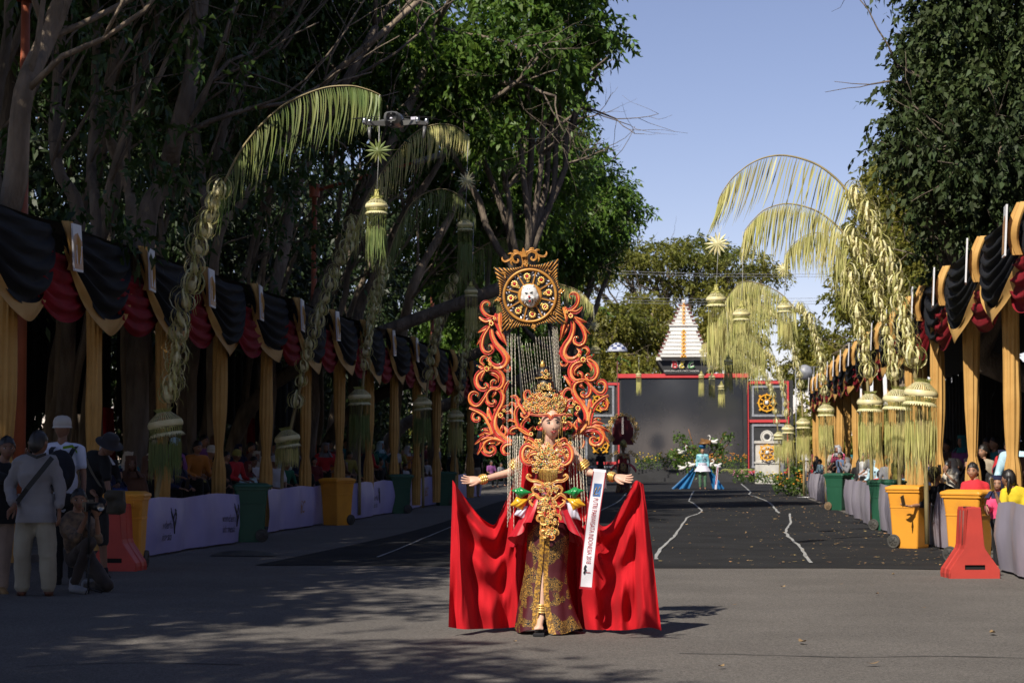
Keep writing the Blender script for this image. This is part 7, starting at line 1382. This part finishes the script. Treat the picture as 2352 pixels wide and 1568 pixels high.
for (x, y, r_) in ((262, 312, 40), (222, 716, 44), (345, 1132, 44), (622, 1300, 36)):
    for s in (1, -1):
        a = z3(x, y); g = MB(); flower(g, V((s * a[0], -.045, a[1] - .012)), r_ * ZK * .62, 0, 1, 8); flower(g, V((s * (a[0] + .03), -.045, a[1] + .024)), r_ * ZK * .42, 0, 0, 6); o = obj('flower_brooch', g, GM, bp); o.location = (0, -.035 if x > 470 else 0, 0)
g = MB()
for (x, y) in ((230, 155), (245, 524), (218, 640), (142, 705), (212, 870), (290, 836), (415, 715), (430, 848), (278, 1018), (128, 966), (134, 1168), (210, 1220), (185, 1278), (148, 1332), (252, 1462), (245, 1398), (232, 1165), (468, 1292), (548, 1126), (598, 1212), (530, 1182)):
    a = z3(x, y)
    for s in (1, -1): g.ball((s * a[0], -.042 if x < 470 else -.075, a[1]), .0085, 7)
obj('gem_stud', g, m_gemg, bp, kind='stuff')
# tiger wheel panel
m_pk = mat('panel_black', (.020, .016, .014), .5); m_pg = mat('panel_gold', (.56, .27, .055), .4, (.44, .19, .035), 10, metal=.25)
EC = loc2(1960 + 665 / 4.127, 980 + 840 / 4.127); EK = .5742 / 4.127 * BY / F
em = thing('x', None, None); bpy.data.objects.remove(em)
EM = Matrix.Rotation(-math.radians(1.8), 4, 'Y'); 
def E(x, z, y=0.0): v = EM.to_3x3() @ V((x * EK, 0, z * EK)); return V((EC[0] + v.x, y - .03, EC[1] + v.z))
def outl(a):   # outline radius: concave four-pointed star
    b = (a - PI / 4) % (PI / 2); b = min(b, PI / 2 - b); k = 1 - min(1, b / (PI / 4)); r = 505 + 270 * k ** 3.2
    m_ = a % (PI / 2); m_ = min(m_, PI / 2 - m_); return r + 75 * math.exp(-(m_ / .10) ** 2)
g = MB(); n = 120; ring0 = [E(outl(2 * PI * i / n) * math.cos(2 * PI * i / n), outl(2 * PI * i / n) * math.sin(2 * PI * i / n)) for i in range(n)]
g.add(ring0 + [p + V((0, .03, 0)) for p in ring0], [tuple(range(n)), tuple(range(2 * n - 1, n - 1, -1))] + [(i, i + n, (i + 1) % n + n, (i + 1) % n) for i in range(n)], 0, False); obj('panel', g, m_pk, bp)
def annE(nm, r0, r1, y, m, dep=.012):
    g = MB(); n = 48; g.add([E(q * math.cos(2 * PI * j / n), q * math.sin(2 * PI * j / n), yy) for q, yy in ((r0, 0), (r0 + 6, -dep), ((r0 + r1) / 2, -dep * 1.25), (r1 - 6, -dep), (r1, 0)) for j in range(n)], [(a * n + j, a * n + (j + 1) % n, (a + 1) * n + (j + 1) % n, (a + 1) * n + j) for a in range(4) for j in range(n)]); return obj(nm, g, m, bp)
annE('wheel_rim', 408, 458, 0, m_pg, .02); annE('wheel_hub', 130, 205, 0, m_pg, .014)
for j in range(8):
    a = 2 * PI * (j + .5) / 8 + .02; c, s_ = math.cos(a), math.sin(a); g = MB(); g.add([E(r * c - w * s_, r * s_ + w * c, y) for r, w in ((195, 15), (412, 15)) for w, y in ((-w, 0), (-w * .6, -.012), (w * .6, -.012), (w, 0))], [(0, 1, 5, 4), (1, 2, 6, 5), (2, 3, 7, 6)], 0, False); obj('spoke', g, m_pg, bp)
    a = 2 * PI * j / 8 + .02; c, s_ = math.cos(a), math.sin(a); g = MB(); flower(g, E(318 * c, 318 * s_, -.014), .031, 0, 1, 9); flower(g, E(245 * c, 245 * s_, -.012), .015, 0, 0, 5); g.ball(E(212 * c, 212 * s_, -.016), .005, 6, 2); obj('wheel_flower', g, GM, bp)
    g = MB()
    for sg in (-1, 1):
        for rr, tt, L in ((375, .24, 62), (330, .30, 44)):
            aa = a + sg * tt * .9; p = V((rr * math.cos(aa), 0, rr * math.sin(aa))); d = V((math.cos(a + sg * 1.0), 0, math.sin(a + sg * 1.0))); sd2 = V((-d.z, 0, d.x)); pts = [p, p + d * L * .5 + sd2 * L * .2, p + d * L, p + d * L * .5 - sd2 * L * .2]; g.add([E(q.x, q.z, -.004 - (.006 if k % 2 else 0)) for k, q in enumerate(pts)], [(0, 1, 2, 3)], 0, False)
    obj('white_leaf', g, s_w, bp)
g = MB(); gg = MB()
for i in range(88):
    a = 2 * PI * i / 88; R1 = outl(a) * .985; b = (a - PI / 4) % (PI / 2); b = min(b, PI / 2 - b)
    if R1 < 492: continue
    r0_ = 470 if i % 2 else 478; ca_, sa2 = math.cos(a), math.sin(a); q = PI / 4 + round((a - PI / 4) / (PI / 2)) * PI / 2; dirx = math.cos(a * .45 + q * .55), math.sin(a * .45 + q * .55)
    e0 = (R1 * ca_, R1 * sa2); L = (R1 - r0_) * (1.0 if b > .05 else .9); s0 = (e0[0] - dirx[0] * L, e0[1] - dirx[1] * L)
    g.tube([E(s0[0], s0[1], -.006), E((s0[0] + e0[0]) / 2, (s0[1] + e0[1]) / 2, -.012), E(e0[0], e0[1], -.010)], [.002, .0045, .0066], 6)
    if i % 3 == 0 and R1 > 520: gg.ball(E(e0[0] * .985, e0[1] * .985, -.018), .0048, 6)
obj('gold_ray', g, m_pg, bp, kind='stuff'); obj('ray_gem', gg, m_gemg, bp, kind='stuff')
g = MB()
for j in range(4):
    a = PI / 4 + j * PI / 2
    for k in range(9): r_ = random.Random(k + j * 10); g.ball(E((500 + r_.uniform(-15, 90)) * math.cos(a + r_.uniform(-.12, .12)), (500 + r_.uniform(-15, 90)) * math.sin(a + r_.uniform(-.12, .12)), -.012), (.007, .006, .007), 6)
    a = j * PI / 2
    for k in range(6): g.ball(E((490 + 18 * k) * math.cos(a + .02 * (k % 3 - 1)), (490 + 18 * k) * math.sin(a + .02 * (k % 3 - 1)), -.012), (.008, .006, .008), 6)
obj('gold_boss', g, m_pg, bp, kind='stuff')
# crown scrolls on the panel
for s in (1, -1):
    for pts, ws in (([(70, 430), (25, 560), (40, 690), (120, 735), (200, 690), (190, 610), (140, 580), (105, 610), (125, 640)], [50, 56, 54, 44, 36, 16]), ([(190, 690), (250, 640), (330, 620), (372, 660), (370, 700)], [34, 40, 34, 10]), ([(70, 690), (110, 770), (165, 775), (150, 740)], [30, 34, 14]), ([(150, 720), (230, 745), (270, 735)], [30, 34, 10]), ([(220, 640), (235, 590), (215, 540)], [24, 36, 6]), ([(20, 680), (45, 740), (80, 740)], [24, 26, 10])):
        g = MB(); scroll_solid(g, [((E(s * x - 15, z)).x, (E(s * x - 15, z)).z) for x, z in pts], [w * EK for w in ws], .02); o = obj('crown_scroll', g, [m_pg, m_pg, m_pg], bp); o.location = (0, -.015, 0)
g = MB(); p = [E(-60, 650), E(30, 650), E(5, 770), E(-15, 805), E(-35, 770)]; g.add(p + [q - V((0, .02, 0)) for q in p], [(0, 1, 2, 3, 4), (9, 8, 7, 6, 5)] + [(i, (i + 1) % 5, (i + 1) % 5 + 5, i + 5) for i in range(5)], 0, False); obj('crown_finial', g, m_pg, bp)
# tiger head
m_tw = mat('tiger_white', (.74, .74, .72), .6, (.64, .63, .60), 8, .2, 60); g = MB(); tcn = E(5, -5, -.05); r = lambda x, z, y: E(x, z, y)
g.ball(r(0, 20, -.030), (.066, .050, .078), 18, m=14); g.ball(r(0, -75, -.05), (.038, .040, .036), 14); g.ball(r(0, -135, -.035), (.034, .032, .034), 12)
for s in (-1, 1): g.ball(r(s * 45, -62, -.065), (.021, .020, .018), 10); g.ball(r(s * 80, 120, -.03), (.016, .012, .022), 8); g.ball(r(s * 108, -30, -.03), (.024, .03, .034), 8)
hm_ = remesh(g, .005, 3, .5); o = link('tiger_head', hm_, m_tw, bp)
g = MB()
for s in (-1, 1):
    g.tube([r(s * 76, 128, -.045), r(s * 84, 172, -.04)], [.012, .003], 6)
    for k in range(7): a = -.3 - k * .26; g.tube([r(s * 110 * math.cos(a) * 1.05, -10 + 110 * math.sin(a), -.045), r(s * 150 * math.cos(a + .1), -20 + 160 * math.sin(a + .05), -.03)], [.006, .0015], 4)
obj('whisker_tuft', g, m_tw, bp)
g = MB()
for s in (-1, 1):
    g.ball(r(s * 42, 28, -.078), (.010, .006, .005), 8); g.tube([r(s * 15, 28, -.083), r(s * 45, 46, -.082), r(s * 85, 38, -.062)], .0022, 4)
    for z in (70, 88, 104): g.tube([r(s * 10, z, -.075), r(s * 48, z - 8, -.064)], .0018, 4)
    for z in (0, -25): g.tube([r(s * 70, z, -.07), r(s * 108, z + 8, -.05)], .0018, 4)
    g.ball(r(s * 82, 140, -.044), (.008, .005, .013), 7); g.tube([r(s * 46, -68, -.088), r(s * 52, -110, -.080), r(s * 40, -140, -.072)], .0035, 4)
g.tube([r(-46, -66, -.088), r(0, -52, -.096), r(46, -66, -.088)], .003, 4); g.ball(r(0, -92, -.082), (.019, .010, .014), 10); g.tube([r(-25, -155, -.068), r(0, -165, -.07), r(25, -155, -.068)], .002, 4); obj('tiger_marking', g, m_dk, bp)
g = MB(); g.ball(r(0, -32, -.096), (.011, .009, .008), 8); g.ball(r(0, -104, -.090), (.011, .006, .008), 8); obj('tiger_nose', g, mat('nose_red', (.65, .05, .05), .4), bp)
g = MB()
for x in (-32, -14, 14, 32): g.tube([r(x, -70, -.094), r(x * .95, -96, -.096)], [.0035, .001], 5)
for x in (-28, 28): g.tube([r(x, -125, -.086), r(x, -104, -.094)], [.0035, .001], 5)
obj('tiger_tooth', g, m_eye, bp)
# struts and bead curtains
g = MB()
for s in (-1, 1): g.tube([V((s * .16, .03, -.55)), V((s * .14, .03, .3)), V((EC[0] + s * .12, .02, EC[1] - .2))], .009, 6)
obj('frame_strut', g, m_strap, bp)
def inv(sx, sy, dy=0): a = loc2(sx, sy); return V((a[0], dy, a[1]))
r_ = random.Random(4)
for i in range(7): x = 2030 + i * 5 + r_.uniform(-2, 2); g = MB(); beads(g, inv(x, 1330), inv(x + 6 + r_.uniform(-8, 10), 1740 + r_.uniform(-30, 20), -.03), .0012, .0035, .014); obj('bead_string', g, m_bd, bp)
for i in range(14):
    t = i / 13; x = 2068 + 140 * t + r_.uniform(-2, 2); g = MB(); beads(g, inv(x, 1345 + (25 if .1 < t < .5 else 0)), inv(2100 + 130 * t, 1600 + 40 * r_.random(), .02), .0010, .0032, .016); obj('bead_string', g, m_bd, bp)
for i in range(7): x = 2208 + i * 3.4; g = MB(); beads(g, inv(x, 1300), inv(x + 20 + r_.uniform(-4, 4), 1620 + r_.uniform(-40, 60), .01), .0012, .0035, .014); obj('bead_string', g, m_bd, bp)
for i in range(15):
    x = 2038 + 65 * (i / 14) + r_.uniform(-3, 3); g = MB(); beads(g, inv(x, 1742, -.18), inv(2046 + 55 * (i / 14) + r_.uniform(-10, 10), (2095 if i < 5 else 1975) + r_.uniform(-30, 20), -.30), .0012, .0036, .014); obj('bead_string', g, m_bd, bp)
for i in range(14):
    x = 2278 + 58 * (i / 13) + r_.uniform(-3, 3); g = MB(); beads(g, inv(x, 1738, -.18), inv(2292 + 70 * (i / 13) ** 1.3 + r_.uniform(-6, 6), (1975 if i < 9 else 2090) + r_.uniform(-25, 20), -.30), .0012, .0036, .014); obj('bead_string', g, m_bd, bp)
# ------------------------------------------------------------ other performers
def perf_root(px, py, lab): p = G(px, py); p.z = 0; return thing('person', lab, 'person', p), p
# red and gold performer just behind
pf, r0 = perf_root(1432, 1132, 'performer in dark red and gold costume with a round jewelled back frame')
Yp = r0.y; kp = Yp / F
def R(px, py, dy=0): return P(px, py, Yp + dy) - r0
j = J(); body = link('body', cached(('b', 'stand'), None), [m_skind, m_eye, m_dk, m_lip], pf); body.scale = (1.0, 1.0, 1.02); ownmat(body, m_skind)
g = MB(); g.grid(lambda u, v: V(((.19 + .10 * v ** 2) * (1 + .05 * math.sin(u * 50) * v) * math.cos(u * 2 * PI), (.15 + .1 * v ** 2) * math.sin(u * 2 * PI), 1.08 - 1.06 * v)), 48, 16); obj('skirt', g, m_bat, pf)
g = MB(); g.grid(lambda u, v: V(((.165 - .03 * math.sin(v * PI)) * math.cos(u * 2 * PI), .12 * math.sin(u * 2 * PI), 1.42 - .36 * v)), 30, 8); obj('bodice', g, m_bod, pf)
for s in (-1, 1):
    g = MB(); g.grid(lambda u, v: V((s * (.10 + .36 * v + .03 * math.sin(u * 20)), -.10 + .25 * u, 1.10 - .06 * v - .30 * v * v + .13 * math.sin(u * PI) * v + .03 * math.sin(u * 30) * v)), 24, 12); obj('ruffle', g, m_org, pf)
g = MB(); r_ = random.Random(6)
for i in range(60): a = r_.random() * 6.28; q = r_.random() ** .5; flower(g, V((.10 * q * math.cos(a), -.16, .98 + .15 * q * math.sin(a))), .022, 0, r_.choice((1, 3, 2)), 5)
for i in range(40): flower(g, V((r_.uniform(-.22, .22), -.13, 1.36 + r_.uniform(-.06, .10))), .028, 0, r_.choice((1, 3, 2)), 5)
for i in range(40): a = r_.random() * PI; flower(g, V((.10 * math.cos(a), -.08 - .03 * math.sin(a), 1.66 + r_.random() * .1)), .024, r_.choice((0, 0, 2)), r_.choice((1, 3)), 5)
obj('gold_jewels', g, GM, pf)
g = MB(); g.lathe([(.09, 1.66), (.13, 1.70), (.14, 1.80), (.10, 1.92), (.03, 1.98), (0, 2.0)], n=20); obj('headdress', g, mat('headdress_green', (.10, .12, .04), .3, (.4, .3, .08), 30, metal=.5), pf)
bk = thing('costume_backpiece', 'round gold-framed dark red back panel of the performer behind the dancer', 'costume piece', r0 + V((0, .18, 0)))
cc = R(1430, 990) + V((0, 0, 0)); cz = cc.z; g = MB(); g.grid(lambda u, v: V((cc.x + (u - .5) * .78, .04 - .10 * math.cos((u - .5) * 2.5), cz - .50 + 1.05 * v)), 14, 8, skip=lambda u, v: ((u - .5) * 2) ** 2 + max(0, (v - .45) * 1.9) ** 2 > 1); obj('panel', g, mat('velvet_red', (.16, .008, .012), .6, sheen=.4), bk)
g = MB(); n_ = 30
for i in range(n_ + 1):
    a = -.75 + i / n_ * (PI + 1.5); x, z = cc.x + .47 * math.cos(a), cz + .04 + .50 * math.sin(a); k = (0, 3, 0, 4)[i % 4]; flower(g, V((x, -.02, z)), .055, 0, (1, 3, 2)[i % 3], 6); spiral(g, V((x + .08 * math.cos(a), 0, z + .08 * math.sin(a))), .06, a, 1.0, .016, 1 if i % 2 else -1)
    if i % 5 == 0: g.tube([V((x, 0, z)), V((cc.x + .66 * math.cos(a), 0, cz + .04 + .70 * math.sin(a)))], [.05, .005], 4)
obj('gold_frame', g, [m_gld, m_gem, m_gemg, m_gemw, m_or, m_sr], bk)
g = MB()
for i in range(14): g.box((cc.x, -.09, cz + .5 - i * .045), (.07, .012, .03))
obj('jewel_stripe', g, m_gemw, bk)
g = MB()
for s in (-1, 1):
    for k in range(5): spiral(g, V((s * (.26 + .07 * k), 0, 1.50 - .05 * k + .04 * (k % 2))), .075, 1.5, 1.1, .018, s)
obj('shoulder_scroll', g, m_gld, bk)
# gold column-like performer seen side on
pf, r0 = perf_root(1538, 1098, 'performer in a tall slim gold costume seen from the side'); b_ = link('body', cached(('b', 'stand'), None), [m_skind, m_eye, m_dk, m_lip], pf); b_.scale = (.9, .9, 1.0); ownmat(b_, m_skind); b_.rotation_euler = (0, 0, 1.3)
g = MB(); g.grid(lambda u, v: V(((.14 + .03 * math.sin(v * 9)) * math.cos(u * 6.283), (.14 + .03 * math.sin(v * 9)) * math.sin(u * 6.283), 1.45 - 1.42 * v)), 20, 24); obj('gold_robe', g, mat('sequin_gold', (.65, .38, .10), .3, (.25, .14, .04), 50, .5, 50, metal=.6), pf)
g = MB(); g.lathe([(.12, 1.66), (.17, 1.75), (.10, 1.85), (.15, 1.92), (.09, 2.05), (.11, 2.1), (.06, 2.3), (.05, 2.4), (0, 2.65)], n=14); obj('headdress', g, m_or, pf)
g = MB(); g.grid(lambda u, v: V((-.42 + .12 * u + .04 * math.sin(v * 9), 0, 1.55 - 1.1 * v)), 3, 10); obj('blue_streamer', g, mat('streamer_blue', (.01, .03, .5), .4), pf)
# blue performer with leafy wings and swans
pf, r0 = perf_root(1614, 1124, 'performer in blue turban and sea-green costume with a spreading blue tulle cape'); Yb = r0.y
b_ = link('body', cached(('b', 'stand'), None), [m_skin, m_eye, m_dk, m_lip], pf); ownmat(b_, m_skin); b_.scale = (.98, .98, .98)
m_aqua = mat('aqua_silk', (.16, .42, .52), .4, (.25, .55, .60), 12); m_seq = mat('sequin_teal', (.05, .26, .20), .25, (.30, .42, .22), 40, metal=.5); m_tul = mat('tulle_blue', (.03, .24, .55), .5, (.02, .16, .40), 2, trans=.3)
c = link('jacket', cached(('t', 'stand', 1.7), lambda: top_mesh(POSES['stand'], 1.7, vox=.026)), m_aqua, pf); ownmat(c, m_aqua); c = link('trousers', cached(('p', 'stand'), None), m_seq, pf); ownmat(c, m_seq)
g = MB(); g.grid(lambda u, v: V(((.18 + .14 * v) * (1 + .08 * math.sin(u * 40) * v) * math.cos(u * 6.283), (.15 + .1 * v) * math.sin(u * 6.283), 1.02 - .28 * v)), 40, 6); g.lathe([(.17, .98), (.19, 1.03), (.18, 1.09)], n=20); obj('white_peplum', g, s_w, pf)
g = MB(); r_ = random.Random(2)
for i in range(50): flower(g, V((r_.uniform(-.12, .12), -.14, r_.uniform(.95, 1.42))), .018, 3, 3, 5)
obj('silver_jewels', g, [m_gld, m_gem, m_gemg, m_gemw], pf)
for s in (-1, 1):
    g = MB(); g.grid(lambda u, v: V((s * (.16 + .02 * u + (.70 + (.38 if s < 0 else 0)) * v ** 1.15 * (.35 + .65 * u)), .12 + .12 * math.sin(u * 12) * v * .5 + .1 * (1 - u), 1.12 - 1.09 * v + .02 * math.sin(u * 20))), 26, 14); obj('tulle_cape', g, m_tul, pf)
g = MB()
for i in range(6): a = i * 1.05; g.tube([V((.11 * math.cos(a + t), .10 * math.sin(a + t), 1.70 + .03 * i * .4 + .05 * t / 2)) for t in (0, .6, 1.2, 1.8, 2.4)], .035, 7)
g.ball((0, 0, 1.74), (.11, .11, .10), 12); obj('turban', g, m_tul, pf)
g = MB(); g.box((.12, -.02, 1.96), (.42, .22, .18), 0, Matrix.Rotation(.2, 3, 'Y')); g.lathe([(.2, 1.84), (.24, 1.88), (.16, 1.93)], n=14, c=(.08, 0, 0)); obj('wooden_box', g, mat('wood_box', (.26, .12, .03), .5, (.10, .05, .02), 8), pf)
g = MB(); g.grid(lambda u, v: V((.62 + .08 * (u - .5) - .10 * v, -.2, 1.02 - 1.0 * v)), 3, 10); obj('arm_sash', g, s_w, pf)
g = MB(); g.grid(lambda u, v: V((.62 + .03 * (u - .5) - .10 * v, -.21, .92 - .7 * v)), 2, 10); obj('sash_print', g, m_sred, pf)
wg = thing('costume_backpiece', 'leafy branch wings with white swans behind the blue performer', 'costume piece', r0 + V((0, .3, 0)))
g = MB(); r_ = random.Random(12)
tips = [(1560, 1000), (1580, 985), (1540, 1030), (1600, 1030), (1640, 1010), (1665, 995), (1680, 1010), (1560, 1060), (1655, 1040), (1575, 1075), (1650, 1075)]
for t_ in tips: q = P(*t_, Yb + .3) - wg.location; g.tube(wob([V((0, 0, .9)), V((q.x * .5, 0, (q.z + .7) * .5)), q], 4, .08, t_[0]), [.03 - .0018 * i for i in range(9)], 6)
obj('branch', g, mat('branch_copper', (.30, .13, .04), .5), wg)
C = []
for (x, y, rr) in ((1560, 1005, .30), (1578, 1030, .35), (1548, 1040, .3), (1600, 1035, .3), (1640, 1020, .30), (1668, 1005, .32), (1655, 1035, .26), (1570, 1070, .38), (1600, 1080, .3), (1645, 1072, .26), (1560, 1055, .3)):
    q = P(x, y, Yb + .3) - wg.location
    for i in range(110): C.append((q.x + r_.gauss(0, rr * .5), r_.gauss(0, .15), q.z + r_.gauss(0, rr * .42)))
C = np.array(C); D = nr.normal(size=C.shape); D /= np.linalg.norm(D, axis=1)[:, None]; L_ = .11 * (.6 + nr.random(len(C))); me = leafmesh('leaf', C, D, L_, L_ * .3); me.materials.append(m_leafA); link('leaf', me, m_leafA, wg, kind='stuff')
for (x, y, s) in ((1566, 1038, 1), (1640, 1015, -1), (1567, 1075, 1), (1590, 1068, 1), (1629, 1068, -1), (1648, 1070, -1)):
    q = P(x, y, Yb + .1) - wg.location; g = MB(); g.ball((0, 0, 0), (.16, .08, .075), 12, 0, Matrix.Rotation(-.3 * s, 3, 'Y')); g.tube([(.10 * s, 0, .03), (.19 * s, 0, .10), (.14 * s, 0, .20), (.19 * s, 0, .27), (.26 * s, 0, .25)], [.035, .024, .02, .026, .008], 7); g.ball((-.08 * s, 0, .06), (.12, .09, .05), 8, 0, Matrix.Rotation(.5 * s, 3, 'Y'))
    o = obj('swan', g, m_wht, wg, loc=q)
# ------------------------------------------------------------ drone
Yd = 12.0; c = P(906, 278, Yd); kd = Yd / F; dr = thing('drone', 'grey folding camera drone hovering above the palm fronds', 'drone', c)
m_dr = mat('drone_grey', (.13, .13, .128), .38, (.17, .17, .165), 4, metal=.25); m_ddk = mat('drone_black', (.02, .02, .022), .35); m_sil = mat('motor_silver', (.55, .55, .56), .25, metal=.9)
def D_(x, z, y=0): return V((x * kd, y, z * kd))        # picture px from the body centre
g = MB(); vs = []
for y, w, h0, h1 in ((-.13, 12, -9, 12), (-.12, 18, -13, 15), (-.04, 22, -15, 16), (.08, 20, -12, 14), (.14, 12, -8, 8)):
    for a in range(12):
        t = a * PI / 6; vs.append(V((w * kd * math.copysign(abs(math.cos(t)) ** .6, math.cos(t)), y, (((h0 + h1) / 2) + (h1 - h0) / 2 * math.copysign(abs(math.sin(t)) ** .6, math.sin(t))) * kd)))
g.add(vs, [(i * 12 + j, i * 12 + (j + 1) % 12, (i + 1) * 12 + (j + 1) % 12, (i + 1) * 12 + j) for i in range(4) for j in range(12)] + [tuple(range(12)), tuple(range(59, 47, -1))], 0, True); obj('body', g, m_dr, dr)
g = MB(); g.ball(D_(0, 8, -.128), (.010, .006, .010), 10); g.ball(D_(0, -12, -.126), (.010, .006, .010), 10); g.ball(D_(0, -17, -.10), (.018, .016, .012), 10); obj('sensor_eye', g, m_ddk, dr)
g = MB(); g.ball(D_(0, -2, -.131), (.010, .003, .007), 8); obj('status_light', g, s_w, dr)
for s in (-1, 1):
    for fy, z1, zz in ((-.10, -9, -13), (.10, 3, 0)):
        g = MB(); a = D_(s * 18, z1, fy * .5); b = D_(s * (62 if fy < 0 else 68), zz + (2 if fy > 0 else 0), fy * 1.4); M_ = None; dd = (b - a); up = V((0, 0, 1)); sd2 = V((0, 1, 0)); w_ = 5.0 * kd
        vs = [q + up * (e * w_ * k2) + sd2 * (f * w_ * .8) for q, k2 in ((a, 1.2), (b, .8)) for e, f in ((-1, -1), (1, -1), (1, 1), (-1, 1))]; g.add(vs, [(0, 1, 5, 4), (1, 2, 6, 5), (2, 3, 7, 6), (3, 0, 4, 7), (0, 3, 2, 1), (4, 5, 6, 7)], 0, False); obj('arm', g, m_dr, dr)
        g = MB(); g.lathe([(0, .0), (.012, .0), (.0135, .01), (.0135, .032), (.010, .037), (0, .038)], n=14, c=b + V((0, 0, -.006))); obj('motor', g, m_sil, dr)
        for q in (0, 1):
            g = MB(); an = .25 * s + (.4 if fy > 0 else -.2) + q * PI; dv = V((math.cos(an), math.sin(an) * .9, -.05)); sv = V((-dv.y, dv.x, 0)); b2 = b + V((0, 0, .036))
            g.add([b2 + sv * .004, b2 + dv * .05 + sv * .014, b2 + dv * .115 + sv * .003, b2 + dv * .05 - sv * .006, b2 - sv * .004] + [p + V((0, 0, .0015)) for p in (b2 + sv * .004, b2 + dv * .05 + sv * .014, b2 + dv * .115 + sv * .003, b2 + dv * .05 - sv * .006, b2 - sv * .004)], [(0, 1, 2, 3, 4), (9, 8, 7, 6, 5), (0, 5, 6, 1), (1, 6, 7, 2), (2, 7, 8, 3), (3, 8, 9, 4)], 0, False); obj('propeller_blade', g, m_ddk, dr)
    g = MB(); p = D_(s * 62, -12, -.13) if True else 0; g.tube([D_(s * 66, -8, .10), D_(s * 64, -36, .09)], [.011, .008], 8); obj('landing_leg', g, m_dr, dr)
g = MB(); g.box(D_(49, 2, -.06), (14 * kd, .002, 7 * kd)); obj('arm_sticker', g, s_w, dr)
# small green leaf near red barrier etc.: speed bump / cable cover at left of carpet
b = G(560, 1276); t = thing('cable_ramp', 'low black rubber cable cover on the carpet edge left of the dancer', 'cable cover', (b.x, b.y, 0)); g = MB(); g.grid(lambda u, v: V(((u - .5) * .9, (v - .5) * .35, .01 + .07 * math.sin(PI * v) * math.sin(PI * u) ** .5)), 14, 8); obj('cover', g, m_rub, t)
